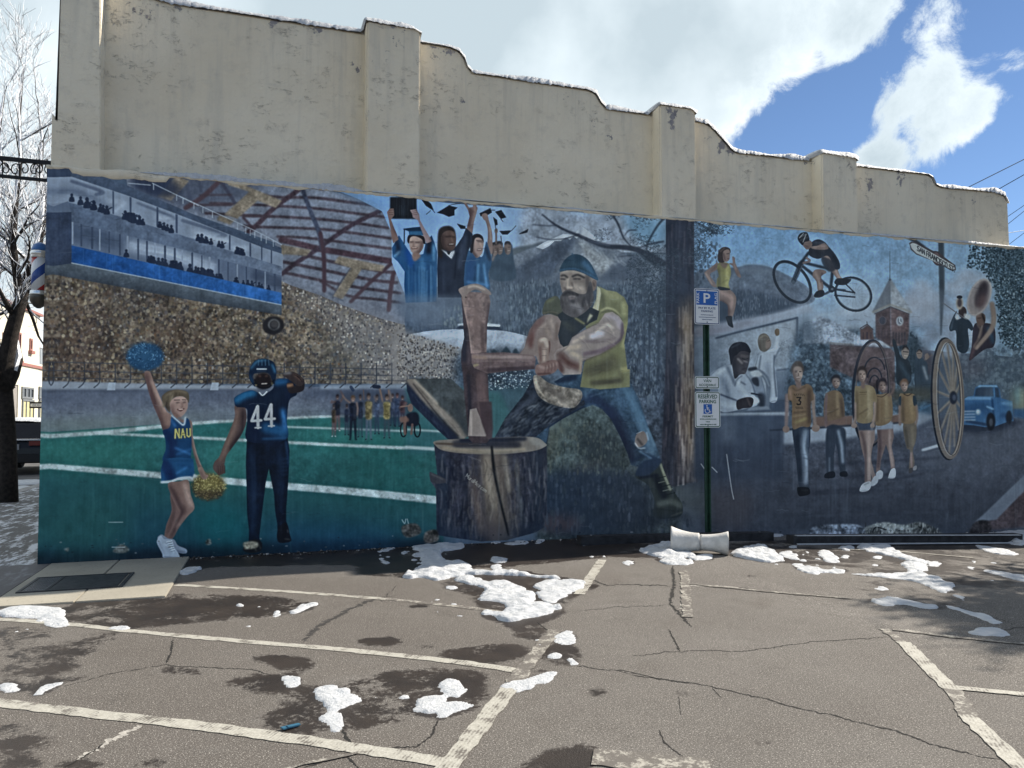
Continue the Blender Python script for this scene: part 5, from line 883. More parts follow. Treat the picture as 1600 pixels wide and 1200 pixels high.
    L([(300,660),(380,590),(490,553)],7,0x4d5c76,.7,.5); L([(640,640),(705,740),(762,940)],7,0x33415a,.8,.5)
    ff([(500,480),(490,420),(520,360),(580,338),(650,350),(688,410),(685,460),(680,520),(665,580),(640,640),(590,650),(540,690),(520,600)], 0x3e3a44, [(((530,470),(540,600),(560,680)),40,0x282733,.85,12), (((600,470),(670,480)),24,0x5c5459,.8,8), (((570,500),(610,540)),22,0x6f666b,.8,6), (((625,520),(660,530)),14,0x7a7075,.7,4), (((610,495),(640,505)),7,0x1d1c24,.9,1), (((655,495),(675,490)),6,0x1d1c24,.9,1), (((610,600),(650,590)),10,0x241f28,.9,2), (((620,620),(640,630)),9,0x7a7178,.7,3)])
    ff([(488,470),(482,410),(520,355),(585,336),(650,350),(690,410),(688,440),(640,425),(590,430),(560,460),(530,480),(505,560)], 0x1d1f2b, [(((510,390),(590,350)),14,0x363a4a,.7,6)])
    L([(700,600),(800,640),(860,740),(850,960)],[40,50,44,40],0x5d6c84,1,.4); L([(730,620),(820,660),(870,760)],10,0x8c9aae,.8,.5); L([(680,600),(740,590)],30,0x1e2432,1,.4); F([(690,625),(770,610),(800,660),(720,670)], 0xa2adbb, 1, .4); F([(700,690),(760,680),(770,760),(720,740)], 0x262d3e, 1, .5); L([(700,830),(800,850)],14,0x1f2635,1); F([(760,840),(820,840),(820,960),(780,960)], 0x262d3e, .9, 1); F([(690,860),(760,870),(775,920),(700,930)], 0xa9b5c3, .9, .6)
    F([(650,1000),(690,960),(860,955),(885,990),(880,1020),(650,1020)], 0x6d7c94, 1, .4, 0); F([(640,1000),(885,985),(885,1022),(640,1024)], 0x46556f, 1, .4, 0)
    ff([(555,910),(600,880),(680,865),(720,890),(700,960),(620,975),(565,985)], 0x2f2b34, [(((660,880),(690,950)),14,0x55494c,.7,5)])
    F([(390,1020),(1060,1010),(1060,1045),(390,1050)], 0x8d9bb0, 1, .5, 0); F([(150,1050),(1010,1040),(1000,1650),(150,1650)], 0x44536e, 1, 1.5, 0, g=(400,1050,500,1500,0x35435e)); F([(390,1055),(560,1050),(560,1300),(400,1300)], 0x586882, .7, 6, 0); F([(560,1050),(790,1046),(790,1350),(560,1400)], 0x3c4b66, .8, 3, 0); F([(150,1500),(1000,1400),(1000,1700),(150,1700)], 0x35425c, .8, 12)
    # band on the right: trumpet player and sousaphone
    V(1300,340,5.333)
    ff([(1040,780),(1020,830),(1050,850),(1100,830),(1150,870),(1175,920),(1160,945),(1130,930),(1140,1060),(1110,1130),(1040,1100),(1030,950),(985,950),(975,910),(1010,820)], 0x2a3a4c, [(((1060,900),(1080,1060)),50,0x22303f,.8,16), (((1010,840),(990,930)),16,0x465a70,.6,6)]); E(1085,790,34,48,0x3e3438); F([(1030,820),(1050,815),(1050,850),(1028,850)], 0xa9b4c0, .9, .3); E(1060,715,30,55,0x9a8d80,1,.2); E(1060,712,18,36,0x4a4046,1,.4); E(1060,665,24,14,0x242833); L([(920,712),(1000,770),(1100,840)],8,0x6a6a74,.9); F([(1100,800),(1150,820),(1140,850),(1100,840)], 0xa8adb4, .8, .4)
    ff([(1180,900),(1250,880),(1340,900),(1360,1000),(1340,1080),(1270,1100),(1190,1160),(1140,1190),(1160,1080)], 0x35303f, [(((1300,920),(1340,1040)),30,0x2f4a66,.8,12), (((1190,1060),(1150,1180)),30,0x54404a,.7,10)]); L([(1330,720),(1345,840),(1320,940),(1200,1090)],[40,44,40,30],0x8a7468,.95,.4); L([(1250,900),(1220,1000)],14,0x9b8678,.8,.5); L([(1210,890),(1240,960),(1180,1080)],20,0x6d5c58,.8,.5)
    ff([(1200,820),(1240,795),(1275,820),(1270,880),(1235,905),(1205,880)], 0x6e5650, [(((1210,840),(1240,838)),6,0x2a2226,.8,1), (((1250,810),(1275,880)),16,0x2a2426,.8,5)])
    E(1225,665,88,160,0x8a8084,1,.3,22); c.ring(1225,665,84,154,12,0xa39a9a,.9,22,.4); E(1243,640,45,112,0x3c343e,1,1.5,18); E(1245,700,36,65,0x6d5458,.8,3,25); F([(1150,760),(1200,800),(1260,780),(1200,830),(1150,800)], 0x9b8a84, .7, 2)
    # spectators behind the cart
    V(1300,480,5.333)
    ff([(500,290),(520,270),(545,340),(575,420),(640,450),(660,560),(640,640),(540,640),(530,440)], 0x27323f, [(((560,460),(640,600)),40,0x33485c,.7,14)]); ff([(575,370),(600,325),(635,345),(635,400),(610,435),(585,415)], 0x86766f, [(((580,350),(610,325),(640,350)),18,0x1c1f26,.95,3), (((590,372),(632,376)),7,0x23232a,.9,1), (((600,405),(625,408)),6,0xb5aaa2,.8,1)])
    ff([(690,440),(740,420),(790,470),(800,560),(830,700),(700,720)], 0x34465a, [(((760,500),(790,600)),20,0x7a8798,.7,8)]); ff([(700,380),(725,350),(750,375),(740,425),(712,425)], 0x7d6a62, [(((700,370),(725,352),(750,372)),14,0x23242c,.9,2), (((708,388),(735,388)),5,0x2a2628,.8,1)]); L([(770,440),(830,400)],14,0x6d5d5a,.8,.5); ff([(770,400),(795,385),(805,420),(780,440)], 0x7a6862)
    F([(520,680),(830,680),(830,780),(520,800)], 0x4a4a42, .8, 4); F([(720,830),(780,790),(830,830),(830,880),(720,870)], 0x356490, .7, 4); L([(720,860),(850,800)],10,0x3f74a8,.8,.5)
    # cart: wheels, bed and pull bars
    c.ring(318,640,148,362,0,0)
    c.ring(322,720,150,440,22,0x222a3c,1,2); c.ring(335,715,140,425,12,0x6a5a58,.8,2); E(330,430,110,140,0x6a5252,.45,6)
    for rx, ry, y in ((85,120,540),(60,90,600),(40,70,640)): c.ring(352,y,rx,ry,11,0x262d3f,.95,0,0,190,350)
    F([(-160,915),(170,905),(165,985),(-160,1000)], 0x76594f, 1, .3, 0); F([(485,905),(560,895),(560,965),(490,970)], 0x76594f, 1, .3, 0)
    for t in range(14):
        a = t*.449+.15; L([(1010,760),(965+108*math.cos(a),765+455*math.sin(a))], [24,14], 0x8b7f74, .95, .3, 0); L([(1014,764),(970+108*math.cos(a),772+455*math.sin(a))], [8,5], 0x5a5150, .7, .3, 0)
    c.ring(955,765,122,500,26,0x232a3a,1,-2); c.ring(968,765,116,488,32,0x756861,1,-2); c.ring(974,765,104,472,6,0x9c8f83,.8,-2); c.ring(985,765,102,470,5,0x463e42,.7,-2); E(1008,755,32,55,0x283146,1,.5); E(1016,755,16,26,0x4a5670,.9,.5)
    # people pulling
    V(1180,540,6.667)
    L([(150,882),(400,872),(760,850),(1200,820),(1420,812),(1580,795)],[12,18,18,16,10],0x262f42,1,.3)
    def head(x, y, w, h, skin, hair, dark=.5, face=1):
        ff([(x-w*.45,y-h*.1),(x-w*.3,y-h*.42),(x+w*.3,y-h*.42),(x+w*.46,y-h*.1),(x+w*.36,y+h*.28),(x+w*.05,y+h*.5),(x-w*.3,y+h*.3)], skin, [(((x-w*.4,y-h*.1),(x-w*.3,y+h*.3),(x,y+h*.48)),w*.3,0x54403f,dark,w*.1), (((x+w*.12,y-h*.05),(x+w*.3,y+h*.15)),w*.25,0xb39a8e,.5,w*.1), (((x-w*.2,y-h*.06),(x-w*.06,y-h*.06)),h*.05,0x2c2326,.8,1), (((x+w*.17,y-h*.07),(x+w*.3,y-h*.08)),h*.05,0x2c2326,.8,1), (((x-w*.22,y-h*.12),(x-w*.02,y-h*.13)),h*.035,0x4a3a38,.6,1), (((x+w*.06,y),(x+w*.1,y+h*.12),(x+w*.04,y+h*.13)),h*.04,0x6d5550,.7,1.5), (((x-w*.08,y+h*.26),(x+w*.18,y+h*.25)),h*.05,0x5a3032,.8,1), (((x-w*.08,y+h*.245),(x+w*.18,y+h*.235)),h*.035,0xcfc4bc,.8,.5)])
        F([(x-w*.5,y+h*.05),(x-w*.55,y-h*.3),(x-w*.2,y-h*.6),(x+w*.3,y-h*.6),(x+w*.55,y-h*.25),(x+w*.47,y),(x+w*.34,y-h*.28),(x,y-h*.36),(x-w*.32,y-h*.28)], hair, 1, .2)
    # second and further pullers
    F([(745,860),(920,860),(940,1000),(930,1180),(880,1300),(850,1050),(820,1000),(790,1300),(740,1300)], 0x2c3a50, 1, .3)
    V(1180,600,5.714)
    ff([(640,400),(790,395),(800,500),(800,650),(805,790),(755,790),(740,620),(715,530),(700,640),(700,800),(640,800),(635,560)], 0x2f3d54, [(((740,420),(770,560),(780,700)),26,0x7187a4,.7,10), (((660,660),(660,780)),14,0x5e738f,.5,6)], sm=0); F([(625,800),(700,780),(705,835),(620,840)],0x1b2130); F([(755,790),(810,780),(820,825),(760,825)],0x1b2130)
    V(1180,540,6.667)
    ff([(720,540),(770,480),(850,470),(910,530),(930,700),(905,750),(725,770)], 0x755d46, [(((850,490),(860,720)),30,0x8d7454,.7,12), (((740,720),(860,660)),12,0x55443a,.7,5), (((890,560),(915,740)),24,0x4d3d3a,.6,8)]); ff([(725,530),(750,520),(745,700),(750,830),(720,830)], 0x6f585a); head(838,385,95,130,0x826a62,0x23222b)
    # right-hand pullers
    ff([(1075,790),(1245,800),(1240,900),(1230,1000),(1205,1170),(1230,1300),(1180,1300),(1140,1200),(1090,1000)], sk); 
    V(1180,600,5.714)
    ff([(1320,350),(1430,350),(1432,500),(1405,590),(1420,700),(1400,760),(1370,750),(1380,600),(1345,560)], 0x6d6154, [(((1400,380),(1410,560)),24,0x80735f,.6,10), (((1340,400),(1360,560)),20,0x4c4742,.7,10), (((1390,620),(1395,740)),20,0x8a6c66,.9,5)]); ff([(1370,760),(1400,750),(1400,790),(1370,795)],0x4d4a52); ff([(1410,740),(1438,730),(1435,765),(1408,770)],0x7c808c)
    ff([(1285,100),(1330,90),(1380,85),(1425,105),(1440,200),(1425,340),(1310,350),(1285,280)], 0x836747, [(((1390,120),(1400,320)),40,0x967a55,.7,16), (((1310,130),(1320,330)),26,0x5d4a3b,.7,10)]); L([(1325,92),(1360,105),(1390,88)],8,0x3a2e2c,.8); F([(1278,130),(1300,110),(1298,200),(1282,195)],0x2d3f50); F([(1405,110),(1432,115),(1440,190),(1412,190)],0x2d3f50); L([(1288,200),(1285,290),(1290,360)],[22,18,24],0x84695f,1,.3); L([(1436,195),(1445,290),(1430,360)],[20,16,18],0x866b60,1,.3)
    head(1327,20,70,105,0x8d7268,0x75523f)
    ff([(1080,360),(1225,360),(1235,470),(1215,560),(1240,680),(1245,760),(1210,760),(1190,620),(1165,540),(1120,680),(1110,780),(1075,790),(1090,600),(1090,480)], 0x7e635f, [(((1200,400),(1200,560),(1225,740)),20,0xa0857c,.6,8), (((1100,400),(1110,560),(1095,740)),26,0x54424a,.7,10)], sm=0); F([(1080,345),(1225,340),(1232,400),(1080,410)],0x7d8ca6,1,.3,0); ff([(1185,830),(1210,765),(1245,755),(1252,800),(1240,840),(1190,842)],0xa2abb9,[(((1190,835),(1240,838)),8,0x5d677a,.7,3)]); ff([(1075,800),(1110,770),(1138,790),(1130,840),(1090,850)],0x98a2b2)
    V(1180,540,6.667)
    ff([(1255,520),(1300,510),(1380,500),(1420,540),(1415,780),(1250,830),(1240,640)], 0x84694a, [(((1360,540),(1370,780)),40,0x97805c,.6,16), (((1265,560),(1265,780)),24,0x604c3e,.7,10)]); L([(1270,530),(1320,535),(1375,500)],8,0x3a2f2c,.8); L([(1390,520),(1430,480),(1450,400)],[24,20,18],0x755a54,.9,.4); head(1322,425,85,140,0x7c625b,0x2a2530); F([(1255,380),(1275,360),(1275,480),(1262,500)],0x2a2530)
    V(1180,600,5.714)
    ff([(925,400),(1065,400),(1065,500),(1035,580),(1030,700),(1065,800),(1080,830),(1045,860),(1030,800),(1035,880),(975,885),(975,700),(965,590),(935,480)], 0x8a706a, [(((1010,420),(1010,580),(1010,860)),26,0xab9186,.6,12), (((945,430),(975,560),(985,860)),22,0x5c474c,.7,10)], sm=0)
    F([(905,335),(1065,335),(1070,400),(1060,412),(920,415)],0x3c4a64,1,.3,0); L([(1040,380),(1040,410)],18,0x7e8da8,.8,1); ff([(930,940),(960,890),(1025,870),(1030,920),(1000,955),(940,962)],0xaab3bf,[(((935,955),(1000,950)),8,0x5d677a,.7,3), (((965,900),(1015,880)),8,0x4a5262,.7,2)]); ff([(1030,880),(1060,825),(1095,825),(1090,880),(1050,912),(1028,905)],0x97a1b1)
    V(1180,540,6.667)
    ff([(1035,440),(1080,425),(1160,410),(1240,450),(1265,590),(1225,600),(1215,790),(1060,795),(1035,640)], 0x86704e, [(((1180,450),(1190,760)),50,0x9b8763,.7,20), (((1055,480),(1060,760)),26,0x66543f,.7,10), (((1080,720),(1170,660)),12,0x5d4c3c,.7,5), (((1190,700),(1150,760)),10,0xb09a72,.6,4)]); L([(1085,490),(1160,485)],7,0x4f4234,.6); L([(1080,512),(1150,508)],5,0x4f4234,.5)
    L([(1240,600),(1240,720),(1220,830)],[30,26,30],0x967c70,1,.3); L([(1040,600),(1040,740),(1025,830)],[20,22,40],0x8a7068,1,.3); E(1028,835,32,26,0x8d7369); E(1218,835,24,26,0x937a6e); L([(1120,380),(1120,430)],44,0x7a605a,1,.5); head(1108,310,95,150,0x8f766c,0x3a2f30)
    # leader in the numbered shirt
    V(1180,600,5.714)
    ff([(325,395),(490,375),(490,500),(475,620),(470,760),(475,900),(485,930),(440,960),(400,950),(380,880),(365,680),(345,560)], 0x2c3a52, [(((450,420),(430,560),(450,680),(450,880)),46,0x7389a6,.75,16), (((380,450),(380,680),(400,860)),40,0x202c42,.8,16), (((470,420),(470,560)),14,0x44597a,.7,5), (((420,660),(470,670)),10,0x3a4e6c,.7,4)], sm=0)
    ff([(372,930),(400,920),(470,925),(488,960),(480,985),(430,1000),(385,995)], 0x191d28, [(((410,950),(470,950)),8,0x3a3f4c,.6,3)])
    V(1180,540,6.667)
    L([(330,520),(325,680),(320,850)],[44,36,30],0x7d6666,1,.3); L([(600,520),(605,680),(625,840)],[46,34,30],0x8c7268,1,.3); E(318,872,36,36,0x84695f); E(628,862,42,38,0x8d7368); L([(335,540),(335,800)],8,0xa48a80,.5,1)
    ff([(345,440),(400,410),(430,430),(500,415),(540,400),(590,440),(608,560),(575,600),(575,830),(480,845),(385,860),(380,600),(340,560)], 0x7a5f45, [(((400,700),(520,690)),14,0x4e3d34,.7,6), (((420,800),(540,760)),30,0x8f7a48,.8,12), (((390,740),(520,720)),14,0x927c52,.7,6), (((360,460),(370,560)),26,0x94705c,.7,10), (((560,470),(560,800)),40,0x4f3d38,.7,16), (((400,480),(520,470)),40,0x8a6650,.5,16)])
    L([(385,440),(430,470),(520,430)],9,0x4a3834,.6,.4)
    c.text('3', 432, 542, 6.6, .2, 0, 7.4, 13, 0x221d22, 1)
    for k in range(6): L([(405+k*19,500+abs(k-2.5)*3),(415+k*19,518+abs(k-2.5)*3)],6,0x2c2426,.7,sm=0); L([(420+k*13,640),(428+k*13,660)],6,0x2c2426,.6,sm=0)
    L([(440,350),(450,420)],60,0x7c625c,1,.6); head(438,288,120,200,0x927a70,0x4f423e); 

def paint_finish(c):
    V, F, L, E, ff, R = c.V, c.fill, c.line, c.ell, c.form, c.r
    V()
    H, W = c.H, c.W
    # bare plaster where the paint has come off, and the ragged top edge
    for q, col in [(((178,858),(190,850),(202,858),(195,864),(178,863)),0x5a5a58), (((322,845),(328,842),(330,850),(322,851)),0x6d6a66), (((628,822),(650,818),(658,832),(640,840),(630,836)),0x544c4a), (((664,832),(682,828),(684,845),(664,848)),0x554a47), (((1348,826),(1380,816),(1410,820),(1440,816),(1470,832),(1470,840),(1345,840)),0x7c8078), (((1524,815),(1545,815),(1545,835),(1515,835)),0x3d3236), (((100,858),(108,856),(106,862)),0x6a6a68), (((1275,822),(1340,820),(1345,838),(1270,838)),0x6a7890), (((380,848),(400,846),(402,855),(385,858)),0x6f675a)]: F(q, col, .9, .6, n=.25)
    L([(1362,833),(1368,824),(1385,828)],2,0x23262e,.9); c.scatter([(1350,818),(1470,818),(1470,838),(1345,838)],60,(.6,1.6),(1,4),[0x9a9a90,0x3a3e44],(.5,.9))
    for i in range(90): x = R.uniform(72,1600); y = 850+R.uniform(-14,14)-max(0,(x-700))*.02; E(x,y,R.uniform(.8,2.6),R.uniform(.5,1.4),[0x777a80,0x1a1d24,0x55565a][R.randint(3)],.6)
    for q in [((628,812),(632,818),(634,811)),((636,811),(638,818)),((1095,725),(1102,735)),((1112,730),(1120,738)),((175,855),(195,855)),((170,816),(192,816)),((1135,710),(1142,760),(1146,780))]: L(q,1.3,0xa9aeb5,.7)
    # run-off streaks, chalky bloom, brush grain, fine cracks
    im = c.img
    for r_ in range(H):                                  # paint carried out to the corner of the wall
        k_ = int((np.interp(r_/c.S+c.Y0, [260, 420, 600, 880], [82.5, 82.5, 79, 74])-c.X0)*c.S)+1; im[r_, :k_] = im[r_, k_+2:2*k_+2][::-1]
    # the painter's crisp modelling: local contrast and a little more depth in the darks
    for rad, k in ((7, .38), (1.6, .22)):
        lum = im.mean(2); im += (k*(lum-Paint.blur(lum, rad)))[..., None]*(.35+1.3*np.clip(lum, 0, .5))[..., None]
    np.clip(im, .012, 1, out=im); im -= (.030*np.sin(np.pi*np.clip(im.mean(2)/.62, 0, 1)))[..., None]; np.clip(im, .012, 1, out=im)
    g_ = (im@np.array([.3, .59, .11], np.float32))[..., None]; yy, xx = np.mgrid[0:H, 0:W]; px_, py_ = xx/c.S+c.X0, yy/c.S+c.Y0
    far = np.clip((px_-640)/120, 0, 1)[..., None]; im += (g_*np.array([1.0, 1.02, 1.05], np.float32)-im)*(.10+.20*far)
    veil = (np.exp(-((py_-455)/105)**2)*np.clip((px_-640)/120, 0, 1)*np.clip((1560-px_)/160, 0, 1))[..., None]*np.clip(1-g_/.62, 0, 1); im += (np.array([.47, .52, .58], np.float32)-im)*(.26*veil)
    low = (np.clip((py_-640)/160, 0, 1)*np.clip((px_-860)/120, 0, 1))[..., None]; im += (g_*np.array([1.04, 1.0, 1.06], np.float32)-im)*(.35*low)
    mist = (np.exp(-((py_-560)/70)**2)*np.clip((px_-900)/160, 0, 1)*np.clip((1430-px_)/200, 0, 1))[..., None]*np.clip(.5+.35*Paint.blur(c.nz(0, 0, W, H), 8)[..., None]*2, 0, 1); im += (np.array([.50, .54, .60], np.float32)-im)*(.16*mist)
    v = Paint.blur(R.randn(H, W).astype(np.float32), 0); v = Paint.blur(v[:, :], .5)
    k = 45; cs = np.cumsum(np.pad(v, ((k, k), (0, 0)), mode='reflect'), 0); st = (cs[2*k:2*k+H]-cs[:H]); st /= st.std()
    big = Paint.blur(R.randn(H, W).astype(np.float32), 26); big /= big.std(); mid = Paint.blur(R.randn(H, W).astype(np.float32), 5); mid /= mid.std(); fine = Paint.blur(R.randn(H, W).astype(np.float32), .7); fine /= fine.std()
    bloom = np.clip(.025+.014*st*np.clip(.6+.6*big, 0, 1.4)+.008*mid, 0, .09)[..., None]
    im += (np.array([.56,.61,.68], np.float32)-im)*bloom
    im *= (1+.014*st+.018*mid+.018*fine)[..., None]
    for i in range(420):
        x = R.uniform(75,1600); y = R.uniform(300,840); n = R.randint(3,7); q = [(x,y)]
        for j in range(n): x += R.uniform(2,6); y += R.uniform(-1.6,1.6); q.append((x,y))
        L(q, R.uniform(.3,.7), 0x141a26 if R.rand()<.7 else 0x9aa4b2, R.uniform(.15,.5), sm=0)
    for i in range(60): x = R.uniform(640,1600); y = R.uniform(640,800); L([(x,y),(x+R.uniform(-3,3),y+R.uniform(10,70))], R.uniform(.5,1.2), 0x8a97aa, R.uniform(.1,.3), .2)
# ------------------------------------------------------------------ ground, street and pavement
class GroundPaint(Paint):
    """the same paint box, laid flat: outlines seen in the photo are carried down to the ground plane"""
    GX0, GY1 = -5.2, .3
    def P(s, p):
        p = np.asarray(p, np.float64).reshape(-1, 2)/s.vs+(s.ox, s.oy)
        q = np.array([gp(a, b)[:2] for a, b in p])
        return np.stack([(q[:, 0]-s.GX0)*s.S, (s.GY1-q[:, 1])*s.S], 1)
    def put(s, polys, c, a=1.0, b=0.0, g=None, n=0.0, raw=False): Paint.put(s, polys, c, a, b/85, g, n)
SNOW = []                                             # (name of view, outline, height, label) - outlines of the snow left on the lot
def ZS(k): return {7: (560, 820, 3.077), 6: (0, 880, 2.0), 8: (1000, 800, 2.667)}[k]
SNOW = [
 (7, [(215,250),(300,195),(290,160),(262,148),(285,128),(250,112),(285,85),(350,95),(440,80),(512,98),(480,120),(405,130),(405,160),(440,178),(540,188),(545,215),(650,225),(760,223),(840,238),(950,250),(962,262),(850,252),(700,242),(570,238),(505,242),(640,278),(730,278),(820,318),(862,350),(842,368),(940,385),(966,405),(920,425),(830,450),(720,467),(640,440),(600,430),(612,410),(700,420),(690,382),(640,367),(580,367),(575,345),(605,308),(470,272),(460,252),(385,267),(320,257)], .075, 'long ragged drift of white snow reaching from the wall shade across the painted bay line'),
 (7, [(850,282),(920,262),(980,270),(1060,262),(1092,300),(1022,330),(980,355),(942,378),(880,362),(852,330),(880,320),(845,300)], .06, 'broad crusty snow patch at the far end of the painted line nearest the stump'),
 (7, [(385,760),(430,740),(500,750),(516,800),(490,830),(440,832),(420,855),(480,843),(575,870),(500,895),(390,937),(350,905),(248,902),(290,870),(268,840),(330,818),(400,812),(378,790)], .03, 'flat ridged snow patch with a tyre print beside the long painted line'),
 (7, [(690,775),(740,745),(800,742),(900,712),(957,710),(930,745),(860,772),(800,800),(720,822),(688,805)], .022, 'thin melting snow smear lying right across the painted bay line'),
 (7, [(925,540),(1000,510),(1042,525),(1052,560),(1000,577),(950,572)], .022, 'small snow crust beside the middle of the painted bay line'),
 (6, [(0,145),(100,135),(190,140),(202,160),(218,182),(200,200),(140,197),(110,176),(0,166)], .05, 'snow strip at the left edge beside the concrete slab'),
 (6, [(988,392),(1060,386),(1132,425),(1080,450),(1060,470),(1087,505),(1040,527),(1003,485),(1020,455),(1000,430)], .03, 'hourglass shaped snow patch on the wet asphalt in the near left bay'),
 (8, [(0,160),(40,145),(130,128),(200,160),(232,186),(150,192),(60,187)], .09, 'bluish snow pile in the shade in front of the fallen pale tube'),
 (8, [(385,168),(480,138),(540,152),(600,198),(540,210),(450,197),(390,182)], .09, 'thick snow drift just right of the fallen pale tube'),
 (8, [(905,150),(960,128),(1020,133),(1100,178),(1192,203),(1180,217),(1110,202),(1050,187)], .07, 'long snow drift in tree shade near the timber edging'),
 (8, [(1090,212),(1180,215),(1200,240),(1150,252),(1110,255),(1180,258),(1295,297),(1305,322),(1260,337),(1180,302),(1130,287),(1000,272),(880,258),(1000,258),(1110,250)], .06, 'jagged branching snow drift in the dappled tree shade'),
 (8, [(953,370),(1040,360),(1130,370),(1245,398),(1190,404),(1090,387),(1030,392)], .05, 'narrow sunlit snow strip at the edge of the tree shadow'),
 (8, [(1365,500),(1450,476),(1510,488),(1545,512),(1450,517),(1420,514)], .05, 'rounded snow clump at the right edge beyond the tree shadow'),
 (8, [(1250,382),(1320,398),(1380,413),(1502,455),(1480,468),(1380,430),(1300,404)], .04, 'slender snow trail running toward the right edge of the lot'),
 (8, [(1430,245),(1500,248),(1640,275),(1600,290),(1500,267)], .05, 'snow streak in shade at the far right of the lot'),
 (8, [(740,163),(790,163),(832,205),(790,212),(758,192)], .05, 'short curved snow lump between two drifts near the timber edging'),
 (8, [(655,237),(700,223),(770,240),(852,238),(840,257),(760,252),(740,264),(690,252)], .045, 'low sunlit snow heap where the tree shadow begins'),
]
BITS = [(7, [(413,302),(440,292),(482,302),(450,314)], .05), (7, [(638,172),(690,155),(717,167),(700,182),(660,185)], .06), (7, [(640,200),(680,190),(690,215),(645,225)], .06), (7, [(913,628),(950,614),(972,630),(945,647)], .02), (7, [(998,630),(1042,650),(1052,682),(1010,662)], .02),
 (6, [(330,201),(380,194),(407,203),(370,211)], .03), (6, [(850,166),(870,154),(882,162),(860,171)], .03), (6, [(898,153),(940,134),(987,119),(985,131),(930,156)], .04), (6, [(0,372),(50,377),(72,399),(0,403)], .03), (6, [(98,406),(140,377),(198,374),(180,386),(130,412)], .03), (6, [(868,356),(920,351),(937,376),(900,390)], .03), (6, [(1145,421),(1187,414),(1180,427)], .02), (6, [(1240,420),(1270,415),(1275,425)], .02), (6, [(563,36),(575,14),(617,11),(622,22),(590,36)], .06),
 (8, [(78,206),(110,189),(192,194),(222,216),(140,222)], .06), (8, [(200,187),(290,178),(302,196),(240,202)], .05), (8, [(578,172),(630,163),(664,197),(610,192)], .05), (8, [(633,221),(670,214),(684,228),(655,233)], .04), (8, [(828,151),(870,138),(898,151),(860,161)], .05), (8, [(1308,344),(1352,358),(1347,372)], .03), (8, [(983,319),(1010,309),(1033,322),(1000,327)], .03), (8, [(1398,140),(1480,148),(1574,172),(1540,180),(1450,167)], .04), (8, [(1533,132),(1560,92),(1604,104),(1604,137)], .12), (8, [(1195,210),(1240,206),(1255,222),(1210,228)], .04), (8, [(840,183),(865,176),(872,190),(846,192)], .04), (8, [(1360,232),(1385,228),(1388,240)], .03),
 (8, [(60,100),(100,88),(130,92),(120,104)], .07), (8, [(200,95),(250,88),(280,100),(240,107)], .07), (8, [(295,90),(340,82),(372,100),(330,107)], .08), (8, [(405,92),(460,84),(510,100),(450,105)], .07), (8, [(525,96),(560,80),(600,96),(560,104)], .07), (8, [(1455,88),(1600,76),(1640,90),(1500,98)], .05), (7, [(640,85),(665,70),(690,85),(665,92)], .05), (7, [(700,88),(760,80),(800,72),(810,90),(740,97)], .05), (7, [(850,80),(880,62),(900,75),(870,92)], .06), (7, [(1055,60),(1085,48),(1095,70),(1070,95),(1055,80)], .07), (7, [(1120,58),(1180,48),(1210,58),(1150,66)], .05), (7, [(1280,52),(1350,45),(1375,55),(1320,62)], .05), (7, [(1440,52),(1480,38),(1500,48),(1470,60)], .05), (7, [(100,125),(150,100),(180,105),(140,128)], .04), (7, [(200,135),(225,122),(238,135),(215,143)], .04),
 (7, [(1265,185),(1300,170),(1325,185),(1295,196)], .05), (6, [(770,198),(782,193),(786,201)], .03), (7, [(640,165),(680,157),(720,163),(700,183),(655,183)], .05)]
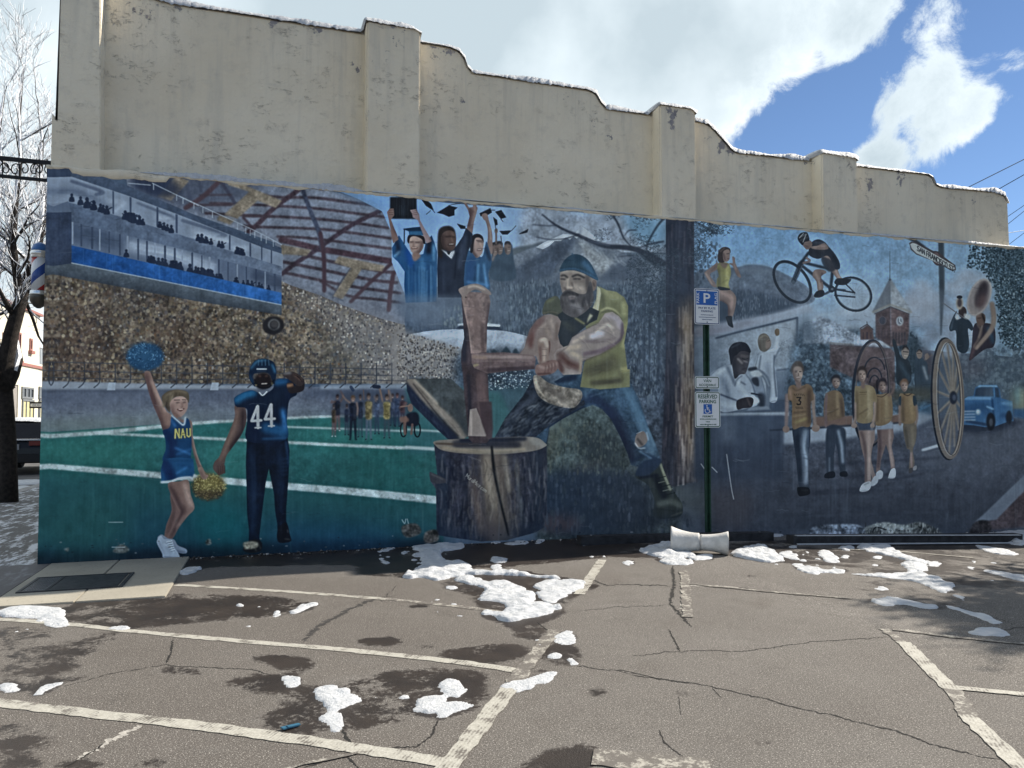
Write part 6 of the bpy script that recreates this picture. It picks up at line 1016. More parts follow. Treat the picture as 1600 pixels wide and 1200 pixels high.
def make_ground_map():
    g = GroundPaint(0, 0, 19.4, 9.8, 64, 3); V, F, E = g.V, g.fill, g.ell
    V(); F([(-80,940),(300,900),(700,905),(960,890),(900,960),(820,1080),(700,1240),(-80,1240)], 0x00ff00, .5, 12)
    V(0, 880, 2)
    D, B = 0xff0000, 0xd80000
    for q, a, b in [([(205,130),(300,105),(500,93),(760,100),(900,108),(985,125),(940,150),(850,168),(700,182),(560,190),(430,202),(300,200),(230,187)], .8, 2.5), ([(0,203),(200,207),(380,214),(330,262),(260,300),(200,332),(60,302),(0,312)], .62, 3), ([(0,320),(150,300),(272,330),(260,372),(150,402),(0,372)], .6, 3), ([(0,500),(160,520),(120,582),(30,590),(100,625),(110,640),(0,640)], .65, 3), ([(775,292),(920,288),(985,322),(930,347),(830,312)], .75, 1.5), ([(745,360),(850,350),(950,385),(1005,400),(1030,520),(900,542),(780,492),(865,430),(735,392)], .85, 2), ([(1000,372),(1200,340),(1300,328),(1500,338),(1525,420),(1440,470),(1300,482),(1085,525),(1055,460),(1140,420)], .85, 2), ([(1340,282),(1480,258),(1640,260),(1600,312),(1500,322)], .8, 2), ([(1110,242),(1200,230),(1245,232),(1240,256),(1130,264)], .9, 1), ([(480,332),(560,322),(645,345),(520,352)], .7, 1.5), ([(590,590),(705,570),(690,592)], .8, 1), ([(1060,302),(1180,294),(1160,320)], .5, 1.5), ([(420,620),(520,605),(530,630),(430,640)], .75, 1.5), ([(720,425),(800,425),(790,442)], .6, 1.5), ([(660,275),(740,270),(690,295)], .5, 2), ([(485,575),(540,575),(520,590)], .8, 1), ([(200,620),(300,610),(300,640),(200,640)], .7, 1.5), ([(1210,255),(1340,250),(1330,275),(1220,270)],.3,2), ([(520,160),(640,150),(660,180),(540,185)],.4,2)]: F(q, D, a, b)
    V(560, 820, 3.077)  # long strip by the wall: wet asphalt, with the wall's shadow darkened into it
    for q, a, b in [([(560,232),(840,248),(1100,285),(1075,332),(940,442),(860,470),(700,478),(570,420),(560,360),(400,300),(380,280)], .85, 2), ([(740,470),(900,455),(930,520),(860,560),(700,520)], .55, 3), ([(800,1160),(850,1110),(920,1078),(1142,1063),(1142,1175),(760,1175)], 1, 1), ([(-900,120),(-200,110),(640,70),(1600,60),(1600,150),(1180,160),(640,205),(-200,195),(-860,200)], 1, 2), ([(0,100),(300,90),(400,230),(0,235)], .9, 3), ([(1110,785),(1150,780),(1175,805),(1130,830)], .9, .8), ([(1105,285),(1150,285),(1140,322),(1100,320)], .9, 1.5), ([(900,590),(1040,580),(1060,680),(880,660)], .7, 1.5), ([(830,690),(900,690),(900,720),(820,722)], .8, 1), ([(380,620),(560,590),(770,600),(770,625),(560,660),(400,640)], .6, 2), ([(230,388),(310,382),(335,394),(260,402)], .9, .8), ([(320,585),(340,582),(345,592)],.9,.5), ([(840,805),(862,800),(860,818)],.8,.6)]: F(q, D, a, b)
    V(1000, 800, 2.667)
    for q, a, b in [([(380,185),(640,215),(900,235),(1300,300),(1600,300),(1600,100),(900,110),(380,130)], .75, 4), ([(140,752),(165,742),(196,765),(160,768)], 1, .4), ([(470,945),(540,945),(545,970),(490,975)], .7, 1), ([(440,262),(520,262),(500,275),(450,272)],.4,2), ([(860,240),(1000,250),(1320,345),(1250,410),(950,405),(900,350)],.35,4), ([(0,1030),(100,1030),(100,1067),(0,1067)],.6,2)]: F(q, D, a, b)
    for k, q, h, *_ in SNOW+BITS:
        V(*ZS(k)); q = np.array(q, float); c = q.mean(0); F(c+(q-c)*1.12, D, .8, 1.6)
    # blotches: green = oil and rust tint, blue = pale traffic dust
    V()
    for px, py, r, a in [(1190,942,20,.5),(1560,1040,22,.4),(1420,1075,18,.35),(850,1130,25,.35),(1015,1045,25,.4),(1160,1160,18,.3),(960,905,20,.35),(1050,975,18,.3)]: F([(px-r,py),(px,py-r*.5),(px+r,py),(px,py+r*.5)], 0x00ff00, a, 3)
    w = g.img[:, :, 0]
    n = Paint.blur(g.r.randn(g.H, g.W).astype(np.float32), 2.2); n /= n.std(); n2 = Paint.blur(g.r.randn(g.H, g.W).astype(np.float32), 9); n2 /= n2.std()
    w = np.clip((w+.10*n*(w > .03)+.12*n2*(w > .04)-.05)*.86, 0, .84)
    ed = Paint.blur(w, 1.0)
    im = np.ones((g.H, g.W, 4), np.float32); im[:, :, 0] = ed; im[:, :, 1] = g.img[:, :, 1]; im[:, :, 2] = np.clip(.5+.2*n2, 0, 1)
    I = bpy.data.images.new('ground_wear_shade', g.W, g.H, float_buffer=True); I.colorspace_settings.name = 'Non-Color'
    I.pixels.foreach_set(im[::-1].ravel()); I.update(); I.pack()
    return I, g
wear_shade, GP = make_ground_map()

def asphalt_mat():
    k = Mat('asphalt', rough=.85, spec=.3)
    t = k.n('ShaderNodeTexImage', extension='EXTEND', interpolation='Cubic'); t.image = wear_shade
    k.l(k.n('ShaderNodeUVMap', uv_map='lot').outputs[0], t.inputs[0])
    sp = k.n('ShaderNodeSeparateColor'); k.l(t.outputs[0], sp.inputs[0]); wet, rust, dust = sp.outputs  # wet: damp patches plus the shadow strip painted along the wall
    big = k.noise(.8, 6, .65); mid = k.noise(3.2, 6, .6); fine = k.noise(70, 4, .75); grit = k.noise(130, 3, .7)
    c = k.mix(k.step(big, .32, .68), (.106, .095, .086), (.150, .138, .127)); c = k.mix(k.step(mid, .35, .7), c, (.120, .109, .099))
    c = k.mix(k.math('MULTIPLY', k.step(mid, .52, .75), .35), c, (.074, .066, .059))
    c = k.mix(k.math('MULTIPLY', rust, .62), c, (.070, .056, .046))
    c = k.mix(k.step(fine, .36, .54), k.mix(.62, c, (.045, .04, .035)), c); c = k.mix(k.step(grit, .55, .68), c, (.46, .43, .39))
    vo = k.n('ShaderNodeTexVoronoi', feature='F1'); vo.inputs['Scale'].default_value = 30; k.l(k.co(), vo.inputs['Vector'])
    c = k.mix(k.math('MULTIPLY', k.step(vo.outputs['Distance'], .20, .08), k.step(grit, .48, .60)), c, (.45, .42, .38))
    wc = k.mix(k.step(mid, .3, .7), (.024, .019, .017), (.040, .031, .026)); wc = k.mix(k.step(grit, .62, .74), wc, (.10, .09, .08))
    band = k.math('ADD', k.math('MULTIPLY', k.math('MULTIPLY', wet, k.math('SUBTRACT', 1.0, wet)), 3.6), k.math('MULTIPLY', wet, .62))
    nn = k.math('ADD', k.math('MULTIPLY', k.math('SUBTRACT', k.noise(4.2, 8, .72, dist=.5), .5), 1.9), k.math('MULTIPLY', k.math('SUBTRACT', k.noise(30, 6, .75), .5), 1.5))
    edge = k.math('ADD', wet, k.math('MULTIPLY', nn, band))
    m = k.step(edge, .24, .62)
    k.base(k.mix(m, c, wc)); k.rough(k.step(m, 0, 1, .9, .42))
    k.bump(k.noise(120, 3, .7), .006, .8); k.bump(k.noise(3, 4), .02, .5)
    return k.m
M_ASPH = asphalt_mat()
def lot_sheet():
    xs = np.concatenate([np.linspace(-5.1, 3, 10), np.linspace(3.4, 12, 24), np.linspace(13, 60, 12)]); ys = np.concatenate([np.linspace(-45, -10, 8), np.linspace(-9, .3, 12)])
    v = [(x, y, gz(x)) for y in ys for x in xs]; n = len(xs)
    f = [(j*n+i, j*n+i+1, (j+1)*n+i+1, (j+1)*n+i) for j in range(len(ys)-1) for i in range(n-1)]
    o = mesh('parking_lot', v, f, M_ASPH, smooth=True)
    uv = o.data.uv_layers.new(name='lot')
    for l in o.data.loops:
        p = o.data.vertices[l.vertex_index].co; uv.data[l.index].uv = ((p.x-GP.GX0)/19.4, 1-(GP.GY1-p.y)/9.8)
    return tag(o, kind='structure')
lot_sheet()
M_ROAD = plain('road_asphalt', (.085, .08, .078), .8, var=.3, scale=3, bump=.004)
tag(MB().box(-40, -5.12, -60, 160, -.40, -.12).build('road', M_ROAD), kind='structure')
tag(MB().box(-500, 500, -500, 600, -1.0, -.9).build('ground', plain('earth', (.16, .14, .12), .9, var=.3, scale=.3)), kind='structure')
def concrete(name, c, frost=0, dark=0):
    k = Mat(name, rough=.85, spec=.3); a = k.noise(1.4, 6); b = k.noise(40, 4, .7)
    col = k.mix(k.step(a, .3, .7), tuple(x*.82 for x in c), c); col = k.mix(k.step(b, .55, .7), col, tuple(x*.6 for x in c))
    if frost:
        z = k.noise(2.2, 7, .7, k.co((2.4, .55, 1))); z2 = k.noise(9, 5, .7, k.co((1.6, .5, 1)))
        sn = k.math('ADD', z, k.math('MULTIPLY', z2, .55)); col = k.mix(k.math('MULTIPLY', k.step(sn, .76, .9), frost), col, (.72, .75, .80))
    k.base(col); k.bump(b, .003); return k.m
M_CONC = concrete('pale_concrete', (.345, .318, .262)); M_WALK = concrete('old_concrete', (.15, .145, .14), .8); M_WALKN = concrete('damp_concrete', (.15, .14, .135), .12)
# raised pavement along the side street, the slabs one by one as far as they can be told apart
pv = empty('sidewalk', (-3.7, 6, 0)); tag(pv, kind='structure')
MB().box(-5.1, -2.425, .004, 60, -.3, .010).build('walkway', M_WALK, pv)
MB().box(-5.1, -2.30, -2.02, -.002, -.3, .012).build('slab', M_WALKN, pv)
MB().box(-5.32, -5.105, -2.0, 60, -.3, .012).build('kerb', plain('kerb_stone', (.28, .27, .26), .85, var=.2, scale=5), pv)
for a, b in ((-2.292, -1.63), (-1.622, -.91)): MB().box(a, b, -2.0, -.003, -.3, .016).build('slab', M_CONC, pv, bevel=.006)
grate = empty('sidewalk_hatch', (-1.5, -1.2, .02), 'dark steel hatch with a grating end set into the concrete by the wall corner', 'hatch')
q = [gp(25,926,.02), gp(52,905,.02), gp(207,895,.02), gp(180,916,.02)]; gx0, gx1, gy0, gy1 = q[0][0], q[2][0]+.02, q[0][1]-.02, q[2][1]
M_STEEL = plain('dark_steel', (.055, .055, .06), .55, .5, .35, 20, .002); M_STEEL2 = plain('worn_steel', (.2, .2, .21), .45, .6, .3, 30)
gs = gx0+(gx1-gx0)*.27
MB().box(gs+.02, gx1-.05, gy0+.03, gy1-.03, .012, .024).build('plate', M_STEEL, grate)
fr = MB().box(gx0, gx1, gy0, gy0+.028, .012, .027).box(gx0, gx1, gy1-.028, gy1, .012, .027).box(gx1-.03, gx1, gy0+.03, gy1-.03, .012, .027).box(gx0, gx0+.028, gy0+.03, gy1-.03, .012, .027).box(gs-.012, gs+.015, gy0+.03, gy1-.03, .012, .026); fr.build('frame', M_STEEL, grate)
g_ = MB()
for i in range(9): x = gx0+.04+i*(gs-gx0-.06)/8; g_.box(x-.004, x+.004, gy0+.03, gy1-.03, .012, .023)
for i in range(11): y = gy0+.04+i*(gy1-gy0-.08)/10; g_.box(gx0+.03, gs-.014, y-.004, y+.004, .013, .022)
g_.build('grating', M_STEEL2, grate)
# painted bay lines, worn by traffic
def paintline_mat():
    k = Mat('worn_paint', rough=.75, spec=.3)
    a = k.noise(9, 6, .65); b = k.noise(60, 4, .7); sc = k.n('ShaderNodeTexWave', wave_type='BANDS'); sc.inputs['Scale'].default_value = 16; sc.inputs['Distortion'].default_value = 3; k.l(k.co(rot=(0, 0, .6)), sc.inputs['Vector'])
    wearm = k.math('ADD', k.math('MULTIPLY', a, .8), k.math('ADD', k.math('MULTIPLY', b, .35), k.math('MULTIPLY', sc.outputs[0], .07)))
    m = k.step(wearm, .60, .74)
    c = k.mix(k.step(b, .4, .6), (.33, .315, .275), (.42, .405, .36)); k.base(k.mix(m, c, (.115, .102, .09))); k.bump(b, .003); return k.m
def paintline_old():
    k = Mat('faded_paint', rough=.8, spec=.3); a = k.noise(12, 6, .65); b = k.noise(70, 4, .7)
    m = k.step(k.math('ADD', k.math('MULTIPLY', a, .7), k.math('MULTIPLY', b, .5)), .50, .62); k.base(k.mix(m, (.35, .33, .29), (.12, .108, .097))); k.bump(b, .003); return k.m
M_LINE, M_OLD = paintline_mat(), paintline_old()
def ribbon(name, pts, w, m, h=.004, step=.05, jit=.006, taper=False, sm=True, parent=None):
    p = np.array([gp(*q)[:2] for q in pts]); 
    if sm and len(p) > 2: p = Paint.spline(p, False, 6)
    L = np.r_[0, np.cumsum(np.hypot(*np.diff(p, axis=0).T))]; n = max(2, int(L[-1]/step)); t = np.linspace(0, L[-1], n+1)
    q = np.stack([np.interp(t, L, p[:, 0]), np.interp(t, L, p[:, 1])], 1); d = np.gradient(q, axis=0); d /= np.maximum(1e-9, np.hypot(d[:, 0], d[:, 1]))[:, None]; nn = np.stack([-d[:, 1], d[:, 0]], 1)
    w = np.interp(np.linspace(0, 1, n+1), np.linspace(0, 1, len(np.atleast_1d(w))), np.atleast_1d(w)) if np.ndim(w) else np.full(n+1, w)
    if taper: w = w*np.minimum(1, np.minimum(np.arange(n+1), n-np.arange(n+1))/max(2, n*.12)+.15)
    v, f = [], []
    for i in range(n+1):
        for s in (1, -1):
            a = q[i]+nn[i]*s*max(.001, w[i]/2+RS.uniform(-jit, jit)); v.append((a[0], a[1], gz(a[0])+h))
    for i in range(n): f.append((2*i, 2*i+1, 2*i+3, 2*i+2))
    o = mesh(name, v, f, m, parent)
    return o
for li, (pts, w, m) in enumerate([(((275,914),(440,924),(600,936)), .075, M_LINE), (((600,936),(700,946),(790,957)), .07, M_OLD), (((-40,966),(90,974),(200,986)), .08, M_LINE), (((200,986),(330,998),(520,1014),(560,1018)), .08, M_LINE), (((560,1018),(700,1033),(815,1049)), .085, M_LINE),
                  (((-60,1092),(120,1113),(300,1133)), .10, M_LINE), (((300,1133),(480,1158),(620,1180),(715,1196)), .10, M_LINE), (((941,875),(905,929)), .10, M_LINE), (((868,985),(835,1026),(801,1068)), .105, M_OLD), (((801,1070),(760,1122),(700,1200),(640,1285)), .105, M_LINE),
                  (((1380,983),(1418,1010)), .07, M_OLD), (((1412,1004),(1450,1042),(1492,1083)), .10, M_LINE), (((1488,1078),(1502,1098),(1514,1122)), .09, M_OLD), (((1512,1118),(1550,1156),(1588,1192),(1660,1260)), .10, M_LINE), (((1494,1075),(1560,1082),(1680,1092)), .07, M_LINE), (((1062,911),(1140,919),(1215,926),(1330,936)), .055, M_OLD), (((1395,984),(1500,997),(1640,1011)), .055, M_OLD), (((1300,858),(1400,862),(1520,872)), .05, M_LINE), (((926,1184),(1000,1190),(1110,1200)), .17, M_OLD), (((1068,893),(1072,930),(1074,965)), .08, M_OLD), (((440,1205),(490,1192),(560,1178)),.03,M_OLD)]):
    tag(ribbon('parking_line', pts, w, m, h=.0026+.00022*li, jit=.007 if m is M_LINE else .012), kind='structure')
M_CRACK = Mat('crack_shadow', (.012, .011, .010), .95).m; M_TAR = plain('tar_seam', (.035, .032, .03), .8, var=.4, scale=30); M_PALE = plain('crumbled_edge', (.33, .31, .28), .9, var=.3, scale=40)
def crack(k, pts, w, m=None, wig=.02):
    p = [tuple(np.array(q)/ZS(k)[2]+ZS(k)[:2]) for q in pts]; out = [p[0]]
    for a, b in zip(p[:-1], p[1:]):
        n = max(2, int(math.hypot(b[0]-a[0], b[1]-a[1])/3)); dd = np.cumsum(RS.uniform(-1, 1, n)); dd -= np.linspace(0, dd[-1], n); dd = dd*.75+RS.uniform(-.7, .7, n)*np.r_[np.ones(n-1), 0]
        for i in range(1, n+1): t = i/n; out.append((a[0]+(b[0]-a[0])*t+dd[i-1]*.5, a[1]+(b[1]-a[1])*t+dd[i-1]))
    w = w*(.55 if m is None else 1); tag(ribbon('asphalt_crack', out, w, m or M_CRACK, h=.0016 if m is None else .0011, step=.014, jit=w*.55, taper=True, sm=False), kind='structure')
for a in [(8, [(-30,599),(120,583),(300,578),(500,572),(620,553),(760,540),(900,530),(1040,522)], .014), (8, [(-95,662),(0,685),(200,710),(380,745),(560,790),(720,830),(900,875),(1060,910),(1180,955),(1300,990),(1500,1030)], .020), (8, [(135,225),(142,300),(125,385),(170,430),(215,480)], .045), (8, [(120,490),(150,550),(165,580)], .02),
          (7, [(1060,412),(1200,400),(1490,385)], .012), (7, [(1110,262),(1200,292),(1330,288),(1500,297)], .035), (6, [(200,385),(350,345),(520,317),(640,325),(800,335),(850,352)], .012), (6, [(540,240),(535,280),(520,312)], .022), (6, [(1070,520),(1082,545),(1095,562)], .022), (6, [(1370,490),(1350,540),(1300,575),(1200,580)], .018), (6, [(950,640),(1080,600),(1130,650)], .012),
          (7, [(860,470),(930,522)], .015), (7, [(1050,680),(1250,700),(1450,745),(1600,762)], .016), (8, [(860,360),(600,340),(300,312)], .010), (8, [(80,910),(100,960),(130,985),(180,1020)], .012), (8, [(1450,480),(1530,490),(1640,480)], .014), (6, [(1240,100),(1180,110),(1195,120)], .012), (8, [(1480,440),(1560,470)],.010), (8, [(160,770),(170,850)],.005), (8,[(300,735),(340,775)],.008), (6, [(330,560),(250,612),(200,640)], .012), (6, [(1240,70),(1200,110)], .01), (6, [(1060,420),(1130,428)], .01)]: crack(*a)
for a in [(6, [(435,508),(330,560),(230,622)], .03, M_PALE), (6, [(1180,110),(1090,145),(1000,195),(950,245)], .04, M_TAR), (8, [(185,245),(195,300),(185,400),(200,440)], .05, M_PALE), (8,[(160,305),(300,308),(450,322)],.03,M_PALE)]: crack(*a)

# ------------------------------------------------------------------ the painted wall
LED = 4.355                                            # height of the ledge over the painting
X0, X1 = -2.42, 18.0
bld = empty('building', (X0, 0, 0), 'cream stucco commercial building whose side wall carries the mural and a stepped parapet', 'building')
def stucco(name):
    k = Mat(name, rough=.9, spec=.25)
    a = k.noise(.7, 5); b = k.noise(7, 6, .65); cr_ = k.noise(5.0, 7, .68, k.co((1.0, 1, 2.6)), .5); st = k.noise(1.6, 4, .6, k.co((3.2, 1, .35)))
    c = k.mix(k.step(a, .3, .7), (.73, .645, .495), (.81, .735, .585)); c = k.mix(k.math('MULTIPLY', k.step(st, .5, .72), .35), c, (.52, .49, .42)); c = k.mix(k.math('MULTIPLY', k.step(b, .5, .75), .3), c, (.48, .44, .38))
    # short, mostly level checks in the render coat
    ridge = k.math('ABSOLUTE', k.math('SUBTRACT', cr_, .5)); chk = k.math('MULTIPLY', k.step(ridge, .010, .002), k.math('MULTIPLY', k.step(k.noise(1.5, 3), .42, .62), k.step(k.noise(7, 4, .6), .48, .58)))
    pit = k.step(k.noise(26, 4, .7), .70, .76); fleck = k.math('MULTIPLY', pit, k.step(k.noise(2.2, 3), .42, .6))
    dm = k.math('MAXIMUM', k.math('MULTIPLY', chk, .7), k.math('MULTIPLY', fleck, .45)); c = k.mix(dm, c, (.20, .175, .15))
    # scaled patches under the coping
    sep = k.n('ShaderNodeSeparateXYZ'); k.l(k.co(), sep.inputs[0]); top = k.math('SUBTRACT', sep.outputs[2], k.math('SUBTRACT', 6.42, k.math('MULTIPLY', sep.outputs[0], .105)))
    dr = k.math('MULTIPLY', k.step(k.noise(2.3, 6, .7, k.co((4.5, 1, .22))), .50, .66), k.step(top, -1.3, .05)); c = k.mix(k.math('MULTIPLY', dr, .22), c, (.40, .36, .31))
    pm = k.step(k.math('ADD', k.noise(2.6, 7, .68), k.math('MULTIPLY', top, .17)), .575, .61)
    c = k.mix(pm, c, k.mix(k.step(b, .4, .6), (.22, .21, .22), (.32, .30, .30)))
    k.base(c); k.bump(k.noise(5, 5, .6), .03, .55); k.bump(k.math('SUBTRACT', k.noise(30, 5, .7), k.math('MULTIPLY', dm, .8)), .012, .7); k.bump(k.math('SUBTRACT', 1.0, pm), .008, .6)
    return k.m
M_STUC = stucco('cream_stucco'); M_LIP = stucco('ledge_plaster')
MB().box(X0, X1, .0, 18, -.6, LED-.02).build('lower_wall', plain('render', (.33, .31, .28), .9), bld)
def rough_prism(name, poly, y0, y1, m, amp=.006, bev=.022):
    o = MB().prism(poly, y0, y1).build(name, m, bld)
    bm = bmesh.new(); bm.from_mesh(o.data)
    bmesh.ops.bevel(bm, geom=[e for e in bm.edges if e.calc_face_angle(0) > .3], offset=bev, segments=3, affect='EDGES', clamp_overlap=True)
    bm.to_mesh(o.data); bm.free(); return o
PY, FY = .25, .02                                     # faces of the panels and of the pilasters
def xz(px, py, y): p = wp(px, py, y); return (p[0], p[2])
prof = [(-2.255,6.62),(-1.23,6.50),(1.02,6.47),(1.2,6.47),(2.12,6.45),(2.25,6.42),(2.33,6.33),(2.37,6.22),(2.44,6.15),(4.08,6.13),(4.2,6.10),(4.27,5.99),(4.36,5.90),(4.9,5.89),(5.9,5.88),(6.02,5.83),(6.2,5.68),(6.36,5.53),(6.46,5.49),(8.5,5.50),(9.98,5.49),(10.08,5.45),(10.14,5.34),(10.25,5.31),(11.4,5.33),(11.58,5.29),(11.67,5.15),(11.69,LED-.01),(-2.255,LED-.01)]
rough_prism('parapet_wall', prof, PY, .62, M_STUC, bev=.03)
rough_prism('pilaster', [xz(90,130,FY)[:1]+(6.98,), (xz(152,130,FY)[0],6.98), (xz(157,250,FY)[0],LED-.005), (X0+.02,LED-.005), (X0+.02,4.95), (X0+.06,4.88), (X0+.11,4.86), (xz(90,130,FY)[0],4.85)][::-1], FY, .615, M_STUC)
for a, b, t0, t1 in ((572, 657, 6.52, 6.49), (1031, 1087.5, 5.955, 5.93), (1283, 1339, 5.55, 5.53)):
    xa, xb = wp(a, 200, FY)[0], wp(b, 200, FY)[0]
    rough_prism('pilaster', [(xa, LED-.005), (xb, LED-.005), (xb, t1), (xb-.07, t1+.02), (xa, t0)], FY, .55, M_STUC)
# ledge of rough plaster along the top of the painting
n = 560; xs = np.linspace(X0-.015, X1, n); V_, F_ = [], []
zn = np.convolve(RS.randn(n+8), np.ones(9)/9, 'valid')*.03; zl = np.convolve(RS.randn(n+4), np.ones(5)/5, 'valid')*.02
for i, x in enumerate(xs):
    lo = LED-.035+zl[i]-(.05 if -2.2 < x < -1.2 else 0); hi = LED+.004+zn[i]*.5; yo = -.014-abs(zn[i])*.15
    V_ += [(x, -.001, lo), (x, yo, lo+.012), (x, yo-.002, hi-.012), (x, yo+.012, hi), (x, .27, hi+.01)]
for i in range(n-1):
    for j in range(4): F_.append((i*5+j, i*5+5+j, i*5+6+j, i*5+1+j))
mesh('ledge', V_, F_, M_LIP, bld, True)
# the mural: painted in numpy, squared up onto the wall plane
def make_mural():
    c = Paint(60, 250, 1610, 895, 1.6)
    for fn in (paint_stadium, paint_town, paint_mountains, paint_field_people, paint_graduates, paint_woodcutter, paint_right_people, paint_finish): fn(c)
    res, mx0, mx1, mz0, mz1 = 175, X0, 11.80, -.35, LED+.02
    w, h = int((mx1-mx0)*res), int((mz1-mz0)*res)
    X, Z = np.meshgrid(mx0+(np.arange(w)+.5)/res, mz0+(np.arange(h)+.5)/res)
    d = np.stack([X-EYE[0], np.full_like(X, -EYE[1]), Z-EYE[2]], -1); k = d@FW
    u = (800+FPX*(d@RT)/k-c.X0)*c.S-.5; v = (600-FPX*(d@UP)/k-c.Y0)*c.S-.5
    u = np.clip(u, 0, c.W-1.01); v = np.clip(v, 0, c.H-1.01); iu, iv = u.astype(int), v.astype(int); fu, fv = (u-iu)[..., None], (v-iv)[..., None]; g = c.img
    im = (g[iv, iu]*(1-fu)+g[iv, iu+1]*fu)*(1-fv)+(g[iv+1, iu]*(1-fu)+g[iv+1, iu+1]*fu)*fv
    px = np.ones((h, w, 4), np.float32); px[:, :, :3] = np.clip(im, 0, 1)
    I = bpy.data.images.new('mural_paint', w, h); I.pixels.foreach_set(px.ravel()); I.update(); I.pack()
    return I, (mx0, mx1, mz0, mz1)
MUR, (mx0, mx1, mz0, mz1) = make_mural()
k = Mat('mural_paint', rough=.8, spec=.25)
t = k.n('ShaderNodeTexImage', extension='MIRROR', interpolation='Cubic'); t.image = MUR; k.l(k.n('ShaderNodeUVMap', uv_map='wall').outputs[0], t.inputs[0])
gn = k.n('ShaderNodeMix', data_type='RGBA', blend_type='MULTIPLY', clamp_result=False); gn.inputs[0].default_value = 1; k.l(t.outputs[0], gn.inputs[6]); gn.inputs[7].default_value = (MG[0], MG[1], MG[2], 1)
k.base(gn.outputs[2]); k.bump(k.noise(6, 6, .62), .02, .5); k.bump(k.noise(38, 4, .7), .006, .6)
nx, nzv = 80, 24
xs = np.linspace(X0-.004, 11.80, nx); zs = np.linspace(-.35, LED-.006, nzv)
o = mesh('mural', [(x, -.004, z) for z in zs for x in xs], [(j*nx+i, j*nx+i+1, (j+1)*nx+i+1, (j+1)*nx+i) for j in range(nzv-1) for i in range(nx-1)], k.m, bld)
uv = o.data.uv_layers.new(name='wall')
for l in o.data.loops: p = o.data.vertices[l.vertex_index].co; uv.data[l.index].uv = ((p.x-mx0)/(mx1-mx0), (p.z-mz0)/(mz1-mz0))
tag(o, 'large painted town and football mural covering the lower wall')
MB().box(11.802, X1+.004, -.004, -.001, -.6, LED-.006).build('plain_wall', M_STUC, bld)

# ------------------------------------------------------------------ snow
def snow_mat():
    k = Mat('snow', rough=.6, spec=.3); a = k.noise(12, 6, .6); dt = k.step(k.noise(48, 4, .7), .60, .74); k.base(k.mix(k.math('MULTIPLY', dt, .35), k.mix(k.step(a, .3, .7), (.48, .50, .53), (.61, .62, .635)), (.30, .28, .26))); k.bump(k.noise(28, 6, .7), .03, .9); k.bump(k.noise(140, 3), .004, .5); return k.m
M_SNOW = snow_mat()
def snow_cells(k, q, h):
    ox, oy, s = ZS(k); p = np.array([gp(a/s+ox, b/s+oy)[:2] for a, b in q]); p = Paint.spline(p, True, 5)
    cs = .0125; lo = p.min(0)-.08; hi = p.max(0)+.08; pc = Paint(0, 0, max(.1, hi[0]-lo[0]), max(.1, hi[1]-lo[1]), 1/cs); pc.P = lambda z: (np.asarray(z)-lo)/cs
    r = pc.cover([pc.P(p)], 3)
    m = np.zeros((pc.H, pc.W), np.float32); mm, mx_, my_ = r; m[my_:my_+mm.shape[0], mx_:mx_+mm.shape[1]] = mm
    n1 = Paint.blur(RS.randn(pc.H, pc.W).astype(np.float32), 1.0); n1 /= n1.std()+1e-6; n2 = Paint.blur(RS.randn(pc.H, pc.W).astype(np.float32), 4); n2 /= n2.std()+1e-6
    n3 = Paint.blur(RS.randn(pc.H, pc.W).astype(np.float32), 2.2); n3 /= n3.std()+1e-6
    soft = Paint.blur(m, .9); dm = Paint.blur(m, 5.5)
    e = soft-.56+(.13*n1+.26*n3)*np.exp(-((soft-.5)/.5)**2)-.20*np.clip(n2-1.15, 0, 1)*(1.15-dm)
    H = np.where(e > 0, np.minimum(1, e*2.4)**.7*h*(.12+.26*np.clip(dm*1.15-.15, 0, 1))+(.03*n1+.065*n3+.085*n2)*h*np.minimum(1, e*2), -.006)
    H = np.where(e > 0, np.maximum(H, .003), -.006)
    V, Fc, idx = [], [], -np.ones((pc.H, pc.W), int)
    pos = H > 0
    cell = pos[:-1, :-1] | pos[1:, :-1] | pos[:-1, 1:] | pos[1:, 1:]
    for j, i in zip(*np.nonzero(cell)):
        f = []
        for a, b in ((j, i), (j, i+1), (j+1, i+1), (j+1, i)):
            if idx[a, b] < 0:
                idx[a, b] = len(V); x, y = lo[0]+(b+.5)*cs, lo[1]+(a+.5)*cs; V.append((x, y, gz(x)+max(-.012, H[a, b])))
            f.append(idx[a, b])
        Fc.append(tuple(f))
    return V, Fc
for k_, q_, h_, lab in SNOW:
    v, f = snow_cells(k_, q_, h_); tag(mesh('snow_patch', v, f, M_SNOW, None, True), lab, 'snow patch', 'patches of snow left on the parking lot')
mb = MB()
for k_, q_, h_ in BITS: mb.add(*snow_cells(k_, q_, h_))
for i in range(130):
    cx, cy, sp = [(640, 868, 60), (1000, 860, 90), (1300, 862, 120), (760, 950, 90), (1250, 880, 80), (60, 975, 60), (1450, 900, 120), (420, 960, 60), (660, 1090, 90), (880, 1010, 40)][i % 10]
    px, py = cx+RS.uniform(-sp, sp), cy+RS.uniform(-14, 14)*(1 if i % 10 != 6 else 2); r = RS.uniform(2, 7)*(.6+.4*(i % 3)/2)
    mb.add(*snow_cells(6, [((px+dx)*2, (py+dy-880)*2) for dx, dy in ((-r, RS.uniform(-.8, .8)), (-r*.3, -r*.4), (r*.6, -r*.3), (r, .5), (r*.1, r*.35))], RS.uniform(.015, .04)))
tag(mesh('snow_scraps', mb.v, mb.f, M_SNOW, None, True), 'scattered small scraps of snow on the asphalt and along the wall foot', 'snow', kind='stuff')
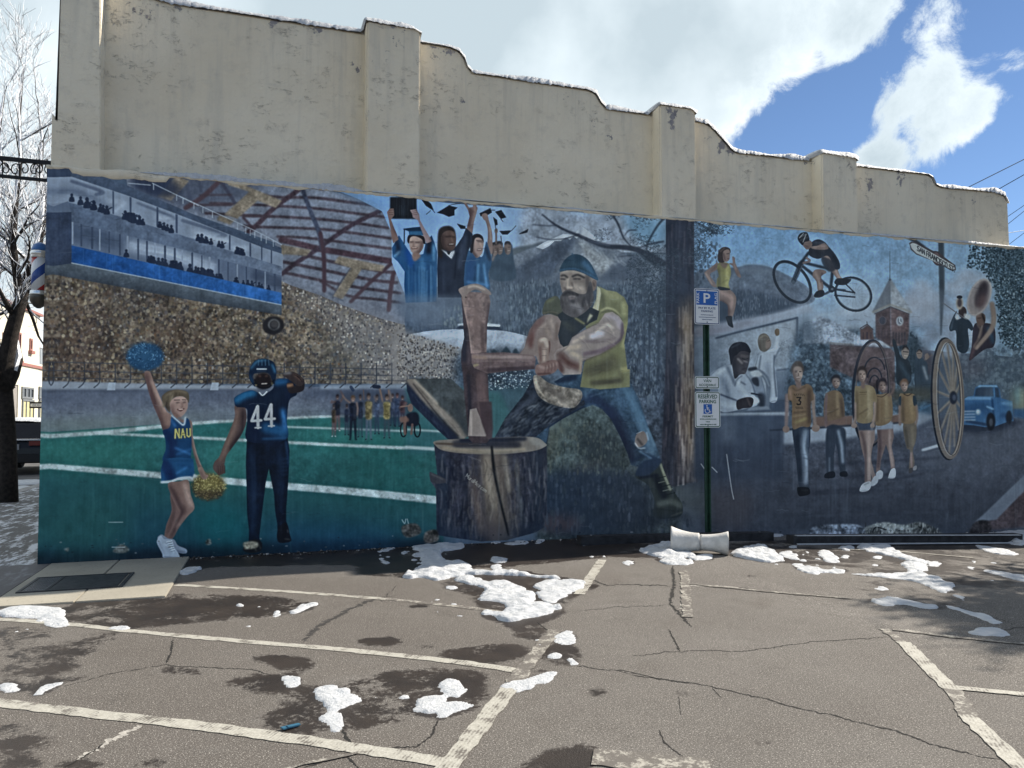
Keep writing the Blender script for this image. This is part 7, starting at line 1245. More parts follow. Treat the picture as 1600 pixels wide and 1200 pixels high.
def ridge(name, path, y0, y1, h, lab, hang=.0, step=.016, fl=.35, breaks=None, front=None):
    p = np.array(path, float); L = np.r_[0, np.cumsum(np.hypot(*np.diff(p, axis=0).T))]; n = int(L[-1]/step); t = np.linspace(0, L[-1], n+1)
    x = np.interp(t, L, p[:, 0]); z = np.interp(t, L, p[:, 1]); dx, dz = np.gradient(x), np.gradient(z); s = np.hypot(dx, dz); nx_, nz_ = -dz/s, dx/s
    sm = lambda w: (lambda a: a/a.std())(np.convolve(RS.randn(n+1+w), np.ones(w+1)/(w+1), 'valid')[:n+1])
    a, b, c = sm(28), sm(7), sm(1); V, Fc = [], []; m = 9
    for i in range(n+1):
        hh = max(.004, h*(1+.20*a[i]+.07*b[i]+.018*c[i]))*(1 if breaks is None else breaks(x[i]))
        flat = max(0.15, min(1, dx[i]/s[i]*1.3-.25)); hh *= flat
        for j in range(m):
            ya = y0 if front is None else front(x[i]); q = j/(m-1); th = math.pi*q; yy = (ya+y1)/2-(y1-ya)/2*math.cos(th); up = math.sin(th)**.4*hh
            yy -= fl*.006*c[i]*(1-q)
            if j == 0: up = -hang*hh*(1+.35*c[i])
            V.append((x[i]+nx_[i]*up, yy, z[i]+nz_[i]*up+(.0 if j else .0)))
    for i in range(n):
        for j in range(m-1): Fc.append((i*m+j, (i+1)*m+j, (i+1)*m+j+1, i*m+j+1))
    return tag(mesh(name, V, Fc, M_SNOW, None, True), *lab)
PIL = [(wp(a_, 200, FY)[0], wp(b_, 200, FY)[0]) for a_, b_ in ((572, 657), (1031, 1087.5), (1283, 1339))]
fr_ = lambda x: (-.005 if any(a_-.02 < x < b_+.02 for a_, b_ in PIL) else .222)
topline = [(-1.9,6.585),(-1.23,6.50),(PIL[0][0]-.06,6.475),(PIL[0][0]-.01,6.525),(PIL[0][1]-.1,6.505),(PIL[0][1],6.46),(1.85,6.455),(2.12,6.45),(2.25,6.42),(2.33,6.33),(2.37,6.22),(2.44,6.15),(4.08,6.13),(4.2,6.10),(4.27,5.99),(4.36,5.90),(PIL[1][0]-.06,5.89),(PIL[1][0],5.955),(PIL[1][1]-.08,5.945),(PIL[1][1]+.01,5.895),(5.95,5.87),(6.02,5.83),(6.2,5.68),(6.36,5.53),(6.46,5.49),(PIL[2][0]-.06,5.50),(PIL[2][0],5.55),(PIL[2][1]-.06,5.535),(PIL[2][1]+.02,5.495),(9.98,5.49),(10.08,5.45),(10.14,5.34),(10.25,5.31),(11.4,5.33),(11.58,5.29),(11.67,5.15)]
ridge('parapet_snow', topline, .215, .63, .068, ('ribbed rim of white snow along the stepped top of the parapet', 'snow'), .3, front=fr_, breaks=lambda x: max(.42, min(1, .85+.4*math.sin(x*1.7+.6)*math.sin(x*.83)+.22*math.sin(x*6.1))))
ridge('ledge_snow', [(wp(214,262)[0],LED), (1.05,LED)], -.02, .26, .055, ('white snow line on the ledge above the painted stadium roof', 'snow', 'snow lines on the ledge over the mural'), .25, breaks=lambda x: max(.12, min(1, (x+1.55)/.3, (1.08-x)/.3)))
ridge('ledge_snow', [(1.1,LED+.003), (8.7,LED+.003)], -.022, .10, .022, ('thin broken snow line on the ledge from above the graduates to above the cyclist', 'snow', 'snow lines on the ledge over the mural'), .2, breaks=lambda x: max(.05, .55+.6*math.sin(x*2.3)*math.sin(x*5.1+1)))
ridge('ledge_snow', [(8.7,LED+.003), (16,LED+.003)], -.025, .24, .04, ('bright ragged snow line on the ledge above the painted street sign', 'snow', 'snow lines on the ledge over the mural'), .3, breaks=lambda x: max(.3, .75+.4*math.sin(x*3.7)))
# broken plaster and gravel gathered along the wall foot
pbm = MB()
for i in range(420):
    x = RS.uniform(-1.1, 5.0) if i % 3 else RS.uniform(5, 11); y = -.03-abs(RS.normal(0, .07)); r = RS.uniform(.006, .026)*(1.5 if RS.rand() < .08 else 1); z = gz(x)
    v = [Vector((x, y, z))+Vector((a*r*RS.uniform(.6, 1.3), b_*r*RS.uniform(.6, 1.3), (c_*.5+.35)*r*RS.uniform(.6, 1.2))) for a, b_, c_ in ((1,0,0),(-1,0,0),(0,1,0),(0,-1,0),(0,0,1),(0,0,-1))]
    pbm.add(v, [(0,2,4),(2,1,4),(1,3,4),(3,0,4),(2,0,5),(1,2,5),(3,1,5),(0,3,5)])
kr = Mat('wall_rubble', rough=.9); vr = kr.n('ShaderNodeTexVoronoi'); vr.inputs['Scale'].default_value = 30; kr.l(kr.co(), vr.inputs['Vector']); sr = kr.n('ShaderNodeSeparateColor'); kr.l(vr.outputs['Color'], sr.inputs[0])
kr.base(kr.mix(kr.step(sr.outputs[0], .72, .8), (.045, .04, .036), (.34, .32, .30)))
tag(pbm.build('wall_rubble', kr.m), 'small crumbs of plaster and gravel along the foot of the mural', 'rubble', kind='stuff')
# ------------------------------------------------------------------ signs on the green post
def text_mesh(name, s, cx, cz, y, width, height, m, parent, bold=.012, rot=0):
    cu = bpy.data.curves.new(name, 'FONT'); cu.body = s; cu.size = 1; cu.align_x = 'CENTER'; cu.align_y = 'CENTER'; cu.offset = bold; cu.resolution_u = 3
    t = bpy.data.objects.new(name, cu); COL.objects.link(t); bpy.context.view_layer.update()
    me = bpy.data.meshes.new_from_object(t.evaluated_get(bpy.context.evaluated_depsgraph_get())); bpy.data.objects.remove(t); bpy.data.curves.remove(cu)
    me.name = name; v = np.array([w.co[:] for w in me.vertices]); lo, hi = v.min(0), v.max(0); c = (lo+hi)/2; e = np.maximum(hi-lo, 1e-6)
    for w in me.vertices:
        u, q = (w.co.x-c[0])/e[0]*width, (w.co.y-c[1])/e[1]*height
        if rot: u, q = (-q, u) if rot > 0 else (q, -u)
        w.co = (cx+u, y, cz+q)
    me.materials.clear(); me.materials.append(m); return link(name, me, parent)
def rrect(x0, x1, z0, z1, r, n=5):
    o = []
    for cx, cz, a in ((x1-r, z1-r, 0), (x0+r, z1-r, 90), (x0+r, z0+r, 180), (x1-r, z0+r, 270)):
        o += [(cx+r*math.cos(R(a+90*k/n)), cz+r*math.sin(R(a+90*k/n))) for k in range(n+1)]
    return o
def ring_sheet(name, outer, inner, y, m, parent):
    n = len(outer); return mesh(name, [(x, y, z) for x, z in outer+inner], [(i, (i+1) % n, n+(i+1) % n, n+i) for i in range(n)], m, parent)
M_GREEN = plain('green_steel', (.018, .055, .035), .5, .2, .3, 12); M_WHITE = plain('sign_white', (.74, .75, .75), .45, 0, .05, 6); M_BLUE = plain('sign_blue', (.015, .11, .40), .45, 0, .06, 6); M_INK = plain('sign_ink', (.03, .045, .06), .5); M_INKG = plain('sign_green_ink', (.02, .10, .06), .5); M_INKB = plain('sign_blue_ink', (.03, .07, .18), .5)
SY = -.26
pb = wp(1107, 838, SY); px_ = pb[0]
post = empty('sign_post', (px_, SY, gz(px_)), 'slim green steel post carrying three parking signs in front of the mural', 'sign post')
pst = MB()
for a, b, c_, d_ in ((-.030, -.024, 0, .034), (.024, .030, 0, .034), (-.030, .030, .034, .040), (-.044, -.030, -.004, .002), (.030, .044, -.004, .002)): pst.box(px_+a, px_+b, SY+c_, SY+d_, gz(px_)-.2, wp(1103, 470, SY)[2])
pst.build('post', M_GREEN, post)
def sign(x0, x1, y0, y1, col, fn):
    a, b = wp(x0, (y0+y1)/2, SY-.02), wp(x1, (y0+y1)/2, SY-.02); zt, zb = wp((x0+x1)/2, y0, SY-.02)[2], wp((x0+x1)/2, y1, SY-.02)[2]; X_0, X_1 = a[0], b[0]
    p = MB().prism(rrect(X_0, X_1, zb, zt, .028), SY-.02, SY-.015).build('sign_panel', M_WHITE, post)
    ring_sheet('border', rrect(X_0+.008, X_1-.008, zb+.008, zt-.008, .022), rrect(X_0+.019, X_1-.019, zb+.019, zt-.019, .014), SY-.0212, col, p)
    for zz in (zt-.03, zb+.03):
        bolt = MB().lathe([(.008, 0), (.008, .004), (.004, .006)], 8, Matrix.Translation((( X_0+X_1)/2, SY-.02, zz)) @ Matrix.Rotation(R(90), 4, 'X')); bolt.build('bolt', M_STEEL2, p)
    fn(p, X_0, X_1, zb, zt, (X_0+X_1)/2, X_1-X_0, zt-zb); return p
YL = SY-.0215
def dashes(p, cx, z, w, h, m):
    b = MB(); x = cx-w/2
    while x < cx+w/2:
        d = RS.uniform(.4, 1.1)*h; b.box(x, x+d, YL-.0008, YL, z-h/2*RS.uniform(.7, 1), z+h/2*RS.uniform(.6, 1)); x += d+h*.35
    tag(b.build('small_print', m, p), kind='stuff')
def s1(p, a, b, zb, zt, cx, w, h):
    MB().box(a+.03, b-.03, YL, YL+.0009, zt-.46*h, zt-.035).build('blue_field', M_BLUE, p)
    zc = zt-.035-(.46*h-.035)/2; f = lambda n, s, x, z, ww, hh, r=0, m=M_WHITE: text_mesh(n, s, x, z, YL-.001, ww, hh, m, p, .018, r)
    f('lettering', 'P', cx, zc, w*.27, h*.27); f('lettering', 'PARK', a+.055, zc, h*.30, w*.10, 1); f('lettering', 'FLAG', b-.055, zc, h*.30, w*.10, 1)
    f('lettering', 'PAY BY PLATE', cx, zt-.545*h, w*.68, h*.06, 0, M_INKB); f('lettering', 'PARKING', cx, zt-.63*h, w*.46, h*.055, 0, M_INKB)
    for i, k in enumerate((.5, .66, .4, .05)): dashes(p, cx, zt-(.735+.065*i)*h, w*k, h*.024, M_INKB)
def s2(p, a, b, zb, zt, cx, w, h):
    text_mesh('lettering', 'VAN', cx, zt-.36*h, YL-.001, w*.32, h*.24, M_INKG, p, .014); text_mesh('lettering', 'ACCESSIBLE', cx, zt-.69*h, YL-.001, w*.70, h*.19, M_INKG, p, .014)
def s3(p, a, b, zb, zt, cx, w, h):
    text_mesh('lettering', 'RESERVED', cx, zt-.135*h, YL-.001, w*.76, h*.115, M_INKG, p, .02); text_mesh('lettering', 'PARKING', cx, zt-.275*h, YL-.001, w*.66, h*.10, M_INKG, p, .02)
    s = h*.27; z0 = zt-.62*h; MB().box(cx-s/2, cx+s/2, YL, YL+.0009, z0, z0+s).build('blue_field', M_BLUE, p)
    ic = MB(); q = lambda u, v: (cx+(u-.5)*s, YL-.002, z0+v*s)
    ic.tube([q(.44+.30*math.cos(t)*.9, .34+.27*math.sin(t)) for t in np.linspace(R(150), R(380), 14)], s*.04, 6)
    for pts in ([(.40, .74), (.43, .42), (.66, .42), (.76, .18), (.86, .21)], [(.42, .60), (.62, .60)]): ic.tube([q(*u) for u in pts], s*.045, 6)
    ic.lathe([(s*.07, -.002), (s*.07, .002)], 12, Matrix.Translation(Vector(q(.39, .84))) @ Matrix.Rotation(R(90), 4, 'X'))
    ic.build('wheelchair_symbol', M_WHITE, p)
    text_mesh('lettering', 'PERMIT', cx, zt-.69*h, YL-.001, w*.42, h*.05, M_INKG, p, .014)
    for i, k in enumerate((.62, .16, .62)): dashes(p, cx, zt-(.765+.075*i)*h, w*k, h*.034, M_INKG)
sign(1085, 1124, 451, 507, M_INKB, s1); sign(1086, 1124, 588, 607.5, M_INKG, s2); sign(1086, 1125.5, 612, 668, M_INKG, s3)

# ------------------------------------------------------------------ timber edging along the wall foot and the fallen tube
M_TIE = plain('tarred_timber', (.022, .022, .025), .75, 0, .5, 9, .006)
for a, b, lab in ((gp(908, 853), gp(1236, 852), 'left dark tarred timber edging lying along the wall foot beside the sign post'), (gp(1240, 851), gp(1604, 848), 'right dark tarred timber edging lying along the wall foot below the painted road')):
    e = empty('timber_edging', (a[0], a[1]+.07, gz(a[0])), lab, 'timber edging', 'timber edging along the wall foot')
    za, zb_ = gz(a[0]), gz(b[0]); N = 14; bm_ = MB()
    for i in range(N):
        t0, t1 = i/N, (i+1)/N; A = (a[0]+(b[0]-a[0])*t0, a[1]+.075, za+(zb_-za)*t0+.05); B = (a[0]+(b[0]-a[0])*t1, a[1]+.075, za+(zb_-za)*t1+.05)
        bm_.bar(A, B, .15, .125)
    o = bm_.build('beam', M_TIE, e); 
    sn = MB()
    if lab[0] == 'r':
        A = (a[0]+.05, a[1]+.02, za+.113); B = (b[0]-.1, b[1]+.02, zb_+.113); sn.bar(A, B, .05, .008); sn.bar((a[0]+.05, a[1]-.012, za+.006), (b[0]-.1, b[1]-.012, zb_+.006), .03, .014); sn.build('frost_line', M_SNOW, e)
    for t in (.06, .5, .94):
        spk = MB().lathe([(.014, 0), (.014, .008), (.006, .012)], 8, Matrix.Translation((a[0]+(b[0]-a[0])*t, a[1]+.08, za+(zb_-za)*t+.112))); spk.build('spike', M_STEEL2, e)
A, B = gp(1050, 862), gp(1138, 867)
ax = Vector(B)-Vector(A); Lt = ax.length; tube = empty('fallen_tube', A, 'pale waisted plastic tube lying on its side in snow by the sign post', 'tube')
def half(s0, s1, fa, fb, name):
    M = Matrix.Translation(Vector(A)+Vector((0, .0, .13))) @ ax.normalized().to_track_quat('Z', 'Y').to_matrix().to_4x4()
    b = MB(); n = 14; ps = []
    for i in range(n+1):
        t = i/n; w = abs((s0+(s1-s0)*t)-.5)*2; ps.append((fa+fb*w**2.2, (s0+(s1-s0)*t)*Lt))
    ins = [(r-.012, z) for r, z in ps[::-1]]
    b.lathe(ps+ins+[ps[0]], 28, M); return b.build(name, M_TUBE, tube, True)
M_TUBE = plain('chalky_plastic', (.55, .535, .505), .75, 0, .16, 9, .004)
half(-.02, .49, .105, .062, 'flared_half'); half(.51, 1, .092, .050, 'flared_half'); half(.488, .512, .088, 0, 'seam') 
# little things dropped on the lot
q = gp(453, 1138); lit = MB().box(-.045, .045, -.016, .016, 0, .006).box(-.02, .05, -.02, .004, .006, .011); o = lit.build('litter', plain('blue_plastic', (.03, .11, .18), .5)); o.location = (q[0], q[1], .006); o.rotation_euler = (0, .08, .5); tag(o, 'crumpled scrap of blue plastic on the wet asphalt', 'litter')
q = gp(1063, 1083)
# ------------------------------------------------------------------ fixtures on the street front: scroll bracket and barber pole
M_IRON = plain('black_iron', (.012, .012, .014), .5, .3, .3, 20)
BY = .42
br = empty('sign_bracket', (X0, BY, 5.0), 'black wrought iron bracket with scrolls reaching out from the building corner', 'bracket')
u0, u1, l0, l1 = wp(-40, 243, BY), wp(84, 255.5, BY), wp(-40, 271, BY), wp(84, 283, BY)
b = MB(); b.bar(u0, u1, .035, .045); b.build('top_bar', M_IRON, br); b = MB(); b.bar(l0, l1, .03, .035); b.build('bottom_bar', M_IRON, br)
MB().box(X0-.03, X0, BY-.05, BY+.05, l1[2]-.25, u1[2]+.08).build('wall_plate', M_IRON, br)
for px in (4, 30, 62, 74): a_, c_ = wp(px, 249, BY), wp(px, 279, BY); MB().tube([a_, c_], .008, 6).build('upright', M_IRON, br)
for px, d in ((16, 1), (46, -1), (68, 1)):
    c_ = Vector(wp(px, 265, BY)); w_ = MB()
    for sg in (1, -1):
        w_.tube([c_+Vector((sg*d*(.05+.0)+math.cos(t*sg)*(.07-.0075*t)*d*sg*.8, 0, math.sin(t)*(.085-.009*t))) for t in np.linspace(0, 7.5, 26)], .007, 5)
    w_.build('scroll', M_IRON, br)
bx, bz0, bz1 = X0-.135, wp(68, 482, .3)[2], wp(68, 379, .3)[2]; byy = .30
bp = empty('barber_pole', (bx, byy, bz0), 'red white and blue striped barber pole hung on the building corner', 'barber pole')
hh = bz1-bz0; T_ = lambda z: Matrix.Translation((bx, byy, bz0+z*hh)); rr = .085
k = Mat('striped_glass', rough=.25, spec=.5)
sx = k.n('ShaderNodeSeparateXYZ'); k.l(k.co(), sx.inputs[0]); ang = k.math('ARCTAN2', k.math('SUBTRACT', sx.outputs[1], byy), k.math('SUBTRACT', sx.outputs[0], bx))
ph = k.math('FRACT', k.math('ADD', k.math('MULTIPLY', ang, -1/(2*math.pi)), k.math('ADD', k.math('MULTIPLY', sx.outputs[2], 1/(hh*.62)), .72)))
rmp = k.n('ShaderNodeValToRGB'); rmp.color_ramp.interpolation = 'CONSTANT'; k.l(ph, rmp.inputs[0]); e0 = rmp.color_ramp.elements; e0[0].color = (.62, .65, .68, 1); e0[1].position = .26; e0[1].color = (.36, .025, .03, 1); q_ = e0.new(.48); q_.color = (.62, .65, .68, 1); q_ = e0.new(.74); q_.color = (.015, .06, .26, 1)
k.base(rmp.outputs[0])
MB().lathe([(rr*.93, .26*hh), (rr*.93, .76*hh)], 24, T_(0)).build('striped_cylinder', k.m, bp, True)
M_PB = plain('pole_blue', (.03, .12, .33), .35); M_CHR = plain('chrome', (.62, .64, .66), .25, .9)
MB().lathe([(rr*1.0, .86*hh), (rr*.97, .9*hh), (rr*.8, .95*hh), (rr*.4, .99*hh), (.012, 1.0*hh)], 24, T_(0)).build('dome_cap', M_PB, bp, True)
MB().lathe([(rr*.95, .755*hh), (rr*1.05, .77*hh), (rr*1.0, .79*hh), (rr*1.12, .81*hh), (rr*1.12, .84*hh), (rr*1.02, .865*hh)], 24, T_(0)).build('top_collar', M_CHR, bp, True)
MB().lathe([(rr*1.0, .19*hh), (rr*1.1, .21*hh), (rr*1.0, .235*hh), (rr*1.05, .25*hh), (rr*.95, .265*hh)], 24, T_(0)).build('bottom_collar', M_CHR, bp, True)
MB().lathe([(.02, 0), (rr*.6, .03*hh), (rr*1.0, .1*hh), (rr*1.12, .17*hh), (rr*1.1, .19*hh)], 24, T_(0)).build('bottom_cap', plain('dark_bronze', (.09, .085, .075), .35, .7), bp, True)
for zz in (.9, .12): MB().bar((bx, byy, bz0+zz*hh), (X0, byy, bz0+zz*hh), .03, .03).build('wall_arm', M_IRON, bp)

# ------------------------------------------------------------------ frosted street tree at the corner
M_BARK = plain('dark_bark', (.026, .021, .018), .95, 0, .5, 14, .02)
def wq(px, py, y): return Vector(wp(px, py, y))
TY = 7.0; base = gp(12, 787)
tree = empty('street_tree', (base[0], TY, 0), 'bare dark street tree with frosted snowy branches at the left edge', 'tree')
def limb(pts, ws, f=1.2): return [wq(a, b, TY+dy) for a, b, dy in pts], [w/1200*14.2/2*f for w in ws]
TR = MB(); CR = MB(); SN = MB(); TW = MB()
tp, tr_ = limb([(12,792,0),(12,740,0),(11,690,0),(8,640,0),(5,600,0),(10,560,-.05),(18,520,-.1),(30,478,-.15),(40,450,-.1)], [30,27,26,25,25,23,21,19,16], 1.0); TR.tube(tp, tr_, 12); TR.build('trunk', M_BARK, tree, True)
LB = [limb(*q) for q in [([(38,452,-.1),(50,420,-.1),(58,390,0),(66,350,.1),(68,310,.2),(64,262,.3),(66,215,.4),(60,170,.5)], [15,13,11,9,7,5.5,4,2.5]), ([(11,605,0),(22,585,.1),(29,562,.2),(25,536,.3),(20,505,.5)], [16,13,11,8,5]), ([(10,610,0),(-8,570,-.1),(-22,520,-.1),(-28,450,0),(-20,380,.1),(-14,300,.2),(-4,220,.3),(6,150,.5)], [22,18,15,12,9,7,5,3]), ([(33,470,-.1),(26,430,-.3),(20,380,-.5),(24,320,-.6),(32,250,-.5),(30,180,-.3),(36,110,-.2)], [12,10,8,7,5,4,2.5]), ([(40,452,-.1),(58,440,.2),(72,432,.5),(90,400,.9)], [9,7,6,3]), ([(0,590,0),(-14,470,.8),(4,400,1.3),(16,330,1.6),(10,250,1.9)], [12,9,7,5,3]), ([(25,500,-.1),(8,470,-.4),(-12,430,-.6)], [8,6,3]), ([(36,460,0),(52,500,.3),(60,525,.5),(74,548,.6)], [5,4,3,1.5])]]
def twig(p, d, L, r, lev):
    n = 5; pts = [p]; q = p.copy(); dd = d.copy()
    for i in range(n):
        dd = (dd+Vector((RS.uniform(-.28, .28), RS.uniform(-.28, .28), RS.uniform(-.12, .2)))).normalized(); q = q+dd*L/n; pts.append(q.copy())
    rs = [r*(1-.75*i/n) for i in range(n+1)]; TW.tube(pts, rs, 5 if r > .01 else 3, cap=False)
    if r < .05: SN.tube([a+Vector((0, -.15*b, b*.75+.001)) for a, b in zip(pts, rs)], [b*.9+.0014 for b in rs], 4 if r > .01 else 3, cap=False)
    if lev <= 0: return
    for i in range(1, n+1):
        for _ in range(2 if lev > 1 and i > 1 else 1):
            if RS.rand() < .86:
                nd = (dd+Vector((RS.uniform(-1, 1), RS.uniform(-1, 1), RS.uniform(-.25, .75)))*.85).normalized(); twig(pts[i], nd, L*RS.uniform(.45, .72), max(.0032, rs[i]*RS.uniform(.45, .65)), lev-1)
for pts, rs in LB:
    CR.tube(pts, rs, 9)
    SN.tube([a+Vector((0, -.15*b, b*.6)) for a, b in zip(pts[1:], rs[1:])], [b*.85 for b in rs[1:]], 6)
    for i in range(1, len(pts)):
        if pts[i].z < 3.3: continue
        for _ in range(3):
            d = (pts[i]-pts[i-1]).normalized(); nd = (d*.7+Vector((RS.uniform(-1, 1), RS.uniform(-1, 1), RS.uniform(-.1, .8)))).normalized(); twig(pts[i-1].lerp(pts[i], RS.rand()), nd, RS.uniform(.7, 1.25), max(.011, min(.034, rs[i]*.5)), 2)
CR.build('limbs', M_BARK, tree, True); TW.build('twigs', M_BARK, tree); SN.build('frost', plain('hoar_frost', (.82, .84, .88), .8), tree)

# ------------------------------------------------------------------ parked dark car
def make_car():
    c = empty('parked_car', (-7.35, 16.4, -.12), 'dark sport utility car with a snowy roof parked beyond the street tree', 'car')
    x0, x1, y0, z0 = -8.28, -6.42, 16.35, -.12; paint = plain('dark_car_paint', (.012, .013, .017), .25, .3, .1, 3); glass = plain('car_glass', (.02, .025, .028), .08, 0, .1, 2, spec=.6); rub = plain('tyre_rubber', (.015, .015, .016), .9); pl = plain('black_trim', (.01, .01, .012), .7)
    side = [(0,.45),(-.05,.55),(-.04,.78),(.04,1.0),(.10,1.05),(.34,1.50),(.55,1.58),(1.3,1.63),(2.0,1.60),(2.75,1.12),(3.9,1.0),(4.45,.85),(4.55,.55),(4.5,.38),(4.1,.3),(3.2,.28),(1.2,.28),(.35,.32)]
    n = len(side); cols = [0, .05, .5, .95, 1]; V, F = [], []
    for t in cols:
        inn = .13 if t in (0, 1) else (.0)
        for y, z in side:
            k_ = max(0, (z-1.0)/.6); tx = t if t not in (0, 1) else t
            xx = x0+(x1-x0)*tx; cx_ = (x0+x1)/2; xx = cx_+(xx-cx_)*(1-.17*k_)*(1 if 0 < t < 1 else .985); V.append((xx, y0+y+(.05 if t in (0, 1) and y < 1 else 0), z0+z*(.985 if t in (0, 1) else 1)))
    for a in range(len(cols)-1):
        for i in range(n): F.append((a*n+i, a*n+(i+1) % n, (a+1)*n+(i+1) % n, (a+1)*n+i))
    F += [tuple(range(n-1, -1, -1)), tuple((len(cols)-1)*n+i for i in range(n))]
    m = MB(); m.add(V, F); m.build('body', paint, c, bevel=.02)
    g = MB(); cx_ = (x0+x1)/2
    g.add([(cx_-.72, y0+.118, z0+1.08), (cx_+.72, y0+.118, z0+1.08), (cx_+.62, y0+.325, z0+1.46), (cx_-.62, y0+.325, z0+1.46), (cx_-.72, y0+.138, z0+1.07), (cx_+.72, y0+.138, z0+1.07), (cx_+.62, y0+.345, z0+1.45), (cx_-.62, y0+.345, z0+1.45)], [(0,1,2,3),(7,6,5,4),(0,4,5,1),(1,5,6,2),(2,6,7,3),(3,7,4,0)]); g.build('rear_window', glass, c)
    for s in (-1, 1):
        xx = cx_+s*.83; MB().add([(xx, y0+.5, z0+1.1), (xx, y0+2.5, z0+1.1), (xx-s*.1, y0+1.95, z0+1.5), (xx-s*.1, y0+.62, z0+1.5), (xx+s*.02, y0+.5, z0+1.1), (xx+s*.02, y0+2.5, z0+1.1), (xx-s*.08, y0+1.95, z0+1.5), (xx-s*.08, y0+.62, z0+1.5)], [(0,1,2,3),(4,5,6,7),(0,1,5,4),(1,2,6,5),(2,3,7,6),(3,0,4,7)]).build('side_window', glass, c)
        MB().box(cx_+s*.62-.17, cx_+s*.62+.17, y0-.065, y0-.02, z0+.86, z0+.99).build('tail_lamp', plain('red_lens', (.12, .008, .008), .2), c)
    MB().box(cx_-.9, cx_+.9, y0-.10, y0+.03, z0+.36, z0+.62).build('rear_bumper', pl, c, bevel=.03)
    MB().box(cx_-.2, cx_+.2, y0-.075, y0-.055, z0+.74, z0+.90).build('number_plate', plain('plate', (.22, .22, .23), .5), c)
    for s in (-1, 1):
        for yy in (.82, 3.68):
            M = Matrix.Translation((cx_+s*.83, y0+yy, z0+.345)) @ Matrix.Rotation(R(90), 4, 'Y'); w = MB().lathe([(.24, -.1), (.32, -.11), (.345, -.07), (.345, .07), (.32, .11), (.24, .1)], 24, M).build('wheel', rub, c); MB().lathe([(.03, -.085), (.22, -.095), (.23, .0), (.23, .0), (.22, .095), (.03, .085)], 16, M).build('rim', M_STEEL2, w)
    v, f = [], []
    gx, gy = 24, 30
    for j in range(gy+1):
        for i in range(gx+1):
            u, w = i/gx, j/gy; e_ = min(u, 1-u, w, 1-w); v.append((cx_+(u-.5)*1.42, y0+.40+w*1.55, z0+1.60+.075*min(1, e_*7)**.6+RS.uniform(0, .02)+.03*math.sin(w*3.1)-.03-.05*abs(u-.5)))
    f = [(j*(gx+1)+i, j*(gx+1)+i+1, (j+1)*(gx+1)+i+1, (j+1)*(gx+1)+i) for j in range(gy) for i in range(gx)]
    mesh('roof_snow', v, f, M_SNOW, c, True); MB().box(cx_-.8, cx_+.8, y0-.06, y0+.085, z0+1.005, z0+1.05).build('tailgate_snow', M_SNOW, c, bevel=.015)
make_car()
for i, (x, y, rx, ry) in enumerate([(-6.4, 13.2, 1.1, .7), (-8.2, 14.8, 1.3, .6), (-5.8, 10.5, .5, 1.6)]):
    m = MB(); t = np.linspace(0, 6.283, 25)[:-1]; m.lathe([(1, -.02), (1, 0), (.8, .35), (.45, .55), (.01, .6)], 22, Matrix.Translation((x, y, -.12)) @ Matrix.Diagonal((rx, ry, .13, 1)))
    o = m.build('snow_heap', M_SNOW, None, True)
    for w in o.data.vertices: w.co += Vector((RS.uniform(-.06, .06), RS.uniform(-.06, .06), RS.uniform(-.012, .012)))
    tag(o, ('ploughed snow heap on the side street behind the parked car', 'wide snow heap on the side street left of the parked car', 'long snow heap along the kerb behind the street tree')[i], 'snow heap', 'snow heaps on the side street')

# ------------------------------------------------------------------ building across the street
FX = -16.0
fb = empty('far_building', (FX, 55, 0), 'sunlit cream two storey building with red trim across the side street', 'building')
M_CRM = plain('pale_cream_wall', (.66, .62, .50), .85, 0, .05, 1); M_RED = plain('red_trim', (.30, .13, .11), .7); M_GRY = plain('grey_frame', (.17, .18, .19), .6); M_YEL = plain('yellow_panel', (.50, .46, .25), .7); M_GL = plain('dark_glass', (.05, .055, .06), .15, 0, .2, 3, spec=.6); M_TAUPE = plain('taupe_door', (.26, .24, .22), .8)
def fy(px, py): p = xp(px, py, FX); return p[1], p[2]
yA, _ = fy(-60, 600); yB, _ = fy(60, 600); yC, _ = fy(82, 600); zC = fy(25, 479)[1]; zB = fy(40, 570)[1]
MB().box(FX-12, FX, yA, yB, -.2, zC).build('wall', M_CRM, fb); MB().box(FX-12, FX-.02, yB+.005, yC+12, -.2, zB+.25).build('wall', M_CRM, fb)
MB().box(FX-12.2, FX+.18, yA-.1, yB+.1, zC+.005, zC+.16).build('cornice', M_RED, fb); MB().box(FX+.003, FX+.1, yA, yC+12, zB-.10, zB+.10).build('string_course', M_RED, fb)
def win(x0, x1, y0, y1, nm, fm, gm, sill=None, bars=0):
    a, b = fy(x0, (y0+y1)/2)[0], fy(x1, (y0+y1)/2)[0]; t, u = fy((x0+x1)/2, y0)[1], fy((x0+x1)/2, y1)[1]; w = MB(); th = .12
    w.box(FX+.004, FX+.09, a, a+th, u, t).box(FX+.004, FX+.09, b-th, b, u, t).box(FX+.004, FX+.09, a+th, b-th, t-th, t).box(FX+.004, FX+.09, a+th, b-th, u, u+th)
    for i in range(bars): y = a+(b-a)*(i+1)/(bars+1); w.box(FX+.004, FX+.08, y-.05, y+.05, u+th, t-th)
    o = w.build(nm, fm, fb); MB().box(FX+.006, FX+.03, a+th, b-th, u+th, t-th).build('pane', gm, o)
    if sill: MB().box(FX+.003, FX+.22, a-.15, b+.15, u-.22, u-.01).build('sill', sill, o)
    return o
win(24, 31, 519, 563, 'window', M_RED, M_GL, M_RED, 1); win(45.5, 49, 529, 548, 'window', M_RED, M_GL, M_RED); win(-18, -8, 520, 560, 'window', M_RED, M_GL, M_RED, 1); win(3, 9, 520, 562, 'window', M_RED, M_GL, M_RED, 1)
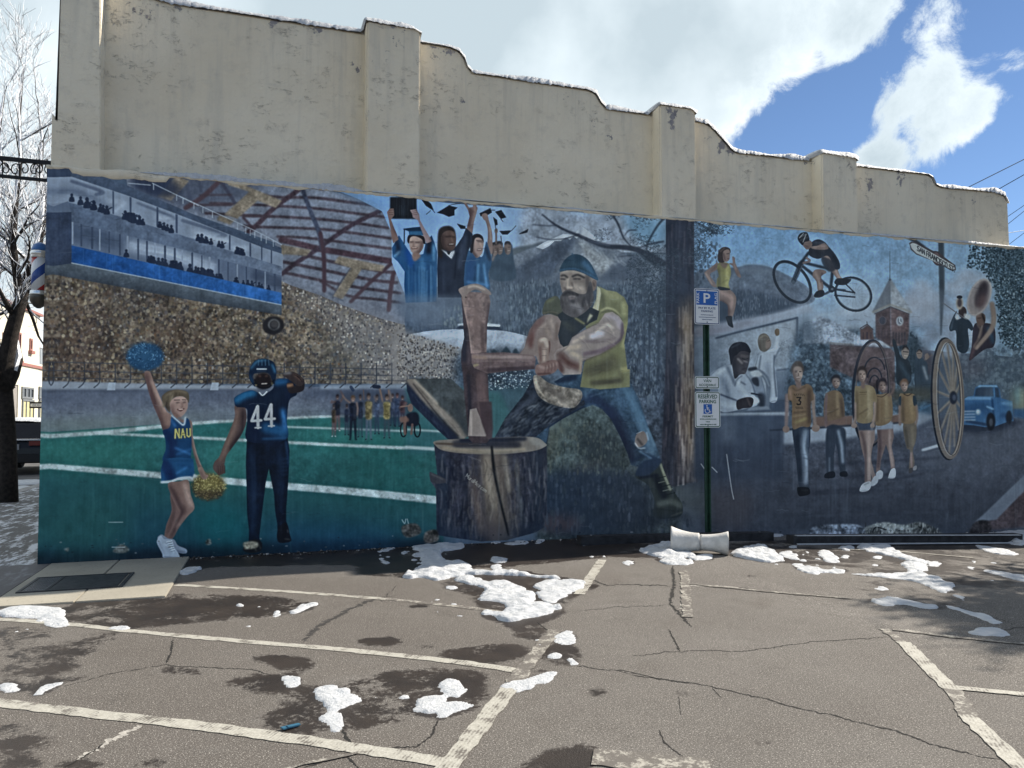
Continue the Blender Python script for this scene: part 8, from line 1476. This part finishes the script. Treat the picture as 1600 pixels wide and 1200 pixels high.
for a, b in ((33, 51), (60, 78), (-2, 11)):
    win(a, b, 605, 623, 'transom_window', M_GRY, M_GL, None, 2); o = win(a, b, 624, 700, 'shop_front', M_GRY, M_YEL, None, 2)
win(14.5, 26, 598, 700, 'garage_door', M_CRM, M_TAUPE)
rail = MB(); za, zb_ = fy(66, 545)[1], fy(66, 570)[1]
for i in range(18): y = yB+.3+i*.35; rail.box(FX-.1, FX-.06, y, y+.04, zb_, za)
rail.box(FX-.11, FX-.05, yB+.1, yB+7, za, za+.07); rail.build('railing', M_GRY, fb)
sx_, sy_ = -14.4, None; p = xp(60, 633, sx_); sy_ = p[1]; hw = .5; dirv = Vector((math.cos(-YAW*.4), math.sin(-YAW*.4), 0))
ow = empty('one_way_sign', (p[0], p[1], -.12), 'black and white one way arrow sign in front of the far building', 'sign')
z_ = p[2]; MB().tube([(p[0], p[1]+.06, -.12), (p[0], p[1]+.06, z_+.25)], .04, 8).build('pole', M_GRY, ow); pn = MB().box(p[0]-hw, p[0]+hw, p[1]-.01, p[1]+.01, z_-.2, z_+.2).build('sign_panel', M_IRON, ow)
MB().prism([(p[0]-.44, z_-.09), (p[0]+.2, z_-.09), (p[0]+.2, z_-.16), (p[0]+.45, z_), (p[0]+.2, z_+.16), (p[0]+.2, z_+.09), (p[0]-.44, z_+.09)], p[1]-.016, p[1]-.011).build('arrow', M_WHITE, pn)
text_mesh('lettering', 'ONE WAY', p[0]-.1, z_, p[1]-.02, .5, .11, M_IRON, pn)

# ------------------------------------------------------------------ overhead wires behind the right end of the wall
labs = ['uppermost black overhead wire above the right end of the parapet', 'second overhead wire from the top at the right edge', 'third overhead wire from the top beside the parapet end', 'fourth overhead wire from the top beside the parapet end', 'nearly level overhead wire just above the lowest one', 'lowest overhead wire meeting the ledge at the right edge']
for i, ((a, b), (c_, d_), yy) in enumerate([((1522,288),(1600,249),12), ((1563,294),(1600,273),12), ((1578,336),(1600,321),14), ((1580,346),(1600,330),14), ((1578,363.5),(1600,360),16), ((1579,380),(1600,364),16)]):
    P0, P1 = Vector(wp(a, b, yy)), Vector(wp(c_, d_, yy)); dv = P1-P0; A_, B_ = P0-dv*(1.6 if i < 2 else 2.2), P0+dv*9
    if A_.z < 4.4: A_ = P0-dv*max(.0, (P0.z-4.45)/max(1e-6, dv.z))
    pts = [A_.lerp(B_, t) for t in np.linspace(0, 1, 24)]; o = MB().tube(pts, .016 if i < 2 else .012, 6).build('overhead_wire', M_IRON); tag(o, labs[i], 'wire', 'overhead wires at the right')

# ------------------------------------------------------------------ the tree beyond the right edge that shades the lot
c0 = Vector(gp(1740, 936)); ctr = c0+Vector((1.257, .24, 1))*4.9
sh = empty('shade_tree', (ctr.x+.3, ctr.y, gz(ctr.x)), 'tall evergreen tree shading the right side of the parking lot', 'tree')
tb = MB(); tb.tube([(ctr.x+.3, ctr.y, -.4), (ctr.x+.25, ctr.y, 2.5), (ctr.x+.1, ctr.y, 5), (ctr.x, ctr.y, 7.4)], [.2, .17, .12, .02], 10)
lv, lf = [], []
for i in range(110):
    z = RS.uniform(2.6, 7.0); a = RS.uniform(0, 6.283); Lb = (1.0-abs(z-4.6)/4.6)*2.1*RS.uniform(.6, 1.05); p0 = Vector((ctr.x+.15, ctr.y, z)); d = Vector((math.cos(a), math.sin(a), RS.uniform(-.15, .25))); p1 = p0+d*Lb
    tb.tube([p0, p0.lerp(p1, .5)+Vector((0, 0, .05)), p1], [.035, .02, .006], 5)
    for k_ in range(int(170*Lb)):
        t = RS.uniform(.25, 1.03); c_ = p0.lerp(p1, t)+Vector(RS.normal(0, .14, 3)); n_ = Vector(RS.randn(3)).normalized(); u_ = n_.orthogonal().normalized()*RS.uniform(.05, .11); w_ = n_.cross(u_).normalized()*RS.uniform(.02, .05); b_ = len(lv); lv += [c_-u_, c_-w_*.8, c_+u_, c_+w_*.8]; lf.append((b_, b_+1, b_+2, b_+3))
tb.build('trunk', M_BARK, sh, True); mesh('needles', lv, lf, plain('needles', (.035, .06, .03), .7, 0, .4, 2), sh)
